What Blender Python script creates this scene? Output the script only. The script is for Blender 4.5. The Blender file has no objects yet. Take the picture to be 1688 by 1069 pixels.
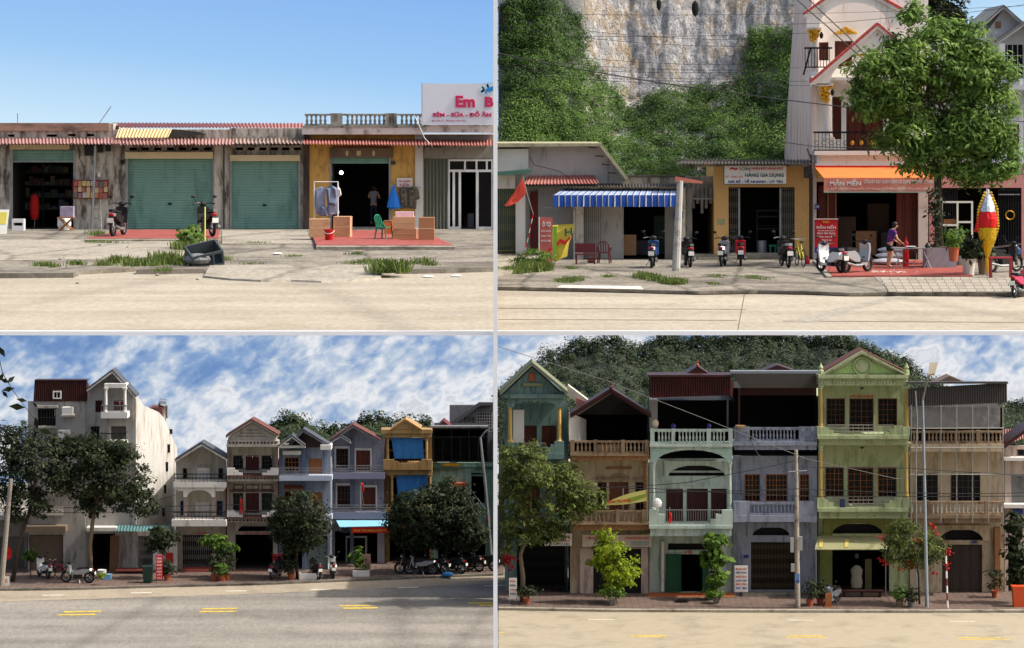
import bpy, bmesh, math, random
import numpy as np
from mathutils import Vector, Matrix
R = math.radians
random.seed(7); rng = np.random.default_rng(7)
scene = bpy.context.scene
COL = scene.collection

# ---------------------------------------------------------------- camera
F = 5000.0          # focal length in pixels of the 1688 px wide photograph
YH = 190.0          # row of the horizon
XC = 844.0
ZC = 4.7            # eye height above the upper left street
cd = bpy.data.cameras.new('camera'); cam = bpy.data.objects.new('camera', cd); COL.objects.link(cam)
cam.location = (0, 0, ZC); cam.rotation_euler = (R(90), 0, 0)
cd.sensor_width = 36.0; cd.lens = 36.0 * F / 1688.0
cd.shift_y = -(534.5 - YH) / 1688.0
cd.clip_start = 1.0; cd.clip_end = 3000
scene.camera = cam
# ---------------------------------------------------------------- light
SUN = Vector((0.66, -0.055, 0.74)).normalized()      # towards the sun
elev = math.asin(SUN.z); azim = math.atan2(SUN.x, SUN.y)
w = bpy.data.worlds.new('World'); scene.world = w; w.use_nodes = True
nt = w.node_tree; bg = nt.nodes['Background']
sk = nt.nodes.new('ShaderNodeTexSky'); sk.sky_type = 'NISHITA'; sk.sun_disc = False
sk.sun_elevation = elev; sk.sun_rotation = azim; sk.air_density = 1.0; sk.dust_density = 5.0; sk.ozone_density = 0.4
nt.links.new(sk.outputs[0], bg.inputs[0]); bg.inputs[1].default_value = 0.125
sd = bpy.data.lights.new('sun', 'SUN'); sun = bpy.data.objects.new('sun', sd); COL.objects.link(sun)
sd.energy = 2.9; sd.angle = R(1.0); sd.color = (1.0, 0.955, 0.895)
sun.rotation_euler = SUN.to_track_quat('Z', 'Y').to_euler()
vs = scene.view_settings; vs.view_transform = 'Standard'; vs.look = 'None'; vs.gamma = 1.0
vs.exposure = 0.75; vs.use_curve_mapping = False
scene.cycles.max_bounces = 6; scene.cycles.diffuse_bounces = 3; scene.cycles.transparent_max_bounces = 6

# ---------------------------------------------------------------- materials
def lin(c):
    c = [x / 255.0 for x in c[:3]]
    return tuple((x / 12.92 if x <= 0.04045 else ((x + 0.055) / 1.055) ** 2.4) for x in c)
MATS = {}
def M(name, col, rough=0.75, var=0.22, scale=2.0, dirt=None, damt=0.5, dscale=0.8, streak=1.0, metal=0.0,
      bump=0.0, bscale=20.0, spec=0.35, fine=0.0):
    """plain painted / mineral surface: base colour with noise, optional stains stretched downwards"""
    if name in MATS: return MATS[name]
    m = bpy.data.materials.new(name); m.use_nodes = True; MATS[name] = m
    t = m.node_tree; n = t.nodes; L = t.links; b = n['Principled BSDF']
    c = lin(col)
    tc = n.new('ShaderNodeTexCoord')
    no = n.new('ShaderNodeTexNoise'); no.inputs['Scale'].default_value = scale; no.inputs['Detail'].default_value = 6
    L.new(tc.outputs['Object'], no.inputs['Vector'])
    mx = n.new('ShaderNodeMix'); mx.data_type = 'RGBA'
    mx.inputs[6].default_value = (*[x * (1 - var) for x in c], 1); mx.inputs[7].default_value = (*[min(1, x * (1 + var)) for x in c], 1)
    L.new(no.outputs['Fac'], mx.inputs[0]); out = mx.outputs[2]
    if fine:
        n3 = n.new('ShaderNodeTexNoise'); n3.inputs['Scale'].default_value = 14; n3.inputs['Detail'].default_value = 3
        L.new(tc.outputs['Object'], n3.inputs['Vector'])
        mr = n.new('ShaderNodeMapRange'); mr.inputs[1].default_value = .35; mr.inputs[2].default_value = .65
        mr.inputs[3].default_value = 1 - fine; mr.inputs[4].default_value = 1 + fine
        L.new(n3.outputs['Fac'], mr.inputs[0])
        m3 = n.new('ShaderNodeMix'); m3.data_type = 'RGBA'; m3.blend_type = 'MULTIPLY'; m3.inputs[0].default_value = 1
        L.new(out, m3.inputs[6]); L.new(mr.outputs[0], m3.inputs[7]); out = m3.outputs[2]
    if dirt:
        mp = n.new('ShaderNodeMapping'); mp.inputs['Scale'].default_value = (dscale * streak, dscale * streak, dscale / streak)
        L.new(tc.outputs['Object'], mp.inputs[0])
        n2 = n.new('ShaderNodeTexNoise'); n2.inputs['Scale'].default_value = 1.6; n2.inputs['Detail'].default_value = 9; n2.inputs['Roughness'].default_value = .68
        L.new(mp.outputs[0], n2.inputs['Vector'])
        rp = n.new('ShaderNodeMapRange'); rp.inputs[1].default_value = .66 - .3 * damt; rp.inputs[2].default_value = .8 - .25 * damt
        L.new(n2.outputs['Fac'], rp.inputs[0])
        m2 = n.new('ShaderNodeMix'); m2.data_type = 'RGBA'; m2.inputs[7].default_value = (*lin(dirt), 1)
        L.new(rp.outputs[0], m2.inputs[0]); L.new(out, m2.inputs[6]); out = m2.outputs[2]
    L.new(out, b.inputs['Base Color'])
    b.inputs['Roughness'].default_value = rough; b.inputs['Metallic'].default_value = metal
    b.inputs['Specular IOR Level'].default_value = spec
    if bump:
        nb = n.new('ShaderNodeTexNoise'); nb.inputs['Scale'].default_value = bscale; nb.inputs['Detail'].default_value = 5
        L.new(tc.outputs['Object'], nb.inputs['Vector'])
        bp = n.new('ShaderNodeBump'); bp.inputs['Strength'].default_value = bump; bp.inputs['Distance'].default_value = .05
        L.new(nb.outputs['Fac'], bp.inputs['Height']); L.new(bp.outputs[0], b.inputs['Normal'])
    return m
def glassm(name, col, rough=0.12):
    if name in MATS: return MATS[name]
    m = M(name, col, rough=rough, var=.3, scale=1.5, spec=.22); return m
def leafm(name, dark, light, scale=0.9, trans=0.35):
    if name in MATS: return MATS[name]
    m = bpy.data.materials.new(name); m.use_nodes = True; MATS[name] = m
    t = m.node_tree; n = t.nodes; L = t.links; b = n['Principled BSDF']
    at = n.new('ShaderNodeAttribute'); at.attribute_name = 'tone'
    mx = n.new('ShaderNodeMix'); mx.data_type = 'RGBA'
    mx.inputs[6].default_value = (*lin(dark), 1); mx.inputs[7].default_value = (*lin(light), 1)
    L.new(at.outputs['Fac'], mx.inputs[0]); L.new(mx.outputs[2], b.inputs['Base Color'])
    b.inputs['Roughness'].default_value = .55; b.inputs['Specular IOR Level'].default_value = .16
    tr = n.new('ShaderNodeBsdfTranslucent'); L.new(mx.outputs[2], tr.inputs['Color'])
    ms = n.new('ShaderNodeMixShader'); ms.inputs[0].default_value = trans
    L.new(b.outputs[0], ms.inputs[1]); L.new(tr.outputs[0], ms.inputs[2]); L.new(ms.outputs[0], n['Material Output'].inputs['Surface'])
    return m
def emis(name, col, s):
    if name in MATS: return MATS[name]
    m = bpy.data.materials.new(name); m.use_nodes = True; MATS[name] = m
    b = m.node_tree.nodes['Principled BSDF']; b.inputs['Emission Color'].default_value = (*lin(col), 1); b.inputs['Emission Strength'].default_value = s
    b.inputs['Base Color'].default_value = (*lin(col), 1)
    return m
def sheetm(name, col, gap, sizex, sizey, lw=0.03, rough=.6, var=.25, dirt=None):
    """tiled floor: tile colour with darker joints on a regular grid (tiles too small in the picture to pick apart)"""
    if name in MATS: return MATS[name]
    m = M(name, col, rough=rough, var=var, scale=.8, dirt=dirt, damt=.35, dscale=.5)
    t = m.node_tree; n = t.nodes; L = t.links; b = n['Principled BSDF']
    br = n.new('ShaderNodeTexBrick'); br.offset = 0; br.inputs['Scale'].default_value = 1; br.inputs['Mortar Size'].default_value = lw
    br.inputs['Brick Width'].default_value = sizex; br.inputs['Row Height'].default_value = sizey
    br.inputs['Color1'].default_value = (1, 1, 1, 1); br.inputs['Color2'].default_value = (.8, .8, .8, 1); br.inputs['Mortar'].default_value = (gap, gap, gap, 1)
    tc = n.new('ShaderNodeTexCoord'); L.new(tc.outputs['Object'], br.inputs['Vector'])
    mu = n.new('ShaderNodeMix'); mu.data_type = 'RGBA'; mu.blend_type = 'MULTIPLY'; mu.inputs[0].default_value = 1
    src = b.inputs['Base Color'].links[0].from_socket
    L.new(src, mu.inputs[6]); L.new(br.outputs['Color'], mu.inputs[7]); L.new(mu.outputs[2], b.inputs['Base Color'])
    return m

# ---------------------------------------------------------------- placing
class Panel:
    def __init__(s, D, z0): s.D = D; s.z0 = z0; s.k = F / D
TL = Panel(125.0, 0.0); TR = Panel(125.0, -1.25); BL = Panel(185.0, -23.23); BR = Panel(175.5, -23.23)
P = TL
def use(p):
    global P
    P = p
def W(px, py, d=0.0):                      # point at depth D+d that shows at (px, py)
    Y = P.D + d
    return Vector(((px - XC) * Y / F, Y, ZC + (YH - py) * Y / F))
def G(px, py, dz=0.0):                     # point of the street surface
    Y = (ZC - P.z0 - dz) * F / (py - YH)
    return Vector(((px - XC) * Y / F, Y, P.z0 + dz))
def gd(py, dz=0.0): return (ZC - P.z0 - dz) * F / (py - YH) - P.D     # depth offset of the street row
def mm(px): return px / P.k                # pixels at the facade -> metres
def zpy(py): return ZC + (YH - py) * P.D / F

class MB:
    def __init__(s): s.v = []; s.f = []
    def add(s, vs, fs):
        o = len(s.v); s.v += [tuple(v) for v in vs]; s.f += [tuple(i + o for i in q) for q in fs]; return s
    def hexa(s, a, b):                     # two quads, front a, back b (same winding seen from the front)
        return s.add(list(a) + list(b), [(0, 1, 2, 3), (7, 6, 5, 4), (0, 4, 5, 1), (1, 5, 6, 2), (2, 6, 7, 3), (3, 7, 4, 0)])
    def wb(s, x0, y0, z0, x1, y1, z1):     # world box
        return s.hexa([(x0, y0, z0), (x1, y0, z0), (x1, y0, z1), (x0, y0, z1)], [(x0, y1, z0), (x1, y1, z0), (x1, y1, z1), (x0, y1, z1)])
    def box(s, x0, y0, x1, y1, d0, d1):    # pixel rectangle at depth d0, straight back to d1
        a = W(x0, y1, d0); b = W(x1, y0, d0)
        return s.wb(a.x, a.y, a.z, b.x, P.D + d1, b.z)
    def prism(s, pts, d0, d1):             # pixel polygon (counter-clockwise on screen = any) pushed straight back
        q = [W(x, y, d0) for x, y in pts]; dy = d1 - d0; n = len(q)
        r = [p + Vector((0, dy, 0)) for p in q]
        return s.add(q + r, [tuple(range(n)), tuple(range(2 * n - 1, n - 1, -1))] + [(i, i + n, (i + 1) % n + n, (i + 1) % n) for i in range(n)])
    def poly(s, pts): return s.add(pts, [tuple(range(len(pts)))])
    def slab(s, pts, t):                   # world polygon thickened downwards
        n = len(pts); q = [Vector(p) for p in pts]; r = [p - Vector((0, 0, t)) for p in q]
        return s.add(q + r, [tuple(range(n)), tuple(range(2 * n - 1, n - 1, -1))] + [(i, i + n, (i + 1) % n + n, (i + 1) % n) for i in range(n)])
    def tube(s, pts, r, seg=6, r1=None):
        pts = [Vector(p) for p in pts]; n = len(pts); vs = []; fs = []
        for i, p in enumerate(pts):
            t = (pts[min(i + 1, n - 1)] - pts[max(i - 1, 0)]).normalized()
            u = t.cross(Vector((0, 0, 1)) if abs(t.z) < .9 else Vector((1, 0, 0))).normalized(); v = t.cross(u)
            rr = r if r1 is None else r + (r1 - r) * i / (n - 1)
            for k in range(seg):
                a = 2 * math.pi * k / seg; vs.append(p + (u * math.cos(a) + v * math.sin(a)) * rr)
        for i in range(n - 1):
            for k in range(seg): fs.append((i * seg + k, i * seg + (k + 1) % seg, (i + 1) * seg + (k + 1) % seg, (i + 1) * seg + k))
        fs.append(tuple(range(seg - 1, -1, -1))); fs.append(tuple((n - 1) * seg + k for k in range(seg)))
        return s.add(vs, fs)
    def lathe(s, c, prof, seg=10, sx=1, sy=1):
        c = Vector(c); vs = []; fs = []; n = len(prof)
        for r, z in prof:
            for k in range(seg):
                a = 2 * math.pi * k / seg; vs.append(c + Vector((r * math.cos(a) * sx, r * math.sin(a) * sy, z)))
        for i in range(n - 1):
            for k in range(seg): fs.append((i * seg + k, i * seg + (k + 1) % seg, (i + 1) * seg + (k + 1) % seg, (i + 1) * seg + k))
        fs.append(tuple(range(seg - 1, -1, -1))); fs.append(tuple((n - 1) * seg + k for k in range(seg)))
        return s.add(vs, fs)
    def ball(s, c, rx, ry, rz, seg=10, rings=6):
        return s.lathe(c, [(math.sin(math.pi * i / rings) + 1e-4, -math.cos(math.pi * i / rings) * rz) for i in range(rings + 1)], seg, rx, ry)
    def disc(s, c, axis, r, t, seg=14):    # short cylinder
        a = Vector(axis).normalized(); c = Vector(c); return s.tube([c - a * t / 2, c + a * t / 2], r, seg)
    def torus(s, c, axis, R0, r0, seg=18, sub=6):
        a = Vector(axis).normalized(); u = a.cross(Vector((0, 0, 1)) if abs(a.z) < .9 else Vector((1, 0, 0))).normalized(); v = a.cross(u); c = Vector(c); vs = []; fs = []
        for i in range(seg):
            t = 2 * math.pi * i / seg; e = u * math.cos(t) + v * math.sin(t)
            for k in range(sub):
                p = 2 * math.pi * k / sub; vs.append(c + e * (R0 + r0 * math.cos(p)) + a * r0 * math.sin(p))
        for i in range(seg):
            for k in range(sub): fs.append((i * sub + k, ((i + 1) % seg) * sub + k, ((i + 1) % seg) * sub + (k + 1) % sub, i * sub + (k + 1) % sub))
        return s.add(vs, fs)
    def wall(s, x0, y0, x1, y1, holes, d0, d1):   # pixel rectangle with rectangular holes, thickness d0..d1
        xs = sorted(set([x0, x1] + [min(max(h[i], x0), x1) for h in holes for i in (0, 2)]))
        ys = sorted(set([y0, y1] + [min(max(h[i], y0), y1) for h in holes for i in (1, 3)]))
        def solid(i, j):
            if i < 0 or j < 0 or i >= len(xs) - 1 or j >= len(ys) - 1: return False
            cx = (xs[i] + xs[i + 1]) / 2; cy = (ys[j] + ys[j + 1]) / 2
            return not any(h[0] < cx < h[2] and h[1] < cy < h[3] for h in holes)
        dy = Vector((0, d1 - d0, 0))
        for i in range(len(xs) - 1):
            for j in range(len(ys) - 1):
                if not solid(i, j): continue
                a, b, c, e = W(xs[i], ys[j + 1], d0), W(xs[i + 1], ys[j + 1], d0), W(xs[i + 1], ys[j], d0), W(xs[i], ys[j], d0)
                s.add([a, b, c, e], [(0, 1, 2, 3)]); s.add([a + dy, b + dy, c + dy, e + dy], [(3, 2, 1, 0)])
                if not solid(i - 1, j): s.add([a, e, e + dy, a + dy], [(0, 1, 2, 3)])
                if not solid(i + 1, j): s.add([b, b + dy, c + dy, c], [(0, 1, 2, 3)])
                if not solid(i, j + 1): s.add([a, a + dy, b + dy, b], [(0, 1, 2, 3)])
                if not solid(i, j - 1): s.add([e, c, c + dy, e + dy], [(0, 1, 2, 3)])
        return s
    def corr(s, A, B, C, Dd, n, amp, t=0.004):
        """corrugated sheet: A top-left, B top-right, C bottom-right, Dd bottom-left (world); n waves from left to right"""
        A, B, C, Dd = map(Vector, (A, B, C, Dd)); nrm = (B - A).cross(Dd - A).normalized(); vs = []; fs = []; m = n * 4
        for i in range(m + 1):
            o = nrm * amp * math.sin(i * math.pi / 2); u = i / m
            p = A.lerp(B, u) + o; q = Dd.lerp(C, u) + o; vs += [p, q]
        for i in range(m): fs.append((2 * i, 2 * i + 1, 2 * i + 3, 2 * i + 2))
        return s.add(vs, fs)
    def ribs(s, x0, y0, x1, y1, d, pitch, amp):   # horizontal slats of a roller shutter
        n = max(2, int(mm(y1 - y0) / pitch)); vs = []; fs = []
        a = W(x0, y0, d); b = W(x1, y1, d); dz = (a.z - b.z) / n
        for i in range(n):
            z = a.z - i * dz
            for zz, yy in ((z, 0), (z - dz * .12, amp), (z - dz * .24, 0), (z - dz * .62, -amp * .5), (z - dz, 0)):
                vs += [(a.x, a.y + yy, zz), (b.x, a.y + yy, zz)]
        for i in range(n * 5 - 1): fs.append((2 * i, 2 * i + 2, 2 * i + 3, 2 * i + 1))
        return s.add(vs, fs)

# ---------------------------------------------------------------- objects
def _mesh(name, mb, mat, org, smooth=False):
    me = bpy.data.meshes.new(name)
    o = Vector(org)
    me.from_pydata([(v[0] - o.x, v[1] - o.y, v[2] - o.z) for v in mb.v], [], mb.f)
    me.materials.append(mat); me.validate()
    bm = bmesh.new(); bm.from_mesh(me); bmesh.ops.recalc_face_normals(bm, faces=bm.faces)
    bm.to_mesh(me); bm.free()
    if smooth: me.polygons.foreach_set('use_smooth', [True] * len(me.polygons))
    return me
def root_of(o):
    while o.parent: o = o.parent
    return o
def thing(name, label, cat, loc, group=None):
    o = bpy.data.objects.new(name, None); COL.objects.link(o); o.location = loc; o.empty_display_size = .1
    o['label'] = label; o['category'] = cat
    if group: o['group'] = group
    return o
def part(parent, name, mat, mb, label=None, smooth=False, stuff=False):
    r = root_of(parent); me = _mesh(name, mb, mat, r.location, smooth)
    o = bpy.data.objects.new(name, me); COL.objects.link(o); o.parent = parent
    if label: o['label'] = label
    if stuff: o['kind'] = 'stuff'
    return o
def inst(parent, name, me, loc, rotz=0, scale=None):
    o = bpy.data.objects.new(name, me); COL.objects.link(o); o.parent = parent
    o.location = Vector(loc) - root_of(parent).location; o.rotation_euler = (0, 0, rotz)
    if scale: o.scale = scale
    return o
def solo(name, label, cat, mat, mb, loc=None, group=None, smooth=False):
    if loc is None:
        xs = [v[0] for v in mb.v]; ys = [v[1] for v in mb.v]; zs = [v[2] for v in mb.v]
        loc = ((min(xs) + max(xs)) / 2, (min(ys) + max(ys)) / 2, min(zs))
    me = _mesh(name, mb, mat, loc, smooth); o = bpy.data.objects.new(name, me); COL.objects.link(o); o.location = loc
    o['label'] = label; o['category'] = cat
    if group: o['group'] = group
    return o
def struct(name, mat, mb, label=None, cat=None, kind='structure', smooth=False, parent=None):
    me = _mesh(name, mb, mat, (0, 0, 0), smooth); o = bpy.data.objects.new(name, me); COL.objects.link(o); o['kind'] = kind
    if label: o['label'] = label
    if cat: o['category'] = cat
    if parent: o.parent = parent
    return o
def copy_tree(o, parent=None):
    c = o.copy(); COL.objects.link(c); c.parent = parent
    for ch in list(o.children): copy_tree(ch, c)
    return c
def recolor(root, table):                    # table: part name -> material, on the object's own slot
    for o in [root] + list(root.children_recursive):
        k = o.name.split('.')[0]
        if k in table and o.type == 'MESH':
            o.material_slots[0].link = 'OBJECT'; o.material_slots[0].material = table[k]

def text_mesh(txt, bold=0.0):
    cu = bpy.data.curves.new('t', 'FONT'); cu.body = txt; cu.extrude = .01; cu.offset = bold; cu.resolution_u = 3
    cu.align_x = 'LEFT'; ob = bpy.data.objects.new('t', cu); COL.objects.link(ob)
    dg = bpy.context.evaluated_depsgraph_get(); me = bpy.data.meshes.new_from_object(ob.evaluated_get(dg))
    bpy.data.objects.remove(ob); bpy.data.curves.remove(cu)
    return me
def text(parent, txt, x0, y0, x1, y1, d, mat, bold=0.01, name='lettering', depth=0.012, skew=0.0, clipx=None):
    me = text_mesh(txt, bold); n = len(me.vertices); co = np.empty(n * 3); me.vertices.foreach_get('co', co); co = co.reshape(-1, 3)
    lo = co.min(0); hi = co.max(0); u = (co - lo) / np.maximum(hi - lo, 1e-6)
    a = W(x0, y1, d); b = W(x1, y0, d); org = root_of(parent).location
    out = np.empty_like(co); out[:, 0] = a.x + (b.x - a.x) * u[:, 0] - org.x; out[:, 2] = a.z + (b.z - a.z) * u[:, 1] + skew * (b.x - a.x) * u[:, 0] - org.z
    out[:, 1] = a.y - depth * u[:, 2] - org.y
    me.vertices.foreach_set('co', out.ravel()); me.materials.clear(); me.materials.append(mat); me.update()
    if clipx is not None:
        bm = bmesh.new(); bm.from_mesh(me); cx = W(clipx, y0, d).x - org.x
        bmesh.ops.bisect_plane(bm, geom=bm.verts[:] + bm.edges[:] + bm.faces[:], plane_co=(cx, 0, 0), plane_no=(1, 0, 0), clear_outer=True)
        bm.to_mesh(me); bm.free()
    o = bpy.data.objects.new(name, me); COL.objects.link(o); o.parent = parent
    return o

# ---------------------------------------------------------------- foliage
def quads_object(name, V, tone, mat, org, nv=4):
    """V: (n*nv, 3) world points, one face for each nv points; tone: n values"""
    n = len(V) // nv; me = bpy.data.meshes.new(name)
    me.vertices.add(len(V)); me.vertices.foreach_set('co', (V - np.array(org)).astype(np.float32).ravel())
    me.loops.add(len(V)); me.loops.foreach_set('vertex_index', np.arange(len(V), dtype=np.int32))
    me.polygons.add(n); me.polygons.foreach_set('loop_start', np.arange(0, len(V), nv, dtype=np.int32))
    at = me.attributes.new('tone', 'FLOAT', 'FACE'); at.data.foreach_set('value', tone.astype(np.float32))
    me.materials.append(mat); me.update(); me.validate()
    return me
def leaf_quads(C, size, long=2.2, droop=0.2, up=0.5, var=.35, out=None):
    """C: (n,3) leaf centres -> pointed four-cornered leaves, facing mostly upwards and outwards"""
    n = len(C); nrm = rng.normal(size=(n, 3)); nrm[:, 2] = np.abs(nrm[:, 2]) + up; nrm[:, 1] -= .35
    if out is not None: nrm = nrm * .55 + out * 1.1
    nrm /= np.linalg.norm(nrm, axis=1)[:, None]
    t = rng.normal(size=(n, 3)); t[:, 2] -= droop; t -= nrm * (t * nrm).sum(1)[:, None]; t /= np.linalg.norm(t, axis=1)[:, None]
    s = np.cross(nrm, t); L = size * (1 + var * rng.normal(size=n)).clip(.4, 2)[:, None]
    V = np.empty((n, 4, 3)); V[:, 0] = C - t * L; V[:, 1] = C + s * L / long + nrm * L * .12; V[:, 2] = C + t * L; V[:, 3] = C - s * L / long + nrm * L * .12
    return V.reshape(-1, 3)
def blob_points(blobs, n, clump, cn):
    """blobs: (cx,cy,cz,rx,ry,rz); clumps spread towards the surface of the blobs, leaves around each clump"""
    vol = np.array([b[3] * b[5] for b in blobs]); pick = rng.choice(len(blobs), size=cn, p=vol / vol.sum())
    B = np.array(blobs)[pick]; d = rng.normal(size=(cn, 3)); d /= np.linalg.norm(d, axis=1)[:, None]
    r = rng.uniform(.25, 1.0, cn) ** .5; c = B[:, :3] + d * r[:, None] * B[:, 3:]
    k = rng.integers(0, cn, n); csz = rng.uniform(.6, 1.5, cn) * clump
    p = c[k] + rng.normal(size=(n, 3)) * csz[k][:, None] * np.array([1, 1, .6])
    tone = (rng.uniform(0, 1, cn)[k] * .65 + rng.uniform(0, .35, n))
    out = (p - B[k][:, :3]) / B[k][:, 3:] + (p - c[k]) / csz[k][:, None] * .8; out /= np.linalg.norm(out, axis=1)[:, None] + 1e-6
    return p, tone, out
def tree(name, label, cat, base, blobs_px, trunk, leafmat, barkmat, n, size, clump, cn, long=2.2, droop=.3, group=None, dd=1.0, trunk_top=None, tr=.12, depth=None, limbs=5):
    """base (px,py) on the street; blobs_px: (px,py,rx,ry) seen at the tree's own depth"""
    b = G(*base); d = b.y - P.D; t = thing(name, label, cat, b, group); k = F / b.y
    blobs = []
    for (x, y, rx, ry) in blobs_px:
        c = W(x, y, d); dep = min(rx, ry * 1.3) / k * dd
        blobs.append((c.x, c.y + random.uniform(-.2, .2) * dep, c.z, rx / k, dep, ry / k))
    mb = MB(); top = W(*trunk[-1], d); pts = [b - Vector((0, 0, .1))] + [W(x, y, d) for x, y in trunk]
    mb.tube(pts, tr, 8, tr * .55)
    part(t, 'trunk', barkmat, mb, smooth=True)
    mb = MB()
    for i in range(limbs):
        bl = blobs[i % len(blobs)]; e = Vector((bl[0] + random.uniform(-.5, .5) * bl[3], bl[1] + random.uniform(-.5, .5) * bl[4], bl[2] + random.uniform(-.2, .6) * bl[5]))
        st = pts[-2].lerp(top, random.uniform(.2, 1)); m = st.lerp(e, .5) + Vector((0, 0, (e - st).length * .1))
        mb.tube([st, m, e], tr * .42, 5, tr * .1)
    if limbs: part(t, 'limbs', barkmat, mb)
    p, tone, out = blob_points(blobs, n, clump, cn)
    me = quads_object('crown', leaf_quads(p, size, long, droop, out=out), tone, leafmat, t.location)
    o = bpy.data.objects.new('crown', me); COL.objects.link(o); o.parent = t
    return t
def tuft_points(bases, blades, h, spread):
    """thin bent grass blades (4 points each) around the base points"""
    n = len(bases) * blades; b = np.repeat(np.array([tuple(x) for x in bases]), blades, 0)
    hh = np.repeat(np.array(h) if np.ndim(h) else np.full(len(bases), h), blades)
    p = b + rng.normal(size=(n, 3)) * np.array([1, 1, 0]) * np.repeat(np.array(spread) if np.ndim(spread) else np.full(len(bases), spread), blades)[:, None]
    a = rng.uniform(0, 6.28, n); lean = rng.uniform(.1, .7, n); L = hh * rng.uniform(.5, 1.2, n)
    dr = np.stack([np.cos(a), np.sin(a), np.zeros(n)], 1); sd_ = np.stack([-np.sin(a), np.cos(a), np.zeros(n)], 1)
    wd = (L * .05 + .008)[:, None]
    V = np.empty((n, 4, 3)); V[:, 0] = p - sd_ * wd; V[:, 1] = p + sd_ * wd
    tip = p + dr * (lean * L)[:, None]; tip[:, 2] += L * (1 - lean * .4)
    V[:, 2] = tip + sd_ * wd * .3; V[:, 3] = tip - sd_ * wd * .3
    return V.reshape(-1, 3), rng.uniform(0, 1, n)
# ---------------------------------------------------------------- shared materials
EX = 2.0 ** (-vs.exposure)
white = M('white paint', (214, 210, 202), var=.08, dirt=(150, 140, 125), damt=.35, dscale=.5, streak=2.2)
oldwhite = M('stained limewash', (190, 183, 170), var=.2, dirt=(84, 74, 62), damt=.72, dscale=.9, streak=1.9, bump=.15)
dirtyconc = M('weathered concrete', (150, 145, 134), var=.2, dirt=(70, 66, 60), damt=.6, dscale=.9, streak=1.7, bump=.2)
pinkroof = M('faded red sheet', (160, 122, 116), rough=.6, var=.25, scale=1.2, dirt=(120, 80, 76), damt=.55, dscale=1.2)
redroof = M('red sheet', (156, 100, 92), rough=.55, var=.18, scale=1.0, dirt=(150, 70, 66), damt=.4)
maroon = M('maroon sheet', (54, 24, 22), rough=.5, var=.2, scale=1.0, dirt=(84, 24, 26), damt=.4)
greysheet = M('grey sheet', (112, 112, 108), rough=.5, var=.2, dirt=(74, 70, 64), damt=.5)
darksheet = M('dark sheet', (66, 62, 58), rough=.6, var=.25, dirt=(40, 38, 36), damt=.5)
green = M('green shutter', (112, 150, 138), rough=.45, var=.12, dirt=(84, 118, 106), damt=.5, dscale=.5, streak=2)
beige = M('beige metal', (206, 188, 146), rough=.5, var=.1, dirt=(150, 130, 95), damt=.35)
yellowwall = M('ochre wash', (212, 166, 88), var=.16, dirt=(150, 112, 66), damt=.5, dscale=.9, streak=1.5, bump=.1)
dark = M('dark interior', (46, 42, 38), rough=.9, var=.3)  # room colour darkened to carry the interior shade
black = M('opening shade black', (16, 15, 15), rough=.8, var=.2)  # near-black stands in for the deep shade inside openings
blackiron = M('black iron', (24, 24, 26), rough=.5, var=.2, metal=.3)
steel = M('galvanised steel', (150, 152, 152), rough=.4, var=.2, metal=.6, dirt=(110, 100, 92), damt=.4)
chrome = M('chrome', (200, 200, 200), rough=.2, metal=1.0, var=.05)
rubber = M('rubber', (22, 22, 22), rough=.85, var=.3)
plastic_black = M('black plastic', (26, 26, 28), rough=.45, var=.2)
silver = M('silver paint', (160, 162, 164), rough=.35, var=.08, metal=.4)
redgloss = M('red gloss', (180, 26, 30), rough=.3, var=.08)
bluegloss = M('blue gloss', (44, 72, 120), rough=.3, var=.08)
whitegloss = M('white gloss', (222, 222, 220), rough=.25, var=.04)
pinkgloss = M('pink gloss', (206, 60, 96), rough=.3, var=.08)
taillens = M('tail lens', (150, 14, 18), rough=.2, var=.1)
plate = M('plate white', (225, 225, 215), rough=.5, var=.04)
cardboard = M('cardboard', (182, 140, 100), var=.12, rough=.85, dirt=(140, 104, 72), damt=.3)
wood = M('brown wood', (104, 58, 36), rough=.5, var=.25, scale=3, dirt=(66, 34, 22), damt=.4, streak=3)
redwood = M('dark red wood', (92, 36, 24), rough=.4, var=.3, scale=3, dirt=(52, 20, 16), damt=.5, streak=3)
orangewood = M('orange wood', (150, 90, 46), rough=.5, var=.2, scale=3, dirt=(100, 56, 28), damt=.4, streak=3)
glassd = glassm('dark glass', (16, 17, 19), .2)
gold = M('gold paint', (206, 156, 40), rough=.4, var=.2, metal=.35, scale=8)
redcloth = M('red cloth', (206, 34, 28), rough=.8, var=.15)
redtext = M('red print', (196, 28, 34), rough=.6, var=.05)
bluetext = M('blue print', (38, 56, 130), rough=.6, var=.05)
whitetext = M('white print', (225, 222, 215), rough=.6, var=.04)
greentext = M('green print', (24, 84, 76), rough=.6, var=.05)
blacktext = M('black print', (30, 28, 30), rough=.6, var=.05)
yellowtext = M('yellow print', (224, 190, 50), rough=.6, var=.05)
pinktext = M('pink print', (206, 44, 96), rough=.5, var=.05)
terracotta = M('terracotta', (164, 84, 56), var=.2, rough=.85)
barkd = M('dark bark', (66, 56, 46), var=.35, scale=6, rough=.95, bump=.5)
soil = M('soil', (84, 68, 52), var=.3, scale=5, rough=.95, bump=.4)
skin = M('skin', (196, 146, 112), rough=.6, var=.06)
hairm = M('black hair', (18, 16, 16), rough=.5, var=.2)
wirem = M('cable sheath', (28, 28, 30), rough=.6, var=.1)
leafA = leafm('leaf bright', (34, 62, 22), (116, 146, 56))
leafT = leafm('leaf tree', (46, 80, 30), (140, 170, 80), trans=.4)
leafB = leafm('leaf dark', (16, 23, 13), (58, 68, 38), trans=.18)
leafR = leafm('leaf olive', (34, 48, 20), (112, 124, 60), trans=.3)
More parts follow.
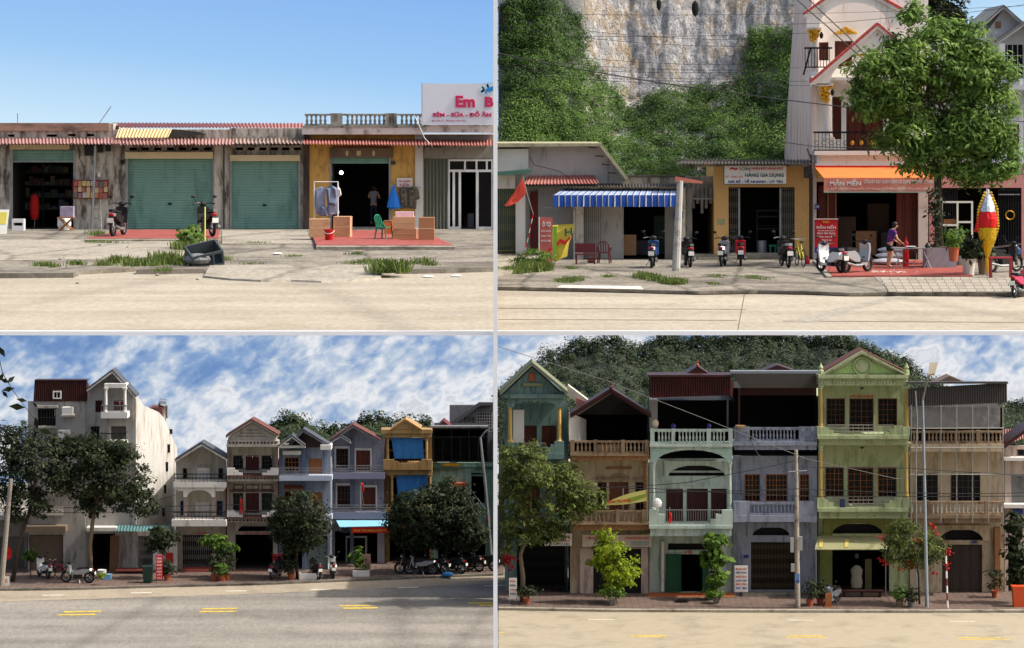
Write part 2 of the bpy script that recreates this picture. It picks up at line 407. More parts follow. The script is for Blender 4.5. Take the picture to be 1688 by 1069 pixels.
leafC = leafm('leaf lime', (66, 96, 22), (168, 184, 50), trans=.45)
leafG = leafm('grass blade', (58, 76, 32), (116, 132, 66), trans=.25)
leafH = leafm('hill leaf', (20, 42, 19), (92, 124, 52), trans=.22)
leafF = leafm('forest leaf', (24, 34, 20), (68, 82, 50), trans=.15)
divider_white = M('divider white', (246, 246, 246), rough=.6, var=.01)

# ---------------------------------------------------------------- ground surfaces
def groundm(name, col, col2, scale, rough=.9, speck=.25, crack=0.0, csc=.35, track=0.0, samt=.4):
    if name in MATS: return MATS[name]
    m = M(name, col, rough=rough, var=.12, scale=scale, dirt=col2, damt=samt, dscale=.28, streak=1.0, bump=.25, bscale=9, spec=.2)
    t = m.node_tree; n = t.nodes; L = t.links; b = n['Principled BSDF']; tc = n.new('ShaderNodeTexCoord')
    vo = n.new('ShaderNodeTexNoise'); vo.inputs['Scale'].default_value = 6; vo.inputs['Detail'].default_value = 4; vo.inputs['Roughness'].default_value = .8
    mp = n.new('ShaderNodeMapping'); mp.inputs['Scale'].default_value = (1, .25, 1); L.new(tc.outputs['Object'], mp.inputs[0]); L.new(mp.outputs[0], vo.inputs['Vector'])
    mr = n.new('ShaderNodeMapRange'); mr.inputs[1].default_value = .3; mr.inputs[2].default_value = .7; mr.inputs[3].default_value = 1 - speck; mr.inputs[4].default_value = 1 + speck
    L.new(vo.outputs['Fac'], mr.inputs[0]); mu = n.new('ShaderNodeMix'); mu.data_type = 'RGBA'; mu.blend_type = 'MULTIPLY'; mu.inputs[0].default_value = 1
    src = b.inputs['Base Color'].links[0].from_socket; L.new(src, mu.inputs[6]); L.new(mr.outputs[0], mu.inputs[7]); out = mu.outputs[2]
    if track:                                 # long wear bands running along the street
        ml = n.new('ShaderNodeMapping'); ml.inputs['Scale'].default_value = (.035, .42, 1); L.new(tc.outputs['Object'], ml.inputs[0]); tn_ = n.new('ShaderNodeTexNoise'); tn_.inputs['Scale'].default_value = 1; tn_.inputs['Detail'].default_value = 5; L.new(ml.outputs[0], tn_.inputs['Vector'])
        r2 = n.new('ShaderNodeMapRange'); r2.inputs[1].default_value = .35; r2.inputs[2].default_value = .65; r2.inputs[3].default_value = 1 - track; r2.inputs[4].default_value = 1 + track; L.new(tn_.outputs['Fac'], r2.inputs[0])
        m5 = n.new('ShaderNodeMix'); m5.data_type = 'RGBA'; m5.blend_type = 'MULTIPLY'; m5.inputs[0].default_value = 1; L.new(out, m5.inputs[6]); L.new(r2.outputs[0], m5.inputs[7]); out = m5.outputs[2]
    if crack:
        v2 = n.new('ShaderNodeTexVoronoi'); v2.feature = 'DISTANCE_TO_EDGE'; v2.inputs['Scale'].default_value = csc
        nz = n.new('ShaderNodeTexNoise'); nz.inputs['Scale'].default_value = 1.2; nz.inputs['Detail'].default_value = 5; L.new(tc.outputs['Object'], nz.inputs['Vector'])
        ad = n.new('ShaderNodeMix'); ad.data_type = 'VECTOR'; ad.inputs[0].default_value = .35; L.new(mp.outputs[0], ad.inputs[4]); L.new(nz.outputs['Color'], ad.inputs[5]); L.new(ad.outputs[1], v2.inputs['Vector'])
        m3 = n.new('ShaderNodeMapRange'); m3.inputs[1].default_value = .0; m3.inputs[2].default_value = .035; m3.inputs[3].default_value = 1 - crack; m3.inputs[4].default_value = 1
        L.new(v2.outputs['Distance'], m3.inputs[0]); m4 = n.new('ShaderNodeMix'); m4.data_type = 'RGBA'; m4.blend_type = 'MULTIPLY'; m4.inputs[0].default_value = 1
        L.new(out, m4.inputs[6]); L.new(m3.outputs[0], m4.inputs[7]); out = m4.outputs[2]
    L.new(out, b.inputs['Base Color'])
    return m
road_dust = groundm('dusty concrete road', (160, 151, 134), (150, 139, 120), .5, speck=.17, samt=.5, track=.1, crack=.16, csc=.1)
pave_old = groundm('old pavement concrete', (134, 127, 114), (98, 92, 82), .6, speck=.3, crack=.55, csc=.34, samt=.7, track=.14)
apron = groundm('pale concrete apron', (152, 145, 130), (122, 115, 102), .6, speck=.28, crack=.45, csc=.3, samt=.5)
kerbm = groundm('kerb concrete', (118, 112, 102), (70, 66, 60), 1.0, speck=.25, samt=.6)
asphalt = groundm('grey asphalt', (130, 125, 116), (116, 112, 104), .4, speck=.22, samt=.4, track=.2, crack=.22, csc=.09)
shoulder = groundm('sandy road edge', (154, 143, 124), (138, 128, 112), .4, speck=.12, samt=.5)
redtile = sheetm('red floor tiles', (158, 78, 66), .72, .4, .8, .02, dirt=(122, 66, 56))
brickpave = sheetm('brown paving', (116, 98, 88), .6, .4, .5, .03, dirt=(98, 78, 68))
greypaver = sheetm('grey hexagonal pavers', (150, 142, 126), .55, .5, 1.4, .05, dirt=(116, 108, 94))

def skym(name, kind):
    m = bpy.data.materials.new(name); m.use_nodes = True; t = m.node_tree; n = t.nodes; L = t.links
    n.remove(n['Principled BSDF']); em = n.new('ShaderNodeEmission'); em.inputs['Strength'].default_value = EX
    L.new(em.outputs[0], n['Material Output'].inputs['Surface']); tc = n.new('ShaderNodeTexCoord')
    if kind == 'clear':
        sp = n.new('ShaderNodeSeparateXYZ'); L.new(tc.outputs['Object'], sp.inputs[0])
        xa = n.new('ShaderNodeMapRange'); xa.inputs[1].default_value = -46; xa.inputs[2].default_value = -4; xa.inputs[3].default_value = -4.6; xa.inputs[4].default_value = -.4; L.new(sp.outputs[0], xa.inputs[0]); xb = n.new('ShaderNodeMapRange'); xb.inputs[1].default_value = 4; xb.inputs[2].default_value = 42; xb.inputs[3].default_value = 0; xb.inputs[4].default_value = -11; L.new(sp.outputs[0], xb.inputs[0])
        m0 = n.new('ShaderNodeMath'); L.new(xa.outputs[0], m0.inputs[0]); L.new(xb.outputs[0], m0.inputs[1]); ml = n.new('ShaderNodeMath'); L.new(m0.outputs[0], ml.inputs[0]); L.new(sp.outputs[2], ml.inputs[1])
        mr = n.new('ShaderNodeMapRange'); mr.inputs[1].default_value = -.5; mr.inputs[2].default_value = 16.5; L.new(ml.outputs[0], mr.inputs[0])
        rp = n.new('ShaderNodeValToRGB'); L.new(mr.outputs[0], rp.inputs[0]); e = rp.color_ramp.elements
        e[0].color = (*lin((206, 234, 252)), 1); e[1].color = (*lin((130, 176, 238)), 1); k = e.new(.45); k.color = (*lin((158, 202, 246)), 1)
        L.new(rp.outputs[0], em.inputs[0])
    else:
        def nz(sc, rot, s_, det, ro, dis):
            mp = n.new('ShaderNodeMapping'); mp.vector_type = 'TEXTURE'; mp.inputs['Scale'].default_value = sc; mp.inputs['Rotation'].default_value = (0, R(rot), 0); L.new(tc.outputs['Object'], mp.inputs[0])
            k = n.new('ShaderNodeTexNoise'); k.inputs['Scale'].default_value = s_; k.inputs['Detail'].default_value = det; k.inputs['Roughness'].default_value = ro; k.inputs['Distortion'].default_value = dis; L.new(mp.outputs[0], k.inputs['Vector']); return k.outputs['Fac']
        def mad(a, k, b):
            x = n.new('ShaderNodeMath'); x.operation = 'MULTIPLY_ADD'; x.inputs[1].default_value = k; L.new(a, x.inputs[0])
            if isinstance(b, float): x.inputs[2].default_value = b
            else: L.new(b, x.inputs[2])
            return x.outputs[0]
        sp = n.new('ShaderNodeSeparateXYZ'); L.new(tc.outputs['Object'], sp.inputs[0])
        gx = n.new('ShaderNodeMapRange'); gx.inputs[1].default_value = -36; gx.inputs[2].default_value = -4; gx.inputs[3].default_value = -.06; gx.inputs[4].default_value = .07; L.new(sp.outputs[0], gx.inputs[0])
        gz = n.new('ShaderNodeMapRange'); gz.inputs[1].default_value = -12; gz.inputs[2].default_value = -20; gz.inputs[3].default_value = -.05; gz.inputs[4].default_value = .1; L.new(sp.outputs[2], gz.inputs[0])
        cov = mad(nz((7, 1, 3.6), -24, 1.0, 4, .45, .3), .78, 0.0); cov = mad(nz((1.7, 1, 1.0), -24, 1.0, 4, .45, .5), .5, cov); cov = mad(nz((.62, 1, .46), -24, 1.0, 3, .5, .2), .2, cov)
        cov = mad(gx.outputs[0], 1.0, cov); cov = mad(gz.outputs[0], 1.0, cov)
        rp = n.new('ShaderNodeValToRGB'); L.new(cov, rp.inputs[0]); e = rp.color_ramp.elements
        e[0].position = .54; e[0].color = (*lin((110, 144, 194)), 1); e[1].position = 1.06; e[1].color = (*lin((222, 225, 231)), 1)
        for q_, c_ in ((.66, (140, 168, 208)), (.76, (186, 200, 220)), (.87, (234, 236, 240)), (.95, (206, 210, 218))): k = e.new(q_); k.color = (*lin(c_), 1)
        L.new(rp.outputs[0], em.inputs[0])
    return m
def sky_wall(name, Y, z0, z1, mat):
    mb = MB(); x = 1.1 * 900 / F * Y; seg = 12
    for i in range(seg):                      # gently bowed wall of sky
        a = -x + 2 * x * i / seg; b = -x + 2 * x * (i + 1) / seg; bow = lambda t: Y - (t / x) ** 2 * 6
        mb.poly([(a, bow(a), z0), (b, bow(b), z0), (b, bow(b), z1), (a, bow(a), z1)])
    return struct(name, mat, mb, smooth=True)
sky_wall('sky', 262, -6, 19, skym('clear sky', 'clear'))
sky_wall('sky', 234, -23.2, -3.0, skym('cloudy sky', 'cloud'))

# ---------------------------------------------------------------- the two decks, the lower street, the white edges
def gpoly(pts, dz=0.0): return [G(x, y, dz) for x, y in pts]
def ground_sheet(name, mat, pts, dz, t=None, parent=None):
    mb = MB(); q = gpoly(pts, dz)
    mb.slab(q, t) if t else mb.poly(q)
    return struct(name, mat, mb, parent=parent)
use(TL)
mb = MB(); mb.slab([G(-60, 545), G(814, 545), W(814, 378, 31), W(-60, 378, 31)], .06)  # unseen rear lengthened to cut sky light on the lower left houses
q = mb.v
for i in (0, 1, 2, 3): q[i] = (q[i][0], q[i][1], -.004)
struct('road', road_dust, mb)
mb = MB(); mb.wb(-16, 66.0, -.093, -.385, 66.15, -.002); struct('deck_edge', divider_white, mb)
use(TR)
mb = MB(); mb.slab([G(819, 545), G(1760, 545), W(1760, 428, 26), W(819, 428, 26)], .06)
q = mb.v
for i in (0, 1, 2, 3): q[i] = (q[i][0], q[i][1], P.z0 - .004)
struct('road', road_dust, mb)
mb = MB(); mb.wb(-.42, 83.6, P.z0 - .118, 16.5, 83.75, P.z0 - .002); struct('deck_edge', divider_white, mb)
mb = MB(); x0 = (813.2 - XC) * 65.9 / F; x1 = (820 - XC) * 65.9 / F; mb.wb(x0, 65.9, -23.25, x1, 65.985, 9); struct('divider_post', divider_white, mb)
use(BL)
mb = MB(); mb.poly([(-400, -120, P.z0 - .008), (400, -120, P.z0 - .008), (400, 900, P.z0 - .008), (-400, 900, P.z0 - .008)]); struct('ground', asphalt, mb)
# unseen near-side bank, added to block low sky light from the lower houses
mb = MB(); xs_ = [-60 + i * 4 for i in range(31)]; prof = [(88, 0), (93, 8.6), (100, 9.6), (106, 6.5), (112, 0)]
for x in xs_: mb.v += [(x, y + math.sin(x * .4 + y) * .6, P.z0 - .1 + z * (.96 + .04 * math.sin(x * .9))) for y, z in prof]
mb.f = [(i * 5 + k, i * 5 + k + 1, i * 5 + k + 6, i * 5 + k + 5) for i in range(30) for k in range(4)]; struct('sky_blocker_bank', soil, mb)

# ---------------------------------------------------------------- building helpers
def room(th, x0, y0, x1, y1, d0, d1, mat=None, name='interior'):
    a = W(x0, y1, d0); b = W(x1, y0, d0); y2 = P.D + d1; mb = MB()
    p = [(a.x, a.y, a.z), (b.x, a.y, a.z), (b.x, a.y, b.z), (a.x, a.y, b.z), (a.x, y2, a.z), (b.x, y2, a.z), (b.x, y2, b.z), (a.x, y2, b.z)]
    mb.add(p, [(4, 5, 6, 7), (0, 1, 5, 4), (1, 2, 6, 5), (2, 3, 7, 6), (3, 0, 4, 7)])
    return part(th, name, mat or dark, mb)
def shell(th, x0, y0, x1, y1, d0, depth, mat, name='side_walls', roof=True):
    a = W(x0, y1, d0); b = W(x1, y0, d0); y2 = a.y + depth; mb = MB(); t = .15
    mb.wb(a.x, a.y, a.z, a.x + t, y2, b.z); mb.wb(b.x - t, a.y, a.z, b.x, y2, b.z); mb.wb(a.x + t, y2 - t, a.z, b.x - t, y2, b.z)
    if roof: mb.wb(a.x + t, a.y, b.z - .12, b.x - t, y2 - t, b.z - .004)
    return part(th, name, mat, mb)
def facade(th, x0, y0, x1, y1, holes, d, mat, name='front_wall', t=.2, depth=7, smat=None, floor=None):
    mb = MB(); mb.wall(x0, y0, x1, y1, holes, d, d + t); w_ = part(th, name, mat, mb)
    if depth: shell(th, x0, y0 + (depth * 3.2 if P.D > 150 else 0), x1, y1, d + t, depth, smat or mat)   # the rear of the house is a little lower than its front
    return w_
def window(th, x0, y0, x1, y1, d, cols, rows, frame, glass=None, fw=2.0, mw=1.0, name='window', split=None):
    mb = MB(); mb.wall(x0, y0, x1, y1, [(x0 + fw, y0 + fw, x1 - fw, y1 - fw)], d, d + .09)
    cw = (x1 - x0 - 2 * fw) / cols; rh = (y1 - y0 - 2 * fw) / rows
    for i in range(1, cols):
        w_ = mw * (1.8 if split and i % split == 0 else 1)
        x = x0 + fw + cw * i; mb.box(x - w_ / 2, y0 + fw, x + w_ / 2, y1 - fw, d + .01, d + .07)
    for j in range(1, rows):
        y = y0 + fw + rh * j; mb.box(x0 + fw, y - mw / 2, x1 - fw, y + mw / 2, d + .016, d + .066)
    o = part(th, name, frame, mb)
    ns = max(1, cols // split) if split else 1
    for k in range(ns):
        mb = MB(); wd = (x1 - x0 - 2 * fw) / ns; mb.box(x0 + fw + wd * k + .2, y0 + fw, x0 + fw + wd * (k + 1) - .2, y1 - fw, d + .045, d + .055); part(o, 'pane', glass or glassd, mb)
    return o
def door(th, x0, y0, x1, y1, d, leaves, frame, panel=None, rows=3, fw=1.6, name='door'):
    mb = MB(); mb.wall(x0, y0, x1, y1, [(x0 + fw, y0 + fw, x1 - fw, y1)], d, d + .1); o = part(th, name, frame, mb)
    lw = (x1 - x0 - 2 * fw) / leaves
    for k in range(leaves):
        a = x0 + fw + lw * k; mb = MB(); hs = []
        rh = (y1 - y0 - fw) / rows
        for j in range(rows): hs.append((a + lw * .18, y0 + fw + rh * j + 1.5, a + lw * .82, y0 + fw + rh * (j + 1) - 1.5))
        mb.wall(a + .2, y0 + fw + .2, a + lw - .2, y1, hs, d + .03, d + .06); mb.box(a + .3, y0 + fw + .4, a + lw - .3, y1, d + .05, d + .065)
        part(o, 'leaf', panel or frame, mb)
    return o
def gate(th, x0, y0, x1, y1, d, mat, bars=14, bands=3, name='folding_gate', bw=.7, backing=None):
    """collapsible lattice gate: bars with crossed links in bands"""
    mb = MB(); st = (x1 - x0) / bars
    for i in range(bars + 1):
        x = x0 + st * i; mb.box(x - bw / 2, y0, x + bw / 2, y1, d, d + .02)
    for b in range(bands):
        yc = y0 + (y1 - y0) * (b + .5) / bands; h = (y1 - y0) / bands * .3
        for i in range(bars):
            xa = x0 + st * i; xb = xa + st
            for s in (1, -1):
                pts = [(xa, yc - h * s - .4), (xb, yc + h * s - .4), (xb, yc + h * s + .5), (xa, yc - h * s + .5)]
                mb.prism(pts, d - .012 - .008 * (s > 0), d - .004 - .008 * (s > 0))
    mb.box(x0, y0 - 1, x1, y0, d, d + .03); mb.box(x0, y1 - 1, x1, y1, d - .004, d + .034)
    o = part(th, name, mat, mb)
    if backing:
        mb = MB(); mb.box(x0, y0, x1, y1, d + .05, d + .07); part(o, 'backing_sheet', backing, mb)
    return o
def railing(th, x0, y0, x1, y1, d, n, mat, bw=.7, rails=(0, 1), name='railing', side=None):
    mb = MB()
    for r in rails:
        y = y0 + (y1 - y0) * r; mb.box(x0, y - .7, x1, y + .7, d, d + .04)
    for i in range(n + 1):
        x = x0 + (x1 - x0) * i / n; mb.box(x - bw / 2, y0, x + bw / 2, y1, d + .008, d + .032)
    if side:                                   # short returns back to the wall
        for x in (x0, x1):
            a = W(x, y0, d); b = W(x, y1, d); mb.wb(a.x - .015, a.y + .045, a.z - .02, a.x + .015, a.y + side, a.z + .02)
            mb.wb(a.x - .015, a.y + .045, b.z - .02, a.x + .015, a.y + side, b.z + .02)
    return part(th, name, mat, mb)
BALM = {}
def baluster_mesh(h, r, mat):
    k = (round(h, 2), round(r, 2), mat.name)
    if k not in BALM:
        mb = MB(); mb.lathe((0, 0, 0), [(r, 0), (r, .08 * h), (r * .55, .14 * h), (r * .95, .36 * h), (r * .85, .45 * h), (r * .42, .72 * h), (r * .7, .8 * h), (r * .5, .86 * h), (r, .93 * h), (r, h)], 7)
        BALM[k] = _mesh('baluster', mb, mat, (0, 0, 0), True)
    return BALM[k]
def balustrade(th, x0, y0, x1, y1, d, n, mat, piers=(), rail=3.5, base=3.0, rmat=None, t=.22):
    mb = MB(); mb.box(x0, y0, x1, y0 + rail, d, d + t); part(th, 'handrail', rmat or mat, mb)
    mb = MB(); mb.box(x0, y1 - base, x1, y1, d + .01, d + t - .01); part(th, 'bottom_rail', rmat or mat, mb)
    for (a, b) in piers:
        mb = MB(); mb.box(a, y0 - 1, b, y1 + .5, d - .03, d + t + .03); part(th, 'pier', rmat or mat, mb)
    h = mm(y1 - y0 - rail - base) * (P.D + d) / P.D; r = min(mm((x1 - x0) / n) * .36, .11)
    me = baluster_mesh(h, r, mat)
    for i in range(n):
        x = x0 + (x1 - x0) * (i + .5) / n
        if any(a - 2 < x < b + 2 for a, b in piers): continue
        p = W(x, y1 - base, d + t / 2); q = W(x, y1 - base, d); inst(th, 'baluster', me, (q.x, p.y, q.z))
def column(th, px, y0, y1, rp, d, mat, cap=None, base=True, seg=12, capname='capital'):
    top = W(px, y0, d); bot = W(px, y1, d); h = top.z - bot.z; r = mm(rp); mb = MB()
    mb.lathe(bot, [(r * 1.5, 0), (r * 1.5, .05 * h), (r * 1.15, .07 * h), (r * 1.02, .1 * h), (r * .86, .88 * h), (r * .9, .9 * h)], seg)
    o = part(th, 'column', mat, mb, smooth=False); mb = MB()
    mb.lathe(bot + Vector((0, 0, .9 * h)), [(r * .95, 0), (r * 1.2, .015 * h), (r * 1.0, .03 * h), (r * 1.65, .085 * h), (r * 1.75, .1 * h)], seg)
    part(o, capname, cap or mat, mb); return o
def boxpart(th, name, mat, x0, y0, x1, y1, d0, d1, label=None):
    mb = MB(); mb.box(x0, y0, x1, y1, d0, d1); return part(th, name, mat, mb, label)
def prismpart(th, name, mat, pts, d0, d1):
    mb = MB(); mb.prism(pts, d0, d1); return part(th, name, mat, mb)
def arch_pts(x0, x1, ysp, ytop, n=10):       # elliptical arch line from left springing to right
    cx = (x0 + x1) / 2; rx = (x1 - x0) / 2
    return [(cx - rx * math.cos(math.pi * i / n), ysp - (ysp - ytop) * math.sin(math.pi * i / n)) for i in range(n + 1)]
def arch_panel(th, name, mat, x0, y0, x1, ysp, ax0, ax1, atop, d0, d1):
    """rectangle x0..x1, y0..ysp with an arched opening cut from its lower edge"""
    pts = [(x0, ysp), (x0, y0), (x1, y0), (x1, ysp)] + [(x, y) for x, y in reversed(arch_pts(ax0, ax1, ysp, atop))]
    return prismpart(th, name, mat, pts, d0, d1)
def band(pts, w_):                             # closed strip polygon below a polyline
    return list(pts) + [(x, y + w_) for x, y in reversed(pts)]
def gable_roof(th, xl, yl, xm, ym, xr, yr, d0, depth, mat, w_=4, name='roof', trim=None):
    """two sloping slabs seen from the gable end; trim: verge boards"""
    mb = MB(); mb.prism([(xl, yl), (xm, ym), (xr, yr), (xr, yr + w_), (xm, ym + w_), (xl, yl + w_)], d0, d0 + depth); o = part(th, name, mat, mb)
    if trim: prismpart(o, 'verge_board', trim, [(xl, yl + w_), (xm, ym + w_), (xr, yr + w_), (xr, yr + w_ * 2.0), (xm, ym + w_ * 2.0), (xl, yl + w_ * 2.0)], d0 + .05, d0 + .25)
    return o

# ---------------------------------------------------------------- motorbikes
def side(mb, prof, x0, x1, k=1.0):
    n = len(prof); cy = sum(p[0] for p in prof) / n; cz = sum(p[1] for p in prof) / n
    a = [(x0, cy + (y - cy) * k, cz + (z - cz) * k) for y, z in prof]; m = [((x0 + x1) / 2, y, z) for y, z in prof]; b = [(x1, cy + (y - cy) * k, cz + (z - cz) * k) for y, z in prof]
    fs = [tuple(range(n - 1, -1, -1)), tuple(range(2 * n, 3 * n))]
    for r in (0, n):
        fs += [(r + i, r + (i + 1) % n, r + n + (i + 1) % n, r + n + i) for i in range(n)]
    return mb.add(a + m + b, fs)
BIKE = {}
def bike_meshes(kind):
    if kind in BIKE: return BIKE[kind]
    L = []; rr = .21 if kind == 'scooter' else .245
    def put(name, mat, mb, par=None, smooth=False): L.append((name, _mesh(name, mb, mat, (0, 0, 0), smooth), par))
    for y in (-.62, .62):
        put('wheel', rubber, MB().torus((0, y, rr + .045), (1, 0, 0), rr, .05 if kind != 'scooter' else .06), None, True)
        mb = MB().torus((0, y, rr + .045), (1, 0, 0), rr * .78, .016, 14, 5)
        for i in range(5):
            a = i * 2 * math.pi / 5; mb.tube([(0, y, rr + .045), (0, y + math.cos(a) * rr * .78, rr + .045 + math.sin(a) * rr * .78)], .014, 4)
        mb.disc((0, y, rr + .045), (1, 0, 0), .05, .1, 8); put('rim', steel, mb, 'wheel')
    if kind == 'scooter':
        put('body', whitegloss, side(side(side(MB(), [(-.78, .74), (-.84, .62), (-.62, .46), (-.3, .34), (.02, .32), (.06, .44), (-.1, .66), (-.3, .76)], -.17, .17, .85), [(.05, .24), (.42, .24), (.42, .32), (.05, .32)], -.16, .16), [(.36, .3), (.46, .34), (.56, .78), (.52, 1.0), (.43, .98), (.45, .75)], -.2, .2, .85))
        put('seat', plastic_black, side(MB(), [(-.76, .77), (-.14, .7), (-.06, .74), (-.14, .82), (-.7, .87)], -.14, .14, .9))
    else:
        put('body', redgloss, side(side(MB(), [(-.76, .76), (-.84, .66), (-.62, .56), (-.3, .44), (.14, .4), (.34, .5), (.3, .62), (.0, .66), (-.3, .76)], -.12, .12, .85), [(.3, .36), (.42, .42), (.5, .82), (.44, .96), (.36, .92), (.38, .7)], -.19, .19, .8))
        put('seat', plastic_black, side(MB(), [(-.74, .78), (-.12, .72), (.06, .7), (-.02, .8), (-.4, .82), (-.7, .87)], -.125, .125, .9))
    mb = MB().wb(-.13, -.2, .22, .13, .2, .44); mb.wb(-.07, -.62, .25, -.04, -.1, .32); put('engine', plastic_black, mb)
    mb = MB().tube([(.06, .62, rr + .045), (.06, .44, .95)], .022, 6); mb.tube([(-.06, .62, rr + .045), (-.06, .44, .95)], .022, 6); put('fork', chrome, mb)
    mb = MB(); put('mudguard', plastic_black, side(MB(), [(-.86, .66), (-.95, .42), (-.92, .38), (-.8, .6)], -.07, .07)); side(mb, [(.36, rr * 2 + .06), (.5, rr * 2 + .15), (.72, rr * 2 + .14), (.9, rr + .18), (.86, rr + .14), (.7, rr * 2 + .11), (.52, rr * 2 + .11)], -.06, .06)
    put('mudguard', plastic_black, mb)
    put('handlebar', plastic_black, MB().tube([(-.35, .3, 1.0), (-.2, .4, 1.03), (0, .44, 1.0), (.2, .4, 1.03), (.35, .3, 1.0)], .022, 6).ball((0, .46, 1.0), .13, .1, .09))
    for s in (-1, 1):
        put('mirror', plastic_black, MB().tube([(s * .25, .38, 1.03), (s * .33, .34, 1.2)], .009, 5).ball((s * .35, .33, 1.23), .075, .02, .05))
    put('tail_light', taillens, MB().ball((0, -.83, .7), .1, .05, .055))
    put('headlight', whitegloss, MB().ball((0, .53, .92), .09, .05, .06))
    put('number_plate', plate, MB().wb(-.1, -.955, .45, .1, -.945, .6))
    put('exhaust', steel, MB().tube([(.14, .1, .24), (.16, -.3, .24), (.17, -.8, .34)], .045, 8))
    put('stand', steel, MB().tube([(-.1, -.1, .28), (-.24, -.2, .01)], .014, 5).tube([(-.24, -.26, .012), (-.24, -.12, .012)], .012, 4))
    BIKE[kind] = L; return L
def bike(px, py, yaw, label, kind='moto', body=None, seat=None, plate_m=None, scale=1.0, group='parked motorbikes', dz=0.0, name=None):
    t = thing(name or ('scooter' if kind == 'scooter' else 'motorbike'), label, 'scooter' if kind == 'scooter' else 'motorbike', G(px, py, dz), group)
    t.rotation_euler = (0, 0, R(yaw)); t.scale = (scale,) * 3; last = None
    for (nm, me, par) in bike_meshes(kind):
        o = bpy.data.objects.new(nm, me); COL.objects.link(o); o.parent = last if par else t
        if not par: last = o
        m_ = {'body': body, 'seat': seat, 'number_plate': plate_m}.get(nm)
        if m_: o.material_slots[0].link = 'OBJECT'; o.material_slots[0].material = m_
    return t
def bicycle(px, py, yaw, label, col, scale=1.0, dz=0.0):
    t = thing('bicycle', label, 'bicycle', G(px, py, dz), 'bicycles'); t.rotation_euler = (0, 0, R(yaw)); t.scale = (scale,) * 3
    def put(nm, mb, mat, par=None):
        o = bpy.data.objects.new(nm, _mesh(nm, mb, mat, (0, 0, 0))); COL.objects.link(o); o.parent = par or t; return o
    for y in (-.5, .5):
        w_ = put('wheel', MB().torus((0, y, .32), (1, 0, 0), .3, .02, 20, 5), rubber); mb = MB()
        for i in range(10):
            a = i * math.pi / 5; mb.tube([(0, y, .32), (0, y + .29 * math.cos(a), .32 + .29 * math.sin(a))], .004, 3)
        put('spokes', mb, chrome, w_)
    put('frame', MB().tube([(0, -.5, .32), (0, -.05, .3), (0, .36, .72), (0, -.15, .74), (0, -.5, .32)], .018, 6).tube([(0, -.05, .3), (0, -.17, .85)], .017, 6).tube([(0, .5, .32), (0, .34, .92)], .018, 6), col)
    put('saddle', MB().ball((0, -.2, .87), .08, .14, .035), plastic_black)
    put('handlebar', MB().tube([(-.28, .24, .98), (-.1, .33, .95), (.1, .33, .95), (.28, .24, .98)], .014, 6), chrome)
    return t
# ---------------------------------------------------------------- plants in pots, flags, signs
def clump(parent, name, blobs, n, size, cl, cn, mat, long=2.4, droop=.2):
    p, tone, out = blob_points(blobs, n, cl, cn); me = quads_object(name, leaf_quads(p, size, long, droop, out=out), tone, mat, root_of(parent).location)
    o = bpy.data.objects.new(name, me); COL.objects.link(o); o.parent = parent; return o
def potted(px, py, label, w_, h_, ph, pr, potm, leaf, n=260, size=.09, dz=0.0, group=None, taper=.75, long=2.6, stem=True):
    b = G(px, py, dz); t = thing('potted_plant', label, 'plant', b, group)
    part(t, 'pot', potm, MB().lathe(b, [(pr * taper, 0), (pr, ph * .93), (pr * 1.1, ph * .94), (pr * 1.1, ph), (pr * .9, ph), (pr * .85, ph * .9)], 12), smooth=False)
    if stem: part(t, 'stem', barkd, MB().tube([b + Vector((0, 0, ph * .5)), b + Vector((.02, 0, ph + h_ * .5))], .018, 5, .008))
    clump(t, 'leaves', [(b.x, b.y, b.z + ph + h_ * .5, w_ * .5, w_ * .5, h_ * .5)], n, size, size * 1.3, max(6, n // 14), leaf, long)
    return t
def flag(px, py, label, pts, pole, d, cloth=None, polem=None, stripes=False, star=None):
    """cloth outline pts and pole line in pixels at depth d"""
    a = W(*pole[0], d); t = thing('flag', label, 'flag', a, 'red flags')
    mb = MB()
    if stripes:
        n = 9
        for i in range(n):
            p = Vector(W(*pole[0], d)).lerp(W(*pole[1], d), i / n); q = Vector(W(*pole[0], d)).lerp(W(*pole[1], d), (i + 1) / n)
            part(t, 'pole_band', whitetext if i % 2 else redcloth, MB().tube([p, q], .022, 6))
    else: part(t, 'pole', polem or steel, mb.tube([W(*pole[0], d), W(*pole[1], d)], .016, 6))
    n = len(pts); cx = sum(p[0] for p in pts) / n; cy = sum(p[1] for p in pts) / n; mb = MB(); ring = []
    rings = [1.0, .66, .33]
    for k in rings:
        for i, (x, y) in enumerate(pts):
            ring.append(W(cx + (x - cx) * k, cy + (y - cy) * k, d - .03 + .06 * math.sin(i * 2.1 + k * 5)))
    ring.append(W(cx, cy, d - .06)); fs = []
    for r in range(2):
        for i in range(n): fs.append((r * n + i, r * n + (i + 1) % n, (r + 1) * n + (i + 1) % n, (r + 1) * n + i))
    fs += [(2 * n + i, 2 * n + (i + 1) % n, 3 * n) for i in range(n)]
    part(t, 'cloth', cloth or redcloth, mb.add(ring, fs), smooth=True)
    return t
def lines_of_text(parent, x0, y0, x1, y1, d, rows, mat, name='lettering'):
    pass
def cable(name, label, pts, d, r=.012, sag=0, mat=None, group='overhead cables', d1=None):
    """overhead cable through pixel points; depth runs from d to d1"""
    n = len(pts); q = []
    for i, (x, y) in enumerate(pts):
        u = i / (n - 1); q.append(W(x, y, d + ((d1 if d1 is not None else d) - d) * u))
    out = []
    for i in range(n - 1):
        for k in range(6):
            u = k / 6; p = Vector(q[i]).lerp(q[i + 1], u)
            if sag: p.z -= sag * 4 * u * (1 - u)
            out.append(p)
    out.append(q[-1]); return solo(name, label, 'cable', mat or wirem, MB().tube(out, r, 5), group=group)
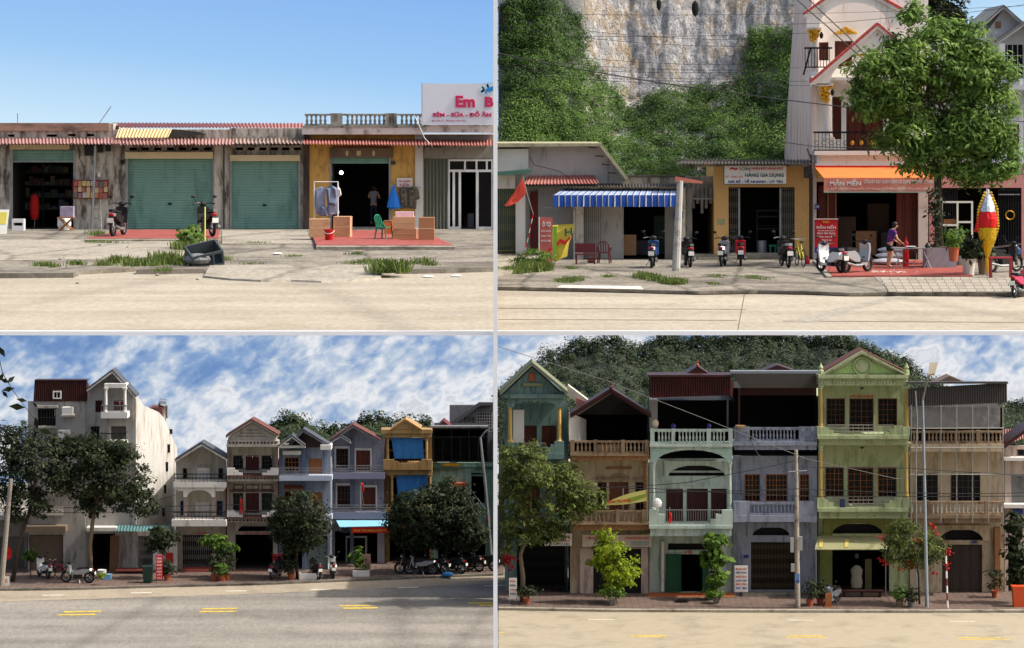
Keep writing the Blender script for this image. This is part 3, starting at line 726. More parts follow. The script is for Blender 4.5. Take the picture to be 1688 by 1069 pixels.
# ---------------------------------------------------------------- people
def skin_mesh(verts, edges, radii, root=0, sub=2):
    me = bpy.data.meshes.new('sk'); me.from_pydata([tuple(v) for v in verts], edges, []); ob = bpy.data.objects.new('sk', me); COL.objects.link(ob)
    md = ob.modifiers.new('skin', 'SKIN'); md.use_smooth_shade = True
    sv = me.skin_vertices[0].data
    for i, r in enumerate(radii): sv[i].radius = (r, r) if not isinstance(r, tuple) else r; sv[i].use_root = (i == root)
    ob.modifiers.new('sub', 'SUBSURF').levels = sub
    dg = bpy.context.evaluated_depsgraph_get(); out = bpy.data.meshes.new_from_object(ob.evaluated_get(dg)); bpy.data.objects.remove(ob); bpy.data.meshes.remove(me)
    return out
def person(px, py, yaw, label, shirt, trousers, arms, legs, short=True, bow=0.0, scale=1.0, dz=0.0, hairlen=.1, sleeve=.5):
    """arms: two (elbow, wrist) pairs; legs: two (knee, ankle) pairs; local frame faces +Y, metres"""
    t = thing('person', label, 'person', G(px, py, dz), None); t.rotation_euler = (0, 0, R(yaw)); t.scale = (scale,) * 3
    fw = math.sin(bow); up = math.cos(bow); hip = Vector((0, 0, .84)); ch = hip + Vector((0, fw * .42, up * .42)); nk = hip + Vector((0, fw * .54, up * .54)); hd = nk + Vector((0, .05 + fw * .12, .10)); tp = hd + Vector((0, .0 + fw * .06, .11))
    V = [hip, hip.lerp(ch, .45), ch, nk, hd, tp]; E = [(0, 1), (1, 2), (2, 3), (3, 4), (4, 5)]; Rr = [(.135, .11), (.115, .09), (.135, .1), .052, .088, .075]
    sh = []; hips = []
    for s, (el, wr) in zip((-1, 1), arms):
        i = len(V); S = ch + Vector((s * .155, 0, .07 * up)); el = Vector(el); wr = Vector(wr); hand = wr + (wr - el).normalized() * .07
        V += [S, el, wr, hand]; E += [(2, i), (i, i + 1), (i + 1, i + 2), (i + 2, i + 3)]; Rr += [.058, .042, .028, (.04, .018)]
        dr = (wr - el).normalized(); sdv = dr.cross(Vector((0, 0, 1)) if abs(dr.z) < .9 else Vector((0, 1, 0))).normalized(); dn = dr.cross(sdv)
        for k in range(4):
            j = len(V); o = sdv * (.012 * (k - 1.5) * 1.5); ln = (.055, .07, .075, .06)[k]
            V += [hand + o + dr * ln * .6, hand + o + dr * ln + dn * .02]; E += [(i + 3, j), (j, j + 1)]; Rr += [.0085, .007]
        j = len(V); V += [hand + sdv * .045 - dr * .01, hand + sdv * .05 + dr * .03]; E += [(i + 3, j), (j, j + 1)]; Rr += [.01, .008]
        sh.append((S, el, wr))
    for s, (kn, an) in zip((-1, 1), legs):
        i = len(V); H = hip + Vector((s * .085, 0, -.07)); kn = Vector(kn); an = Vector(an); V += [H, kn, an, an + Vector((0, .13, -.045))]
        E += [(0, i), (i, i + 1), (i + 1, i + 2), (i + 2, i + 3)]; Rr += [.085, .055, .036, (.04, .025)]; hips.append((H, kn, an))
    def put(nm, me, mat, par=None):
        me.materials.clear(); me.materials.append(mat); me.polygons.foreach_set('use_smooth', [True] * len(me.polygons)); o = bpy.data.objects.new(nm, me); COL.objects.link(o); o.parent = par or t; return o
    put('body', skin_mesh(V, E, Rr), skin)
    # shirt
    v = [hip - Vector((0, 0, .04)), hip.lerp(ch, .45), ch, ch.lerp(nk, .55)]; e = [(0, 1), (1, 2), (2, 3)]; r = [(.155, .13), (.138, .115), (.15, .118), .075]
    for S, el, wr in sh:
        i = len(v); v += [S, S.lerp(el, sleeve)]; e += [(2, i), (i, i + 1)]; r += [.074, .06]
    put('shirt', skin_mesh(v, e, r), shirt)
    v = [hip + Vector((0, 0, .06)), hip - Vector((0, 0, .02))]; e = [(0, 1)]; r = [(.14, .118), (.15, .125)]
    for H, kn, an in hips:
        i = len(v); v += [H, H.lerp(kn, .7)]; e += [(1, i), (i, i + 1)]; r += [.105, .085]
        if not short: v += [kn, kn.lerp(an, .92)]; e += [(i + 1, i + 2), (i + 2, i + 3)]; r += [.075, .055]
    put('shorts' if short else 'trousers', skin_mesh(v, e, r), trousers)
    mb = MB().ball(hd + Vector((0, -.025, .06)), .098, .108, .115, 12, 8); mb.ball(hd + Vector((0, -.08, .0)), .075, .05, .1 + hairlen * .3, 10, 6); put('hair', _mesh('hair', mb, hairm, (0, 0, 0)), hairm)
    mb = MB()
    for s in (-1, 1): mb.ball(hd + Vector((s * .032, .083, .03)), .013, .008, .008, 6, 4)
    mb.ball(hd + Vector((0, .085, -.045)), .022, .006, .006, 6, 4); put('eyes_and_mouth', _mesh('e', mb, hairm, (0, 0, 0)), hairm)
    mb = MB().ball(hd + Vector((0, .095, -.005)), .013, .018, .022, 6, 5)
    for s in (-1, 1): mb.ball(hd + Vector((s * .088, 0, .01)), .012, .02, .03, 6, 5)
    put('nose_and_ears', _mesh('n', mb, skin, (0, 0, 0)), skin)
    return t
# ================================================================= upper left: single-storey shop row
use(TL)
KERB_TL = [(-60, 447), (120, 447), (232, 441), (345, 439), (470, 439), (632, 441), (700, 440), (814, 436)]
mb = MB(); mb.slab(gpoly([(-60, 378.5), (814, 378.5)] , .12) + gpoly(list(reversed(KERB_TL)), .12), .13); struct('pavement', pave_old, mb)
# kerb stones standing in front of the pavement, with a broken gap at the driveway
for (xa, ya, xb, yb) in ((232, 441.5, 290, 441), (290.5, 441, 344, 440), (660, 441.2, 735, 440), (735.5, 440, 814, 437.5), (-60, 447.6, 40, 447.6), (40.5, 447.6, 130, 447)):
    a = G(xa, ya, .14); b = G(xb, yb, .14); mb = MB(); mb.slab([a, b, b - Vector((0, 1.1, 0)), a - Vector((0, 1.1, 0))], .16); o = struct('kerb_stone', kerbm, mb)
# sloping driveway apron
ed = [(336, 455), (380, 459.5), (430, 462), (480, 461.5), (530, 463.5), (580, 462), (628, 457.5)]
mb = MB(); top = gpoly([(346 + (634 - 346) * i / 6, 437) for i in range(7)], .135); low = [G(x, y, .05) for x, y in ed]; bot = [p - Vector((0, .05, .06)) for p in low]
n = 7; mb.add(top + low + bot, [(i, i + 1, n + i + 1, n + i) for i in range(6)] + [(n + i, n + i + 1, 2 * n + i + 1, 2 * n + i) for i in range(6)]); struct('driveway', apron, mb)
# paler concrete patches and a raised strip
mb = MB(); mb.slab(gpoly([(-60, 396), (140, 395), (352, 399), (352, 424), (120, 428), (-60, 430)], .14), .03); struct('pavement', apron, mb)
mb = MB(); mb.slab(gpoly([(366, 380), (505, 380), (520, 402), (366, 402)], .145), .04); struct('pavement', apron, mb)
mb = MB(); mb.slab(gpoly([(206, 379), (362, 379), (359, 393), (140, 393)], .22), .12); struct('tiled_terrace', redtile, mb)
mb = MB(); mb.slab(gpoly([(140, 393.3), (359, 393.3), (359, 395.2), (139, 395.2)], .20), .1); struct('terrace_edge', apron, mb)
mb = MB(); mb.slab(gpoly([(511, 380), (694, 380), (748, 404.5), (522, 404.5)], .24), .14); struct('tiled_terrace', redtile, mb)
mb = MB(); mb.slab(gpoly([(522, 404.8), (748, 404.8), (749, 407), (521, 407)], .225), .1); struct('terrace_edge', apron, mb)

GD = .12          # pavement height
# ---- shop with the goods rack (far left)
s1 = thing('shop_building', 'left-edge shop with half-raised green shutter and stained concrete fascia', 'shop', W(90, 378), 'row of single-storey shops')
op1 = (20, 247, 122, 378)
facade(s1, -40, 204, 186, 378, [op1, (13, 222, 24, 226), (77, 222, 94, 226), (112, 221, 125, 225), (143, 221, 155, 225)], 0, oldwhite, depth=7)
boxpart(s1, 'fascia', M('brown stained concrete', (160, 128, 110), var=.25, dirt=(104, 84, 74), damt=.6, streak=.6), -40, 203, 180, 216, -.12, -.004)
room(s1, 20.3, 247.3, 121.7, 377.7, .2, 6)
mb = MB(); mb.box(16, 239, 114, 247, -.25, -.004); part(s1, 'shutter_box', beige, mb)
mb = MB(); mb.ribs(21, 248, 121, 266.5, .06, .1, .012); part(s1, 'roller_shutter', green, mb)
boxpart(s1, 'shutter_bar', steel, 21, 266, 121, 268, .04, .08)
for x in (18, 121): boxpart(s1, 'guide_rail', steel, x, 248, x + 3, 378, -.05, -.004)
mb = MB(); mb.corr(W(-40, 228, -.02), W(196, 228, -.02), W(196, 237.5, -1.3), W(-40, 237.5, -1.3), 42, .035); part(s1, 'awning', pinkroof, mb)
for x in (8, 62, 118, 170): part(s1, 'awning_bracket', darksheet, MB().tube([W(x, 236, -1.25), W(x, 240, -.02)], .02, 5))
# meter boxes, cables
for (x0, y0, x1, y1) in ((139, 240, 156, 257), (161, 238, 169, 252), (174, 239, 182, 250)):
    solo('meter_box', 'grey metal %s fixed under the left awning' % ('electricity meter box, the largest' if x0 == 139 else 'small junction box beside the meter box' if x0 == 161 else 'small box nearest the wall joint'), 'meter box', plastic_black, MB().box(x0, y0, x1, y1, -.24, -.006))
solo('cable', 'loose black cables dangling on the stained wall below the meter box', 'cable', wirem, MB().tube([W(130, 244, -.06), W(131, 262, -.05), W(136, 272, -.05), W(141, 277, -.05)], .014, 5).tube([W(128, 240, -.06), W(133, 252, -.05), W(131, 262, -.07)], .012, 5))
solo('drain_pipe', 'rusty grey steel post in front of the goods rack', 'pipe', steel, MB().tube([W(157, 240, -.9), W(155, 300, -.95), W(151, 381, -1.0) ], .055, 8), group=None)
solo('wall_lamp', 'small white lamp on the wall above the goods rack', 'lamp', plate, MB().lathe(W(163, 292, -.1), [(.05, 0), (.07, .05), (.06, .15), (.03, .2)], 8))
# interior goods
sh = thing('goods_shelf', 'tall dark shelf of packaged goods inside the left shop', 'shelf', W(70, 362, 3.6))
cols = [M('pack %d' % i, c, var=.15, rough=.5) for i, c in enumerate([(96, 48, 36), (48, 56, 80), (104, 94, 66), (52, 70, 56), (98, 98, 98), (78, 48, 60)])]
for r in range(4):
    y = 285 + r * 20; boxpart(sh, 'shelf_board', darksheet, 24, y, 118, y + 1.5, 3.4, 3.9)
    x = 25
    while x < 112:
        w_ = random.uniform(3, 12); h_ = random.uniform(4, 16); boxpart(sh, 'package', random.choice(cols), x, y - h_, x + w_ - .8, y - .05, 3.5, 3.8); x += w_
for x in (23, 70, 118): boxpart(sh, 'upright', darksheet, x, 275, x + 1.5, 376, 3.39, 3.91)
rb = thing('hanging_clothes', 'red garment hanging in the dark left shop doorway', 'clothing', W(57, 345, 1.5))
part(rb, 'garment', redcloth, MB().lathe(W(57, 362, 1.4), [(.15, 0), (.2, .25), (.2, .6), (.16, .95), (.08, 1.05)], 9))
part(rb, 'stand', steel, MB().tube([W(57, 376, 1.4), W(57, 322, 1.4)], .02, 5))
# goods rack on the pier between shops
rk = thing('snack_rack', 'wall rack hung with colourful snack packets beside the left doorway', 'rack', W(149, 328, -.2))
boxpart(rk, 'back_board', M('rack board', (128, 60, 48), var=.2), 120, 297, 178, 328, -.22, -.008)
pk = [(190, 60, 40), (222, 190, 120), (70, 80, 60), (210, 110, 60), (200, 190, 180), (176, 70, 60), (225, 205, 90), (150, 80, 90)]
for i in range(8):
    for j in range(3):
        q = (i * 3 + j * 5 + i * j) % 8; c = M('snack %d' % q, [int(v * .6 + 56) for v in pk[q]], var=.5, scale=11, rough=.5); jx = random.uniform(-.6, .6); jy = random.uniform(-1, 1)
        boxpart(rk, 'snack_packet', c, 121.5 + i * 7 + jx, 299 + j * 9.6 + jy, 127.5 + i * 7 + jx, 307.4 + j * 9.6 + jy, -.27 - random.uniform(0, .05), -.225)
st = thing('step_ladder', 'small rusty steel ladder leaning on the pier below the goods rack', 'ladder', G(161, 384, GD))
part(st, 'rails', steel, MB().tube([W(155, 330, -.4), W(153, 378, -1)], .02, 5).tube([W(165, 330, -.4), W(167, 378, -1)], .02, 5))
part(st, 'rungs', steel, MB().tube([W(155, 345, -.6), W(166, 345, -.6)], .018, 5).tube([W(154, 360, -.8), W(166, 360, -.8)], .018, 5))
# white crate, folding table, board
cr = thing('milk_crate', 'white plastic crate with a dark slot at the left doorway', 'crate', G(30, 381, GD)); c0 = gd(381, GD)
mb = MB(); mb.wall(19.5, 350, 39, 369.5, [(22, 356, 37, 361)], c0, c0 + .05); mb.box(19.5, 350, 21, 369.5, c0 + .05, c0 + .5); mb.box(37.5, 350, 39, 369.5, c0 + .05, c0 + .5); mb.box(21, 350, 37.5, 351.5, c0 + .05, c0 + .5); part(cr, 'shell', whitegloss, mb)
cr.location = W(30, 369.5, c0); cr.location.z = GD
for ch in cr.children: ch.data.transform(Matrix.Translation((0, 0, GD - W(30, 369.5, c0).z)))
def on_ground_box(th, name, mat, px, py, w_, dp, h_, x_off=0, z=0, dz=GD):
    p = G(px, py, dz); mb = MB(); mb.wb(p.x + x_off - w_ / 2, p.y, p.z + z, p.x + x_off + w_ / 2, p.y + dp, p.z + z + h_); return part(th, name, mat, mb)
ft = thing('folding_table', 'small folding wooden table with crossed legs holding a box', 'table', G(108, 381, GD)); b = ft.location
part(ft, 'table_top', orangewood, MB().wb(b.x - .33, b.y - .1, .62, b.x + .33, b.y + .5, .66))
for yy in (-.05, .42):
    for s in (-1, 1): part(ft, 'leg', orangewood, MB().tube([(b.x - .26 * s, b.y + yy + .012 * s, .62), (b.x + .28 * s, b.y + yy + .012 * s, GD)], .025, 5))
bx_ = solo('carton', 'printed purple and white carton on the folding table', 'box', M('printed carton', (150, 140, 160), var=.5, scale=5), MB().wb(b.x - .22, b.y, .66, b.x + .3, b.y + .4, 1.08))
solo('sack', 'pale plastic sack slumped behind the folding table', 'sack', plate, MB().lathe((b.x - .2, b.y + 1.0, GD), [(.2, 0), (.28, .2), (.26, .45), (.1, .6)], 9))
bd = thing('notice_board', 'leaning yellow and white notice board at the left picture edge', 'sign', G(3, 386, GD)); b = bd.location
part(bd, 'panel', plate, MB().hexa([(b.x - .3, b.y, GD), (b.x + .18, b.y, GD), (b.x + .24, b.y + .25, 1.05), (b.x - .24, b.y + .25, 1.05)], [(b.x - .3, b.y + .03, GD), (b.x + .18, b.y + .03, GD), (b.x + .24, b.y + .28, 1.05), (b.x - .24, b.y + .28, 1.05)]))
part(bd, 'sticker', M('yellow sticker', (214, 200, 90), var=.2), MB().hexa([(b.x - .2, b.y + .09, .5), (b.x + .14, b.y + .09, .5), (b.x + .18, b.y + .21, .95), (b.x - .16, b.y + .21, .95)], [(b.x - .2, b.y + .10, .5), (b.x + .14, b.y + .10, .5), (b.x + .18, b.y + .22, .95), (b.x - .16, b.y + .22, .95)]))

# ---- shop with the wide closed shutter
s2 = thing('shop_building', 'shop with wide closed green roller shutter and yellow sheet patch above', 'shop', W(280, 378), 'row of single-storey shops')
vents = [(213 + i * 20.5, 243.5, 225 + i * 20.5, 248) for i in range(7)]
facade(s2, 186.3, 214, 378, 378, vents + [(211, 262, 351, 378)], 0, oldwhite, depth=7)
mb = MB(); mb.ribs(211, 262, 351, 377.5, .06, .105, .014); part(s2, 'roller_shutter', green, mb)
boxpart(s2, 'shutter_box', beige, 206, 251, 351, 262, -.3, -.004)
for x in (208, 350): boxpart(s2, 'guide_rail', steel, x, 262, x + 3, 378, -.06, -.005)
boxpart(s2, 'lock', blackiron, 277, 335, 283, 338, .0, .05)
mb = MB(); mb.corr(W(184, 203, 2.2), W(500, 203.5, 2.2), W(500, 211.5, .3), W(200, 210.5, .3), 54, .03); part(s2, 'roof', redroof, mb)
mb = MB(); mb.corr(W(196, 213, -.2), W(284, 213, -.2), W(277, 227, -.5), W(191, 227, -.5), 16, .025); part(s2, 'yellow_sheet', M('yellow sheet', (200, 172, 118), rough=.5, var=.12, dirt=(180, 140, 70), damt=.35), mb)
prismpart(s2, 'dark_gap_fill', darksheet, [(283, 213), (330, 218), (340, 222), (300, 226), (276, 227)], -.16, -.01)  # dark sheet stands in for the dark gap beside the yellow sheet
mb = MB(); mb.corr(W(180, 228, -.02), W(386, 229, -.02), W(384, 238.5, -1.35), W(182, 238.5, -1.35), 36, .04); part(s2, 'awning', pinkroof, mb)
for x in (205, 260, 318, 370): part(s2, 'awning_bracket', darksheet, MB().tube([W(x, 237, -1.3), W(x, 242, -.02)], .02, 5))
boxpart(s2, 'pilaster', oldwhite, 353, 240, 374, 378, -.12, -.005)
solo('drain_pipe', 'thin dark downpipe between the two closed green shutters', 'pipe', darksheet, MB().tube([W(369, 240, -.2), W(369, 378, -.2)], .035, 6), group=None)
solo('wall_lamp', 'small round black lamp beside the wide closed shutter', 'lamp', plastic_black, MB().ball(W(202, 268, -.15), .1, .12, .1).tube([W(203, 268, -.1), W(207, 260, -.02)], .02, 5))
# ---- shop with the narrow closed shutter
s3 = thing('shop_building', 'shop with narrower closed green shutter under a dentilled concrete beam', 'shop', W(437, 378), 'row of single-storey shops')
facade(s3, 378.3, 212, 500, 378, [(389 + i * 19, 243.5, 401 + i * 19, 248) for i in range(6)] + [(381, 266, 493, 378)], 0, oldwhite, depth=7)
mb = MB(); mb.ribs(381, 266, 493, 377.5, .06, .105, .014); part(s3, 'roller_shutter', green, mb)
boxpart(s3, 'shutter_box', beige, 379, 256, 494, 266, -.28, -.004)
for x in (379, 492): boxpart(s3, 'guide_rail', steel, x, 266, x + 3, 378, -.06, -.005)
boxpart(s3, 'lock', blackiron, 433, 337, 439, 340, .0, .05)
mb = MB(); mb.corr(W(384, 228, -.02), W(499, 228, -.02), W(500, 237, -1.2), W(384, 237, -1.2), 18, .04); part(s3, 'awning', M('broken sheet', (150, 128, 116), rough=.7, var=.35, dirt=(96, 84, 76), damt=.6), mb)
for i in range(9):
    prismpart(s3, 'sheet_scrap', dirtyconc, [(388 + i * 12, 228), (396 + i * 12, 225 - (i % 3)), (399 + i * 12, 229)], -.4, -.36)
boxpart(s3, 'drip_beam', dirtyconc, 379, 240, 499, 243, -.2, -.006)
# ---- ochre shop with the balustrade
s4 = thing('shop_building', 'ochre shop with open dark doorway and concrete balustrade on the roof', 'shop', W(595, 378), 'row of single-storey shops')
facade(s4, 510, 222, 684, 378, [(546, 244, 641, 378)], 0, yellowwall, depth=7)
facade(s4, 500.3, 222, 509.7, 378, [], -.15, M('dark brown pier', (92, 76, 66), var=.3, dirt=(50, 42, 38), damt=.6, streak=2), name='pilaster', depth=0)
facade(s4, 684.3, 222, 697, 378, [], -.1, white, name='pilaster', depth=0)
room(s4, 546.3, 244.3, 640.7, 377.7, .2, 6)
boxpart(s4, 'shutter_box', M('brown box', (112, 92, 74), var=.2, dirt=(70, 60, 50), damt=.5), 543, 244, 648, 260, -.3, -.004)
for (x, w_) in ((570, 4), (588, 7), (614, 4)): boxpart(s4, 'faded_lettering', M('faded ink', (196, 180, 140), var=.2), x, 249, x + w_, 257, -.306, -.302)
mb = MB(); mb.ribs(546.5, 260, 640.5, 270, .06, .1, .012); part(s4, 'roller_shutter', green, mb)
for x in (543.5, 641): boxpart(s4, 'guide_rail', steel, x, 260, x + 3, 378, -.05, -.004)
boxpart(s4, 'ledge', M('ledge white', (206, 200, 190), var=.1, dirt=(96, 92, 84), damt=.5), 498, 211, 697, 222, -.7, .1)
boxpart(s4, 'moss_strip', dirtyconc, 499, 207.5, 697, 211, -.72, .1)
balustrade(s4, 502, 188, 696, 207.5, -.5, 26, dirtyconc, piers=((545, 564), (635, 654)), rail=3, base=2.5)
mb = MB(); mb.corr(W(498, 228, -.02), W(814, 231, -.02), W(814, 240.5, -1.5), W(496, 237.5, -1.5), 62, .04); part(s4, 'awning', redroof, mb)
for x in (520, 580, 640, 690, 750, 800): part(s4, 'awning_bracket', darksheet, MB().tube([W(x, 239, -1.45), W(x, 244, -.02)], .02, 5))
solo('bulb', 'lit white bulb glowing inside the ochre shop', 'lamp', emis('lit bulb', (255, 255, 250), 9), MB().ball(W(562.5, 285, 1.2), .075, .075, .075, 12, 8))
solo('cable', 'thin cord holding the lit bulb', 'cable', wirem, MB().tube([W(562.5, 282.5, 1.2), W(562.5, 246, 1.2)], .006, 4))
boxpart(s4, 'number_plate', darksheet, 644, 266, 652, 272, -.05, -.006)
boxpart(s4, 'door_sill', apron, 560, 375, 641, 379, -.3, .19)
# clothes rack left of the doorway
cl = thing('clothes_rack', 'white pipe rack hung with blue-grey work clothes by the ochre doorway', 'clothes rack', G(537, 384, .24)); d0 = gd(384, .24)
part(cl, 'rack_frame', whitegloss, MB().tube([W(518, 380, d0), W(518, 300, d0), W(557, 300, d0), W(557, 380, d0)], .03, 6))
gcol = M('blue grey cloth', (128, 140, 160), var=.25, scale=4, rough=.9); gcol2 = M('slate cloth', (104, 116, 138), var=.3, scale=4, rough=.9)
def garment(th, pts, d, mat, name='garment', t=.14):
    n = len(pts); cx = sum(p[0] for p in pts) / n; cy = sum(p[1] for p in pts) / n; v = [W(x, y, d + t * .5 + random.uniform(-.04, .04)) for x, y in pts]
    v += [W(cx + (x - cx) * .6, cy + (y - cy) * .75, d + random.uniform(-.07, .03)) for x, y in pts]; v += [W(cx + (x - cx) * .6, cy + (y - cy) * .75, d + t) for x, y in pts]
    fs = [(i, (i + 1) % n, n + (i + 1) % n, n + i) for i in range(n)] + [((i + 1) % n, i, 2 * n + i, 2 * n + (i + 1) % n) for i in range(n)] + [tuple(range(n, 2 * n)), tuple(range(3 * n - 1, 2 * n - 1, -1))]
    return part(th, name, mat, MB().add(v, fs))
garment(cl, [(519, 313), (530, 307), (536, 312), (536, 345), (531, 355), (522, 354), (518, 334)], d0, gcol)
garment(cl, [(536, 310), (546, 306), (556, 310), (558, 330), (554, 340), (540, 338)], d0 - .1, gcol2)
garment(cl, [(540, 336), (556, 336), (560, 352), (546, 356), (538, 353)], d0 - .05, gcol)
garment(cl, [(529, 340), (540, 342), (541, 357), (527, 357)], d0 - .12, gcol2)
garment(cl, [(556, 306), (561, 312), (563, 322), (558, 326)], d0 + .02, plate, name='plastic_bag')
def carton(px, py, w_, dp, h_, mat, label, dz=.24, flap=False, z=0, yaw=0, group='cardboard boxes'):
    p = G(px, py, dz); t = thing('cardboard_box', label, 'box', p + Vector((0, 0, z)), group); b = t.location; hh = h_
    part(t, 'carton', mat, MB().wb(b.x - w_ / 2, b.y, b.z, b.x + w_ / 2, b.y + dp, b.z + hh))
    part(t, 'tape', M('tape', (200, 170, 130), var=.1, rough=.4), MB().wb(b.x - w_ / 2 + .01, b.y - .004, b.z + hh * .48, b.x + w_ / 2 - .01, b.y - .001, b.z + hh * .53))
    t.rotation_euler = (0, 0, R(yaw)); return t
woven = M('woven basket', (186, 148, 112), var=.3, scale=7, rough=.9, dirt=(136, 100, 72), damt=.5)
carton(527, 391.5, .76, .7, .66, woven, 'open brown carton of clothes left of the red bucket', yaw=4)
carton(563, 391, .62, .7, .74, woven, 'brown carton of clothes right of the red bucket', yaw=-4)
def bucket(px, py, label, r, h_, mat, dz):
    b = G(px, py, dz); t = thing('bucket', label, 'bucket', b)
    part(t, 'pail', mat, MB().lathe(b, [(r * .72, 0), (r, h_), (r * 1.07, h_), (r * 1.07, h_ * .93), (r * .98, h_ * .92), (r * .9, h_ * .9)], 14)); a = [b + Vector((r * math.cos(t_), -r * 1.05 * math.sin(t_) - .02, h_ * (.95 - .35 * math.sin(t_)))) for t_ in np.linspace(0, math.pi, 9)]
    part(t, 'handle', plate, MB().tube(a, .01, 5)); return t
bucket(542.5, 396, 'red plastic bucket with white handle on the tiled terrace', .19, .38, redgloss, .24)
# right of the doorway
solo('tarpaulin', 'bright blue tarpaulin bundle hanging beside the ochre doorway', 'tarpaulin', M('blue tarp', (30, 118, 214), var=.25, scale=5, rough=.4), MB().lathe(W(649, 345, -.35), [(.16, 0), (.3, .08), (.24, .35), (.16, .62), (.07, .88), (.02, 1.0)], 9, 1, .55), group=None)
hk = thing('hanging_clothes', 'camouflage jackets hanging under a small white sign', 'clothing', W(674, 345, -.2)); camo = M('camouflage cloth', (112, 104, 88), var=.1, scale=3, dirt=(52, 50, 42), damt=.75, dscale=5, rough=.9)
garment(hk, [(658, 313), (664, 308), (673, 312), (674, 343), (660, 345)], -.35, camo); garment(hk, [(672, 311), (682, 307), (690, 312), (692, 328), (687, 330), (686, 345), (673, 344)], -.4, camo)
part(hk, 'hanging_rail', steel, MB().tube([W(655, 309, -.25), W(693, 309, -.25)], .015, 5))
sg = thing('sign', 'small white sign reading SỮA above the camouflage jackets', 'sign', W(667, 309, -.1)); boxpart(sg, 'board', whitetext, 654, 294, 680, 309, -.1, -.006); text(sg, 'GIÁ BUÔN', 657, 297, 677, 300.5, -.102, redtext); text(sg, '5 SỮA', 659, 301.5, 675, 307.5, -.102, redtext, .02)
def chair(px, py, yaw, label, mat, dz, scale=1.0, name='plastic_chair'):
    t = thing(name, label, 'chair', G(px, py, dz), 'plastic chairs'); t.rotation_euler = (0, 0, R(yaw)); t.scale = (scale,) * 3
    def put(nm, mb): o = bpy.data.objects.new(nm, _mesh(nm, mb, mat, (0, 0, 0))); COL.objects.link(o); o.parent = t
    put('seat', MB().wb(-.22, -.22, .4, .22, .22, .43)); 
    for sx in (-1, 1):
        for sy in (-1, 1): put('leg', MB().tube([(sx * .19, sy * .19, .4), (sx * .24, sy * .24, 0)], .028, 5))
        put('armrest', MB().tube([(sx * .22, .2, .43), (sx * .26, .18, .62), (sx * .26, -.1, .62), (sx * .22, -.2, .43)], .022, 5))
    mb = MB(); mb.tube([(-.2, .2, .43), (-.21, .28, .75), (-.1, .3, .85), (.1, .3, .85), (.21, .28, .75), (.2, .2, .43)], .025, 5)
    for x in (-.1, 0, .1): mb.tube([(x, .2, .43), (x, .29, .84)], .02, 4)
    put('backrest', mb); return t
greenplastic = M('green plastic', (22, 128, 92), rough=.4, var=.1)
chair(633, 394, 60, 'green plastic chair facing the ochre doorway', greenplastic, .24)
carton(667, 394, .86, .8, .36, cardboard, 'lower wide cardboard box of the stack by the ochre wall')
carton(666, 394, .8, .7, .42, M('pale cardboard', (190, 152, 112), var=.15), 'upper wide cardboard box of the stack by the ochre wall', z=.36, yaw=3)
p = G(668, 394, .24); solo('parcel', 'pink and white wrapped parcel lying on the stacked cardboard boxes', 'parcel', M('pink wrap', (236, 196, 204), var=.15, scale=6, rough=.4), MB().wb(p.x - .36, p.y + .1, p.z + .785, p.x + .3, p.y + .6, p.z + .96), group=None)
carton(703, 396, .56, .6, .8, M('dark cardboard', (160, 118, 82), var=.15), 'tall narrow cardboard box at the terrace corner')
carton(640, 386, .3, .3, .5, M('orange carton', (190, 96, 50), var=.2), 'small orange box behind the green chair')
person(616, 370.5, -12, 'person in grey shirt and dark trousers standing inside the ochre shop', M('grey shirt', (138, 134, 138), rough=.9, var=.2), M('navy trousers', (38, 42, 56), rough=.9, var=.2), (((-.24, .06, 1.12), (-.1, .26, 1.12)), ((.25, .04, 1.12), (.14, .26, 1.1))), (((-.1, .05, .46), (-.1, -.02, .06)), ((.1, .02, .46), (.11, -.05, .06))), short=False, bow=.08, dz=.13)
# ---- glass-door shop with the big sign
s5 = thing('shop_building', 'shop with white framed glass door and folded grey shutter below the big sign', 'shop', W(755, 378), 'row of single-storey shops')
facade(s5, 697.3, 222, 814, 378.5, [(699, 262, 812, 378.5)], 0, M('grey plaster', (150, 146, 138), var=.15, dirt=(104, 100, 94), damt=.5), depth=7)
boxpart(s5, 'ledge', M('ledge white', (206, 200, 190)), 697.3, 206, 814, 219, -.7, .1)
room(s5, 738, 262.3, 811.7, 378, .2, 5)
a = W(699, 262, .05); b = W(739, 262, .05); c = W(739, 386, -.35); e = W(699, 378, .05); c = W(739, 378, .05)
mb = MB(); mb.corr(a, b, c, e, 7, .07); part(s5, 'folded_shutter', M('olive grey sheet', (128, 130, 118), rough=.5, var=.15, dirt=(92, 94, 86), damt=.4, streak=3), mb)
mb = MB(); mb.wall(739, 263, 812, 378, [(741.5, 266, 765, 280), (768, 266, 784, 280), (787, 266, 801, 280), (804, 266, 810, 280), (741.5, 284, 746, 374), (750, 284, 756, 374), (760, 284, 784.5, 378), (789, 284, 810, 374)], .0, .06); dr = part(s5, 'glass_door', whitegloss, mb)
for (x0, y0, x1, y1) in ((741.5, 266, 765, 280), (768, 266, 784, 280), (787, 266, 801, 280), (804, 266, 810, 280), (789, 284, 810, 374), (750, 284, 756, 374)):
    mb = MB(); mb.box(x0, y0, x1, y1, .025, .035); part(dr, 'pane', glassd, mb)
for (x, y, h_, c) in ((776, 352, 20, (180, 180, 185)), (770, 360, 12, (120, 90, 60)), (800, 350, 24, (205, 190, 150)), (805, 345, 18, (215, 190, 50))):
    solo('carton', 'pale packed goods behind the glass door, %s' % {776: 'the tall grey one', 770: 'the low brown one', 800: 'the cream one', 805: 'the yellow one'}[x], 'box', M('goods %d' % x, c, var=.2), MB().box(x - 5, y, x + 5, 378, 2.0 + (x % 4) * .6, 2.4 + (x % 4) * .6))
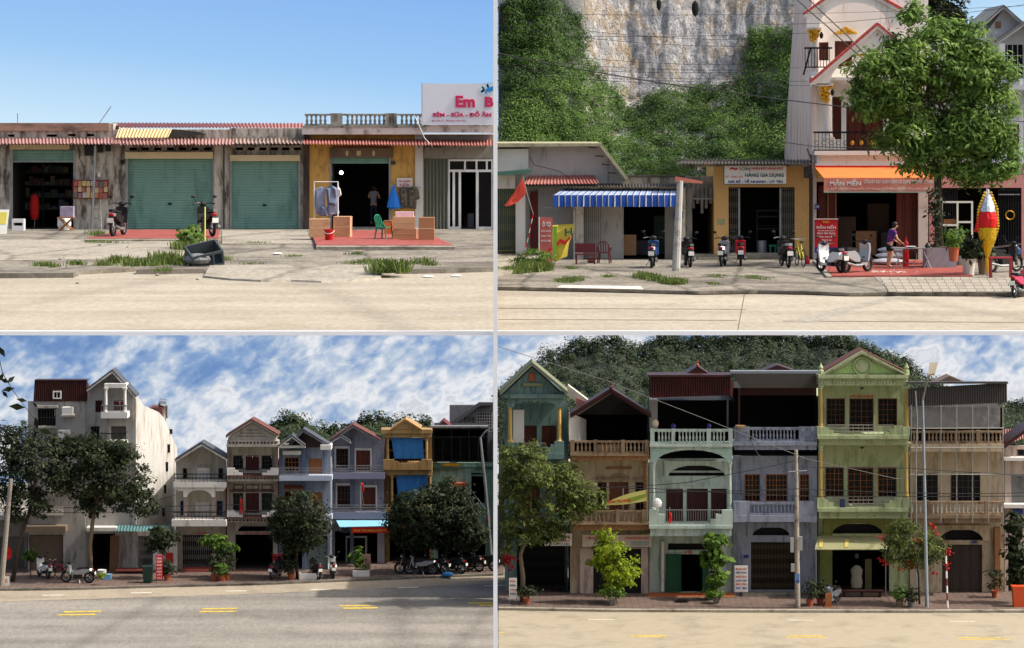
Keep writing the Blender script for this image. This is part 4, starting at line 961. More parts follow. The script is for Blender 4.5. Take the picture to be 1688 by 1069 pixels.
sg = thing('signboard', 'large white roof sign with pink lettering and a blue cloud logo', 'sign', W(755, 206, -.5))
boxpart(sg, 'panel', M('sign white', (222, 226, 234), var=.04, rough=.35), 696, 138, 814, 205.5, -.9, -.75)
boxpart(sg, 'frame_edge', steel, 695, 137, 696, 206, -.91, -.74)
text(sg, 'Em', 751, 158, 783, 177.5, -.902, pinktext, .045, depth=.03); text(sg, 'Bé', 799, 160, 826, 177, -.902, pinktext, .05, depth=.03, clipx=813.5)
text(sg, 'BỈM - SỮA - ĐỒ ĂN DẶM', 714, 183, 838, 194.5, -.902, pinktext, .035, depth=.03, clipx=813.5)
text(sg, 'Đc: Khu 5 - Đường Trần Phú', 712, 197.5, 768, 201, -.902, pinktext, .0)
mb = MB()
for (x, y, r) in ((794, 148, 5), (800, 143, 6), (808, 141, 6), (797, 153, 5), (806, 153, 6), (811, 147, 4)): mb.disc(W(x, y, -.905), (0, 1, 0), mm(r), .01, 14)
part(sg, 'cloud_logo', M('cloud pale', (196, 220, 240), var=.05), mb)
mb = MB(); mb.prism([(800, 148), (806, 144), (813, 143.5), (813, 150), (806, 152), (801, 151)], -.93, -.912); part(sg, 'blue_emblem', M('cloud blue', (40, 140, 210), var=.1), mb)
solo('air_conditioner', 'dusty outdoor air conditioner unit under the awning right of the white pier', 'air conditioner', M('dusty white', (130, 124, 114), var=.2), MB().box(700, 243, 730, 258, -.6, -.1).disc(W(716, 250, -.62), (0, 1, 0), .15, .03))
cable('cable', 'slack white cable hanging from the balustrade to the awning', [(683, 190), (690, 205), (700, 228), (714, 243)], -1.2, .014, mat=plate, group=None)
solo('antenna', 'thin slanting antenna rod on the shop roofs', 'antenna', steel, MB().tube([W(152, 212, .5), W(164, 203, .5), W(183, 176, .5)], .018, 5), group=None)
solo('antenna', 'short upright rod on the left roof edge', 'antenna', steel, MB().tube([W(29, 206, .4), W(29, 187, .4)], .018, 5), group=None)
# ---- motorbikes and street clutter
bike(195, 389.5, -8, 'dark motorbike with white plate parked left of the wide green shutter', 'moto', plastic_black, dz=.2, scale=1.18)
bike(341, 389.5, 22, 'black motorbike with red tail lamp at the right end of the wide shutter', 'moto', plastic_black, dz=.22, scale=1.18)
jk = thing('plastic_crate', 'tilted grey plastic crate with a sack on the kerb', 'crate', G(335, 431, GD)); b = jk.location
crm = M('dark crate', (66, 74, 78), rough=.5, var=.15); mbs = {'crate_side': MB().wb(-.5, -.4, 0, -.45, .4, .5), 'crate_wall': MB().wb(.45, -.4, 0, .5, .4, .5), 'crate_end': MB().wb(-.45, .35, 0, .45, .4, .5).wb(-.45, -.4, 0, .45, -.36, .08).wb(-.45, -.4, .42, .45, -.36, .5).wb(-.2, -.4, .08, -.15, -.36, .42).wb(.15, -.4, .08, .2, -.36, .42), 'crate_floor': MB().wb(-.45, -.4, -.001, .45, .4, .03)}
for k_, m_ in mbs.items():
    o = bpy.data.objects.new(k_, _mesh(k_, m_, crm, (0, 0, 0))); COL.objects.link(o); o.parent = jk
jk.rotation_euler = (R(24), R(-12), R(20)); jk.location = G(338, 433, .20)
solo('sack', 'grey stuffed sack lying in front of the tilted crate', 'sack', M('grey sack', (110, 112, 112), var=.3, scale=6), MB().ball(G(325, 437, .14) + Vector((0, 0, .16)), .42, .4, .2))
solo('sack', 'dark sack slumped at the right of the tilted crate', 'sack', M('dark sack', (74, 76, 72), var=.3, scale=6), MB().ball(G(352, 432, .14) + Vector((0, 0, .2)), .26, .3, .24))
solo('plant_stake', 'thin yellow-green stake with a young plant beside the crate', 'plant', M('green stake', (168, 176, 80), var=.2), MB().tube([G(338, 428, .14), W(338, 342, gd(428))], .02, 5))
B_ = []; H_ = []; S_ = []
for (x, y, h_, s, n) in ((72, 438, .22, .16, 9), (88, 440, .2, .14, 6), (126, 437, .28, .16, 7), (178, 437, .3, .2, 8), (196, 434, .42, .24, 12), (228, 438, .36, .3, 14), (250, 437, .4, .24, 14), (278, 434, .6, .32, 18), (296, 436, .34, .24, 9), (165, 400, .16, .3, 8), (185, 401, .16, .3, 8), (150, 399, .14, .2, 6), (425, 402, .13, .3, 8), (415, 434, .1, .3, 8), (485, 423, .12, .16, 6), (585, 420, .16, .2, 8), (608, 434, .24, .22, 10), (640, 449, .62, .26, 34), (632, 446, .4, .2, 16), (676, 436, .2, .14, 7), (698, 434, .32, .18, 10), (708, 437, .2, .14, 7), (582, 434, .1, .2, 6), (162, 388, .3, .2, 10), (308, 406, .4, .25, 12), (300, 412, .5, .2, 12), (365, 428, .3, .2, 8), (270, 447, .2, .2, 8)):
    for i in range(max(3, int(n * .45))): B_.append(G(x + random.uniform(-5, 5), y + random.uniform(-1.5, 1.5), .13)); H_.append(h_ * .62); S_.append(s * .9)
V, tn = tuft_points(B_, 45, H_, S_); me = quads_object('weeds', V, tn, leafG, (0, 0, 0)); o = bpy.data.objects.new('weeds', me); COL.objects.link(o); o['kind'] = 'stuff'; o['label'] = 'green weeds and grass growing along the shop row kerb'; o['category'] = 'grass'
wp = thing('wild_plant', 'broad-leaved wild plant growing behind the grey crate', 'plant', G(305, 409, .13)); b = wp.location; clump(wp, 'leaves', [(b.x, b.y, b.z + .3, .35, .5, .3), (b.x + .2, b.y + .8, b.z + .35, .3, .4, .35)], 420, .085, .1, 40, leafA, 1.6)
mb = MB()
for i in range(16):
    x = random.uniform(10, 800); y = random.uniform(404, 470); p = G(x, y, .14 if y < 438 else .0); s = random.uniform(.03, .08); mb.ball(p + Vector((0, 0, s * .4)), s, s, s * .6, 6, 4)
o = struct('litter', dirtyconc, mb, 'scattered stones and litter on the upper left street', 'litter', kind='stuff')
for (x, y, label) in ((705, 457, 'crumpled white paper lying by the right kerb stones'), (752, 456, 'second white paper scrap nearer the divider'), (457, 419, 'small white scrap on the concrete apron')):
    solo('paper_scrap', label, 'litter', plate, MB().ball(G(x, y, .0 if y > 440 else .14) + Vector((0, 0, .02)), .18, .25, .03, 7, 4))
# ================================================================= upper right: shops below the limestone cliff
use(TR)
GT = .12
KT = [(819, 473), (920, 475), (1060, 478), (1150, 480.5), (1250, 479), (1330, 480.5), (1400, 483), (1490, 482.5), (1760, 484)]
mb = MB(); mb.slab(gpoly([(819, 428.5), (1760, 428.5)], GT) + gpoly(list(reversed(KT)), GT), .1); struct('pavement', pave_old, mb)
mb = MB(); mb.slab(gpoly([(1347, 429), (1578, 429), (1604, 454.5), (1372, 454.5)], GT + .06), .07); struct('tiled_terrace', redtile, mb)
mb = MB(); mb.slab(gpoly([(1340, 429), (1346.5, 429), (1371.5, 455.5), (1362, 455.5)], GT + .07), .08); struct('terrace_edge', apron, mb)
# grey pavers laid one by one near the right kerb
pv = struct('paver_bed', dirtyconc, MB().slab(gpoly([(1440, 456), (1760, 456), (1760, 482), (1470, 482)], GT + .012), .02))
for r in range(5):
    ya = 457 + r * 4.9
    for c in range(17):
        xa = 1452 + r * 3 + c * 14.6
        if xa > 1690: continue
        q = gpoly([(xa, ya), (xa + 13.8, ya), (xa + 14.2, ya + 4.5), (xa + .6, ya + 4.5)], GT + random.uniform(.028, .036)); struct('paver', M('paver %d' % random.randint(0, 2), random.choice([(156, 148, 132), (146, 138, 122), (164, 156, 140)]), var=.2, scale=4, bump=.2), MB().slab(q, .02), parent=pv)
mb = MB(); mb.poly(gpoly([(926, 470.5), (1056, 472), (1061, 477.3), (917, 474.3)], GT + .005)); struct('white_strip', M('white cement', (206, 198, 182), var=.12, dirt=(160, 150, 132), damt=.4), mb)
mb = MB(); mb.slab(gpoly([(819, 405), (905, 415), (895, 436), (819, 452)], GT + .1), .12); struct('pavement', apron, mb)
# joints of the concrete road
jm = M('road joint', (96, 84, 66), var=.2)
for (x0, y0, x1, y1) in ((819, 526.5, 1215, 528), (1290, 529, 1760, 532), (819, 508, 1230, 510)): struct('road_joint', jm, MB().poly(gpoly([(x0, y0), (x1, y1), (x1, y1 + .7), (x0, y0 + .7)], .001)))
struct('road_joint', jm, MB().poly(gpoly([(1227, 484), (1228.2, 484), (1217, 545), (1215.6, 545)], .0015)))
struct('road_patch', groundm('grey road patch', (150, 144, 130), (130, 124, 112), .6), MB().poly(gpoly([(1480, 488), (1502, 488), (1400, 512), (1345, 531), (1300, 531), (1380, 508)], .002)))
# ---- hillside and cliff
def cliff_y(x): return np.interp(x, [800, 900, 955, 985, 1010, 1035, 1060, 1100, 1140, 1180, 1235, 1300, 1320], [-60, -30, 40, 120, 148, 163, 155, 138, 150, 128, 120, 60, 40])
nx, ny = 150, 84; X = np.linspace(821.5, 1330, nx); Yp = np.linspace(-16, 330, ny); XX, YY = np.meshgrid(X, Yp)
cy = cliff_y(XX); dpt = np.where(YY > cy, 17 - (YY - cy) / np.maximum(330 - cy, 1) * 10, 17 + (cy - YY) * .012)
left = np.clip((965 - XX) / 60, 0, 1); dpt -= left * np.clip((170 - YY) / 170, 0, 1) * 2.2
def fbm(x, y, s, o=5, seed=3):
    r = np.random.default_rng(seed); t = np.zeros_like(x); a = 1.
    for i in range(o):
        for j in range(3):
            k = r.normal(size=2); k /= np.linalg.norm(k); t += a * np.sin((x * k[0] + y * k[1]) * s + r.uniform(0, 6.28)) / 3
        s *= 2.03; a *= .55
    return t
dpt = dpt + np.where(YY < cy, fbm(XX * 1.6, YY * .55, .035) * .1 + np.abs(fbm(XX * 1.2, YY * .6, .12, 4, 8)) * .11, fbm(XX, YY, .03, 4, 5) * .5)
Yw = P.D + dpt; Xw = (XX - XC) * Yw / F; Zw = ZC + (YH - YY) * Yw / F
mb = MB(); mb.v = list(zip(Xw.ravel(), Yw.ravel(), Zw.ravel())); mb.f = [(j * nx + i, j * nx + i + 1, (j + 1) * nx + i + 1, (j + 1) * nx + i) for j in range(ny - 1) for i in range(nx - 1)]
def rockm():
    m = bpy.data.materials.new('limestone'); m.use_nodes = True; t = m.node_tree; n = t.nodes; L = t.links; b = n['Principled BSDF']; tc = n.new('ShaderNodeTexCoord')
    def nz(sc, v, det=7, ro=.6):
        mp = n.new('ShaderNodeMapping'); mp.inputs['Scale'].default_value = v; L.new(tc.outputs['Object'], mp.inputs[0]); k = n.new('ShaderNodeTexNoise'); k.inputs['Scale'].default_value = sc; k.inputs['Detail'].default_value = det; k.inputs['Roughness'].default_value = ro; L.new(mp.outputs[0], k.inputs['Vector']); return k.outputs['Fac']
    def mix(f, lo, hi, a, col):
        mr = n.new('ShaderNodeMapRange'); mr.inputs[1].default_value = lo; mr.inputs[2].default_value = hi; L.new(f, mr.inputs[0]); mx = n.new('ShaderNodeMix'); mx.data_type = 'RGBA'; mx.inputs[7].default_value = (*lin(col), 1); L.new(mr.outputs[0], mx.inputs[0])
        if isinstance(a, tuple): mx.inputs[6].default_value = (*lin(a), 1)
        else: L.new(a, mx.inputs[6])
        return mx.outputs[2]
    c = mix(nz(1.1, (1, 1, .8)), .47, .6, (152, 152, 154), (162, 144, 120)); c = mix(nz(4.2, (1, 1, .4)), .5, .62, c, (186, 184, 180)); c = mix(nz(5.2, (1.3, 1, .2), 9, .7), .56, .68, c, (70, 68, 66)); c = mix(nz(9, (1, 1, .14), 6), .6, .72, c, (206, 200, 190)); c = mix(nz(8, (1, 1, 2.2), 9, .75), .53, .62, c, (70, 66, 62))
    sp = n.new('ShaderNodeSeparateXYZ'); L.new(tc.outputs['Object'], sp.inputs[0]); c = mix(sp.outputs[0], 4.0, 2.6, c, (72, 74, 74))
    L.new(c, b.inputs['Base Color']); b.inputs['Roughness'].default_value = .95; bp = n.new('ShaderNodeBump'); bp.inputs['Strength'].default_value = .8; bp.inputs['Distance'].default_value = .25; L.new(nz(3, (1, 1, .4), 9, .7), bp.inputs['Height']); L.new(bp.outputs[0], b.inputs['Normal'])
    return m
struct('cliff', rockm(), mb, smooth=True)
mb = MB(); mb.lathe(W(1146, 28, 15.2), [(.01, 0), (.12, .12), (.17, .35), (.14, .6), (.03, .75)], 8, 1, .5); mb.lathe(W(1086, 18, 15.6), [(.01, 0), (.1, .15), (.12, .4), (.02, .6)], 8, 1, .5)
struct('cave_mouth', black, mb)
# vegetation: bushes covering the slope
def bush_field(name, label, cand, rad, per, size, mat, sq=.75, up=.5):
    c = np.array(cand); n = len(c); r = rng.uniform(.45, 1.5, n) * rad; k = np.repeat(np.arange(n), per); d = rng.normal(size=(len(k), 3)); d /= np.linalg.norm(d, axis=1)[:, None]
    d[:, 1] = -np.abs(d[:, 1]); p = c[k] + d * (r[k] * rng.uniform(.75, 1.05, len(k)))[:, None] * np.array([1, 1, sq]); lf = fbm(c[:, 0] * 40, c[:, 2] * 40, .02, 3, 21)
    t = np.clip(rng.uniform(0, .7, n) + lf * .3, 0, .9)[k] + rng.uniform(0, .22, len(k))
    me = quads_object(name, leaf_quads(p, size, 1.8, .1, up, out=d), t, mat, (0, 0, 0)); o = bpy.data.objects.new(name, me); COL.objects.link(o); o['kind'] = 'stuff'; o['label'] = label; o['category'] = 'vegetation'; return o
cand = []
while len(cand) < 2300:
    x = random.uniform(833, 1325); y = random.uniform(-10, 310); c = float(cliff_y(x)); m_ = fbm(np.array([x]), np.array([y]), .05, 3, 11)[0]
    ok = y > c + 8 + m_ * 10 or (x < 975 and m_ > (.75 if y < 135 else .0)) or (x > 1236 and y > 52)
    if not ok: continue
    i = int((x - 821.5) / 508.5 * (nx - 1)); j = int((y + 16) / 346 * (ny - 1)); cand.append((Xw[j, i], Yw[j, i] - random.uniform(0, .35), Zw[j, i]))
bush_field('hillside_vegetation', 'dense green bushes covering the slope below the limestone cliff', cand, .40, 115, .038, leafH)
bush_field('hillside_trees', 'taller pale green trees standing out on the slope below the cliff', [c for i, c in enumerate(cand) if i % 14 == 0 and c[2] < ZC + 1.5], .7, 340, .042, leafm('pale hill leaf', (36, 64, 26), (108, 136, 62), trans=.25), .9)
# distant dark wood behind the roofs
mb = MB(); mb.prism([(1400, 330), (1400, 10), (1440, -6), (1500, -10), (1560, 0), (1585, 14), (1600, 50), (1640, 200), (1640, 330)], 18, 21); struct('hill', M('hill soil', (40, 52, 36), var=.3), mb)
cand = [tuple(W(random.uniform(1400, 1592), random.uniform(-6, 120), 18) ) for i in range(260)]; cand = [c for c in cand if True]
bush_field('hill_trees', 'dark wooded hilltop behind the big street tree', [c for c in cand if c[0] < W(1588, 0, 18).x], .4, 50, .09, leafB)
# ---- left house with gable
rust = M('rusty steel', (120, 66, 54), var=.3); blocks = M('grey block wall', (140, 138, 136), var=.12, dirt=(110, 106, 100), damt=.4)
h = thing('house', 'low white house with sloping sheet roof and folding gate at the divider', 'house', W(900, 428), 'houses below the cliff')
mb = MB(); mb.prism([(819, 428), (819, 242), (990, 240), (1028, 292), (1028, 428)], .6, 7.5); part(h, 'gable_wall', M('grey render', (176, 172, 166), var=.1, dirt=(128, 124, 116), damt=.45, streak=2), mb)
boxpart(h, 'white_band', white, 819, 246, 871, 281, .3, .59); 
mb = MB(); mb.prism([(816, 236.5), (991, 236.5), (1036, 294), (1032, 298), (988, 241), (816, 243)], -.1, 7.6); part(h, 'roof', M('pale sheet roof', (164, 160, 128), var=.15, dirt=(110, 106, 88), damt=.5), mb)
for i in range(4): x = 984 + i * 11; y = 244 + i * 14; part(h, 'purlin', darksheet, MB().tube([W(x, y, -.05), W(x - 14, y - 1, -.02)], .03, 4))
boxpart(h, 'lower_wall', white, 819, 281.2, 849, 311, .2, .59); boxpart(h, 'pillar', white, 850, 312, 866, 424, -.1, .5)
gate(h, 820, 312, 849, 414, .25, M('gate gold', (150, 136, 90), rough=.5, var=.2), 9, 4, backing=M('gate green', (46, 76, 70), var=.2))
prismpart(h, 'canopy', M('green canopy', (74, 108, 96), var=.2), [(819, 284), (860, 280), (876, 279), (876, 284), (850, 289), (819, 290)], -.8, .18)
mb = MB(); mb.corr(W(872, 290, .5), W(980, 289, .5), W(988, 303, -.5), W(864, 304, -.5), 22, .03); part(h, 'porch_roof', redroof, mb); boxpart(h, 'porch_beam', darksheet, 866, 304.5, 985, 308, -.4, .5)
boxpart(h, 'red_door', M('maroon door', (96, 34, 34), var=.15), 874, 316, 888, 412, .45, .55)
mb = MB(); mb.wall(887, 300, 950, 428, [], .42, .58); bw_ = part(h, 'block_wall', blocks, mb)
boxpart(h, 'back_parapet', dirtyconc, 1016, 291, 1178, 330, 1.0, 1.3); boxpart(h, 'coping', darksheet, 1014, 289.5, 1130, 292, .9, 1.4)
# ---- shop with the blue striped awning
s = thing('shop_building', 'low open shop with blue and white striped awning', 'shop', W(1040, 428), 'houses below the cliff')
facade(s, 945, 308, 1130, 428, [(962, 318, 1115, 428)], 0, M('cream pillar paint', (198, 190, 174), var=.1, dirt=(140, 130, 114), damt=.5), depth=4.5)
room(s, 962.3, 318.3, 1114.7, 427.7, .2, 4.4); mb = MB(); mb.corr(W(925, 303, .5), W(1132, 303, .5), W(1132, 309, -.7), W(925, 309, -.7), 40, .03); part(s, 'roof_sheet', darksheet, mb)
aw = thing('awning', 'blue and white striped canvas awning with hanging valance', 'awning', W(1015, 341, -1.2)); nst = 20
ablue = M('awning blue', (36, 84, 178), var=.12, rough=.8); awhite = M('awning white', (206, 212, 224), var=.06, rough=.8); adark = M('awning grey blue', (62, 76, 108), var=.1, rough=.8)
for i in range(nst):
    u0 = i / nst; u1 = (i + 1) / nst; tx = lambda u: 930 + (1117 - 930) * u; bx0 = 912 + (1117 - 912) * u0; bx1 = 912 + (1117 - 912) * u1; m1 = bx0 + (bx1 - bx0) * .62; m2 = bx0 + (bx1 - bx0) * .84
    for (a, b, mt, mt2) in ((bx0, m1, ablue, M('awning pale', (150, 164, 196), var=.1, rough=.8)), (m1, m2, adark, adark), (m2, bx1, awhite, awhite)):
        ta = 930 + (a - 912) * 187 / 205; tb = 930 + (b - 912) * 187 / 205
        mb = MB().hexa([W(a, 322.5, -1.5), W(b, 322.5, -1.5), W(tb, 311, -.1), W(ta, 311, -.1)], [W(a, 323.2, -1.5), W(b, 323.2, -1.5), W(tb, 311.7, -.1), W(ta, 311.7, -.1)]); part(aw, 'roof_stripe', mt2, mb)
        wv = .03 * math.sin(i * 1.3); part(aw, 'valance_stripe', mt, MB().hexa([W(a, 341 + (i % 2) * .6, -1.52 + wv), W(b, 341, -1.52 - wv), W(b, 322, -1.52), W(a, 322, -1.52)], [W(a, 341 + (i % 2) * .6, -1.51 + wv), W(b, 341, -1.51 - wv), W(b, 322, -1.51), W(a, 322, -1.51)]))
gate(s, 963, 322, 990, 427, .1, M('steel gate', (92, 86, 76), var=.2, metal=.3), 8, 4); boxpart(s, 'plank_door', M('grey planks', (104, 100, 94), var=.2), 1096, 322, 1114, 427, .05, .15)
boxpart(s, 'house_number', M('number blue', (34, 56, 110), var=.1), 1111, 349, 1126, 360, -.03, -.004); text(s, '386', 1112.5, 351, 1124.5, 358, -.032, whitetext)
for (x, y, w_, h_, c, lb) in ((1030, 0, .95, .85, (168, 128, 92), 'brown carton on the floor of the striped-awning shop'), (1000, 0, .7, 1.0, (60, 110, 100), 'teal bundle stacked in the striped-awning shop'), (1060, 0, 1.0, .6, (70, 68, 70), 'dark bundle at the back of the striped-awning shop'), (1090, 0, .6, 1.6, (58, 74, 66), 'tall dark green bundle at the right of the striped-awning shop'), (985, 0, .5, 1.5, (150, 60, 66), 'red wrapped goods beside the lattice gate')):
    b = W(x, 428, .8 + (x % 7) * .25); solo('bundle', lb, 'goods', M('bundle %d' % x, c, var=.3, scale=4), MB().wb(b.x - w_ / 2, b.y, P.z0 + GT, b.x + w_ / 2, b.y + .7, P.z0 + GT + h_))
# passage
ps = thing('passage', 'dark narrow passage with plank fence beside the ochre shop', 'alley', W(1155, 428, 1)); room(ps, 1131, 330, 1175, 428, 1.3, 6)
mb = MB()
for i in range(6): mb.box(1134 + i * 7, 305, 1138.5 + i * 7, 352 - (i % 3) * 8, .9, .94)
part(ps, 'planks', dirtyconc, mb); boxpart(ps, 'crossbar', steel, 1132, 327, 1176, 329, .86, .89); boxpart(ps, 'side_panel', dirtyconc, 1131, 310, 1141, 428, .6, .8); boxpart(ps, 'step', apron, 1140, 420, 1178, 428, -.3, .8)
# ---- ochre shop
s = thing('shop_building', 'ochre shop with white lettered sign and two folded lattice gates', 'shop', W(1255, 428), 'houses below the cliff')
ochre = M('ochre paint', (206, 164, 104), var=.08, dirt=(160, 122, 78), damt=.4, streak=2)
facade(s, 1177, 270, 1334, 428, [(1201, 309, 1310, 418)], 0, ochre, depth=5); room(s, 1201.3, 309.3, 1309.7, 417.7, .2, 5)
mb = MB(); mb.corr(W(1124, 263, .6), W(1338, 264, .6), W(1341, 271, -1.2), W(1117, 270, -1.2), 40, .04); part(s, 'roof_sheet', darksheet, mb); boxpart(s, 'roof_beam', dirtyconc, 1125, 271.5, 1336, 275, -.6, -.005)
GG = M('dark gate', (120, 112, 100), var=.25, metal=.3)
gate(s, 1201, 311, 1218, 418, .06, GG, 5, 6); gate(s, 1287, 311, 1310, 418, .06, GG, 7, 6, backing=M('gate back green', (36, 54, 50), var=.2)); boxpart(s, 'gate_post', steel, 1217, 311, 1220, 418, .02, .06); boxpart(s, 'gate_post', steel, 1285, 311, 1288, 418, .02, .06)
boxpart(s, 'step', apron, 1196, 418, 1316, 424, -.5, .19); boxpart(s, 'step', pave_old, 1150, 424.2, 1334, 428, -.9, -.1)
sg = thing('sign', 'white sign with red, green and blue lettering over the ochre shop doorway', 'sign', W(1245, 304, -.6)); boxpart(sg, 'panel', M('sign board white', (222, 218, 208), var=.06), 1194, 273.5, 1296, 303.5, -.75, -.65); boxpart(sg, 'frame', greentext, 1193, 303.5, 1297, 304.5, -.76, -.64); boxpart(sg, 'frame', greentext, 1193, 273, 1194, 303.5, -.76, -.64)
text(sg, 'A.Cường', 1219, 275, 1237, 283, -.752, blacktext, .0); text(sg, 'NHẬN ĐẶT HÀNG HOT', 1239, 275, 1291, 281.5, -.752, redtext, .02); text(sg, 'HÀNG GIA DỤNG', 1228, 285, 1292, 293.5, -.752, greentext, .03); text(sg, 'GIÁ RẺ - VỀ NHANH - UY TÍN', 1200, 295.5, 1290, 302, -.752, bluetext, .03); text(sg, 'ĐT: 0982.456', 1196, 290, 1225, 294, -.752, M('pale red print', (222, 150, 146), var=.05)); text(sg, '~', 1203, 276, 1216, 281, -.752, redtext, .02)
boxpart(s, 'painted_mark', M('faded green mark', (150, 150, 110), var=.2), 1182, 361, 1195, 371, -.006, -.002)
br_ = solo('barrel', 'silver metal barrel inside the ochre shop doorway', 'barrel', silver, MB().lathe(W(1256, 417.5, .9), [(.21, 0), (.21, .5), (.19, .52), (.19, .5)], 14)); cs = thing('display_case', 'glass display case in the dark of the ochre shop', 'cabinet', W(1270, 417, 2)); mb = MB(); mb.wall(1247, 346, 1286, 417, [(1249, 349, 1284, 356), (1249, 359, 1284, 376), (1249, 379, 1284, 415)], 2.2, 2.25); part(cs, 'frame', darksheet, mb); boxpart(cs, 'shelf', darksheet, 1249, 372, 1284, 373, 2.26, 2.8)
solo('stool', 'low teal stool beside the silver barrel', 'stool', greenplastic, MB().box(1268, 404, 1280, 407, .5, .9).box(1268.5, 407, 1271, 417, .52, .6).box(1277, 407, 1279.5, 417, .52, .6))
# electric post and corner box
po = thing('utility_pole', 'white concrete pole with rusty red bracket in front of the striped-awning shop', 'pole', G(1116, 447, GT)); d0 = gd(447, GT); part(po, 'shaft', M('white concrete pole', (176, 174, 168), var=.15, dirt=(110, 104, 96), damt=.55, dscale=1.5), MB().tube([G(1114.5, 447, GT), W(1121, 298, d0)], .16, 10, .12)); part(po, 'bracket', rust, MB().hexa([W(1113, 300, d0 - .2), W(1158, 303, d0 + .6), W(1158, 299, d0 + .6), W(1113, 291, d0 - .2)], [W(1113, 300, d0 + .1), W(1158, 303, d0 + .8), W(1158, 299, d0 + .8), W(1113, 291, d0 + .1)]))
solo('service_post', 'dark steel post with meter boxes at the ochre shop corner', 'post', darksheet, MB().tube([W(1338, 428, -.6), W(1338, 255, -.6)], .06, 6).box(1326, 274, 1337, 294, -.5, -.2).tube([W(1340, 268, -.6), W(1331, 245, -.6)], .05, 6))
# ---- tall white house with gold capitals
h = thing('house', 'tall white house with gold capitals, red tile verges and black iron balconies', 'house', W(1440, 428), 'houses below the cliff')
hw = M('house white', (234, 230, 222), var=.05, dirt=(176, 164, 150), damt=.35, dscale=.5, streak=2.5); pinkside = M('pink washed render', (228, 214, 208), var=.08, dirt=(190, 110, 108), damt=.5, dscale=.7, streak=4)
mb = MB(); a = [W(1338, 428, .3), W(1288, 428, 9), W(1292, 268, 9), W(1311, -14, 9), W(1338, -14, .3)]; mb.add(a + [v + Vector((.2, .1, 0)) for v in a], [(0, 1, 2, 3, 4), (9, 8, 7, 6, 5)] + [(i, i + 5, (i + 1) % 5 + 5, (i + 1) % 5) for i in range(5)]); part(h, 'side_wall', pinkside, mb)
facade(h, 1338, 270, 1530, 428, [(1346, 300, 1514, 428)], 0, M('pinkish pillar', (206, 190, 182), var=.08, dirt=(150, 130, 120), damt=.4), depth=6); room(h, 1346.3, 300.3, 1513.7, 427.5, .2, 5.5)
facade(h, 1345, -14, 1530, 269.7, [(1372, 160, 1387, 230), (1395, 175, 1456, 250), (1466, 160, 1491, 240), (1350, 70, 1366, 100), (1376, 68, 1405, 110)], 1.3, hw, name='upper_wall', depth=5)
boxpart(h, 'balcony_slab', hw, 1343, 249, 1532, 256, -.5, 1.28); boxpart(h, 'cornice', hw, 1347, 256.2, 1530, 270, -.35, 1.2); boxpart(h, 'cornice_foot', hw, 1344, 270.2, 1532, 274, -.42, -.02)
mb = MB()
for i in range(36): mb.box(1350 + i * 5, 260, 1353 + i * 5, 265, -.4, -.352)
part(h, 'dentils', M('dentil cream', (226, 214, 196), var=.04), mb, stuff=True)
boxpart(h, 'upper_slab', hw, 1334, 128, 1532, 133, -.1, 1.28)
for (x0, y0, x1, y1, lv) in ((1372, 160, 1387, 230, 1), (1395, 175, 1456, 250, 4), (1466, 160, 1491, 240, 2), (1350, 70, 1366, 100, 1), (1376, 68, 1405, 110, 2)): door(h, x0, y0, x1, y1, 1.38, lv, redwood, rows=2)
def gold_cap(x0, y0, x1, y1, d):
    mb = MB(); cx = (x0 + x1) / 2; w_ = x1 - x0; hh = y1 - y0
    for i in range(60): u = random.uniform(-.5, .5); v = random.uniform(0, 1); sc = 1 - .55 * v; mb.ball(W(cx + u * w_ * sc, y0 + v * hh, d - random.uniform(0, .12)), .05, .05, .06, 6, 4)
    mb.lathe(W(cx, y1, d + .05), [(.04, 0), (mm(w_) * .22, mm(hh) * .5), (mm(w_) * .26, mm(hh))], 8); return part(h, 'gold_capital', gold, mb)
for (x, y0, y1, r) in ((1365, 138, 232, 9), (1512, 138, 240, 9), (1343, 46, 126, 8)):
    column(h, x, y0, y1, r * .8, -.15, hw, gold); 
gold_cap(1347, 141, 1372, 168, -.4); gold_cap(1499, 141, 1522, 168, -.4); gold_cap(1331, 49, 1352, 68, -.4)
boxpart(h, 'impost', hw, 1346, 138, 1374, 142, -.5, 0); boxpart(h, 'impost', hw, 1328, 46, 1354, 49.5, -.5, 0)
for (x, y, w_) in ((1394, 56, 38), (1410, 92, 28)):
    mb = MB()
    for i in range(22): u = random.uniform(-.5, .5); mb.ball(W(x + u * w_, y - (1 - abs(u) * 2) * 12 * random.uniform(0, 1), 1.25), .06, .05, .05, 6, 4)
    mb.prism([(x - w_ / 2, y), (x + w_ / 2, y), (x, y - 12)], 1.24, 1.29); part(h, 'gold_crest', gold, mb)
tri = lambda xl, yl, xm, ym, xr, yr, ysp, ax0, ax1, at: [(xl, ysp), (xl, yl), (xm, ym), (xr, yr), (xr, ysp)] + list(reversed(arch_pts(ax0, ax1, ysp, at)))
prismpart(h, 'lower_gable', hw, tri(1340, 128, 1447, 42, 1560, 132, 140, 1368, 1528, 84), -.5, -.2); prismpart(h, 'upper_gable', hw, tri(1330, 16, 1405, -30, 1486, 8, 46, 1350, 1468, 4), -.6, -.3)
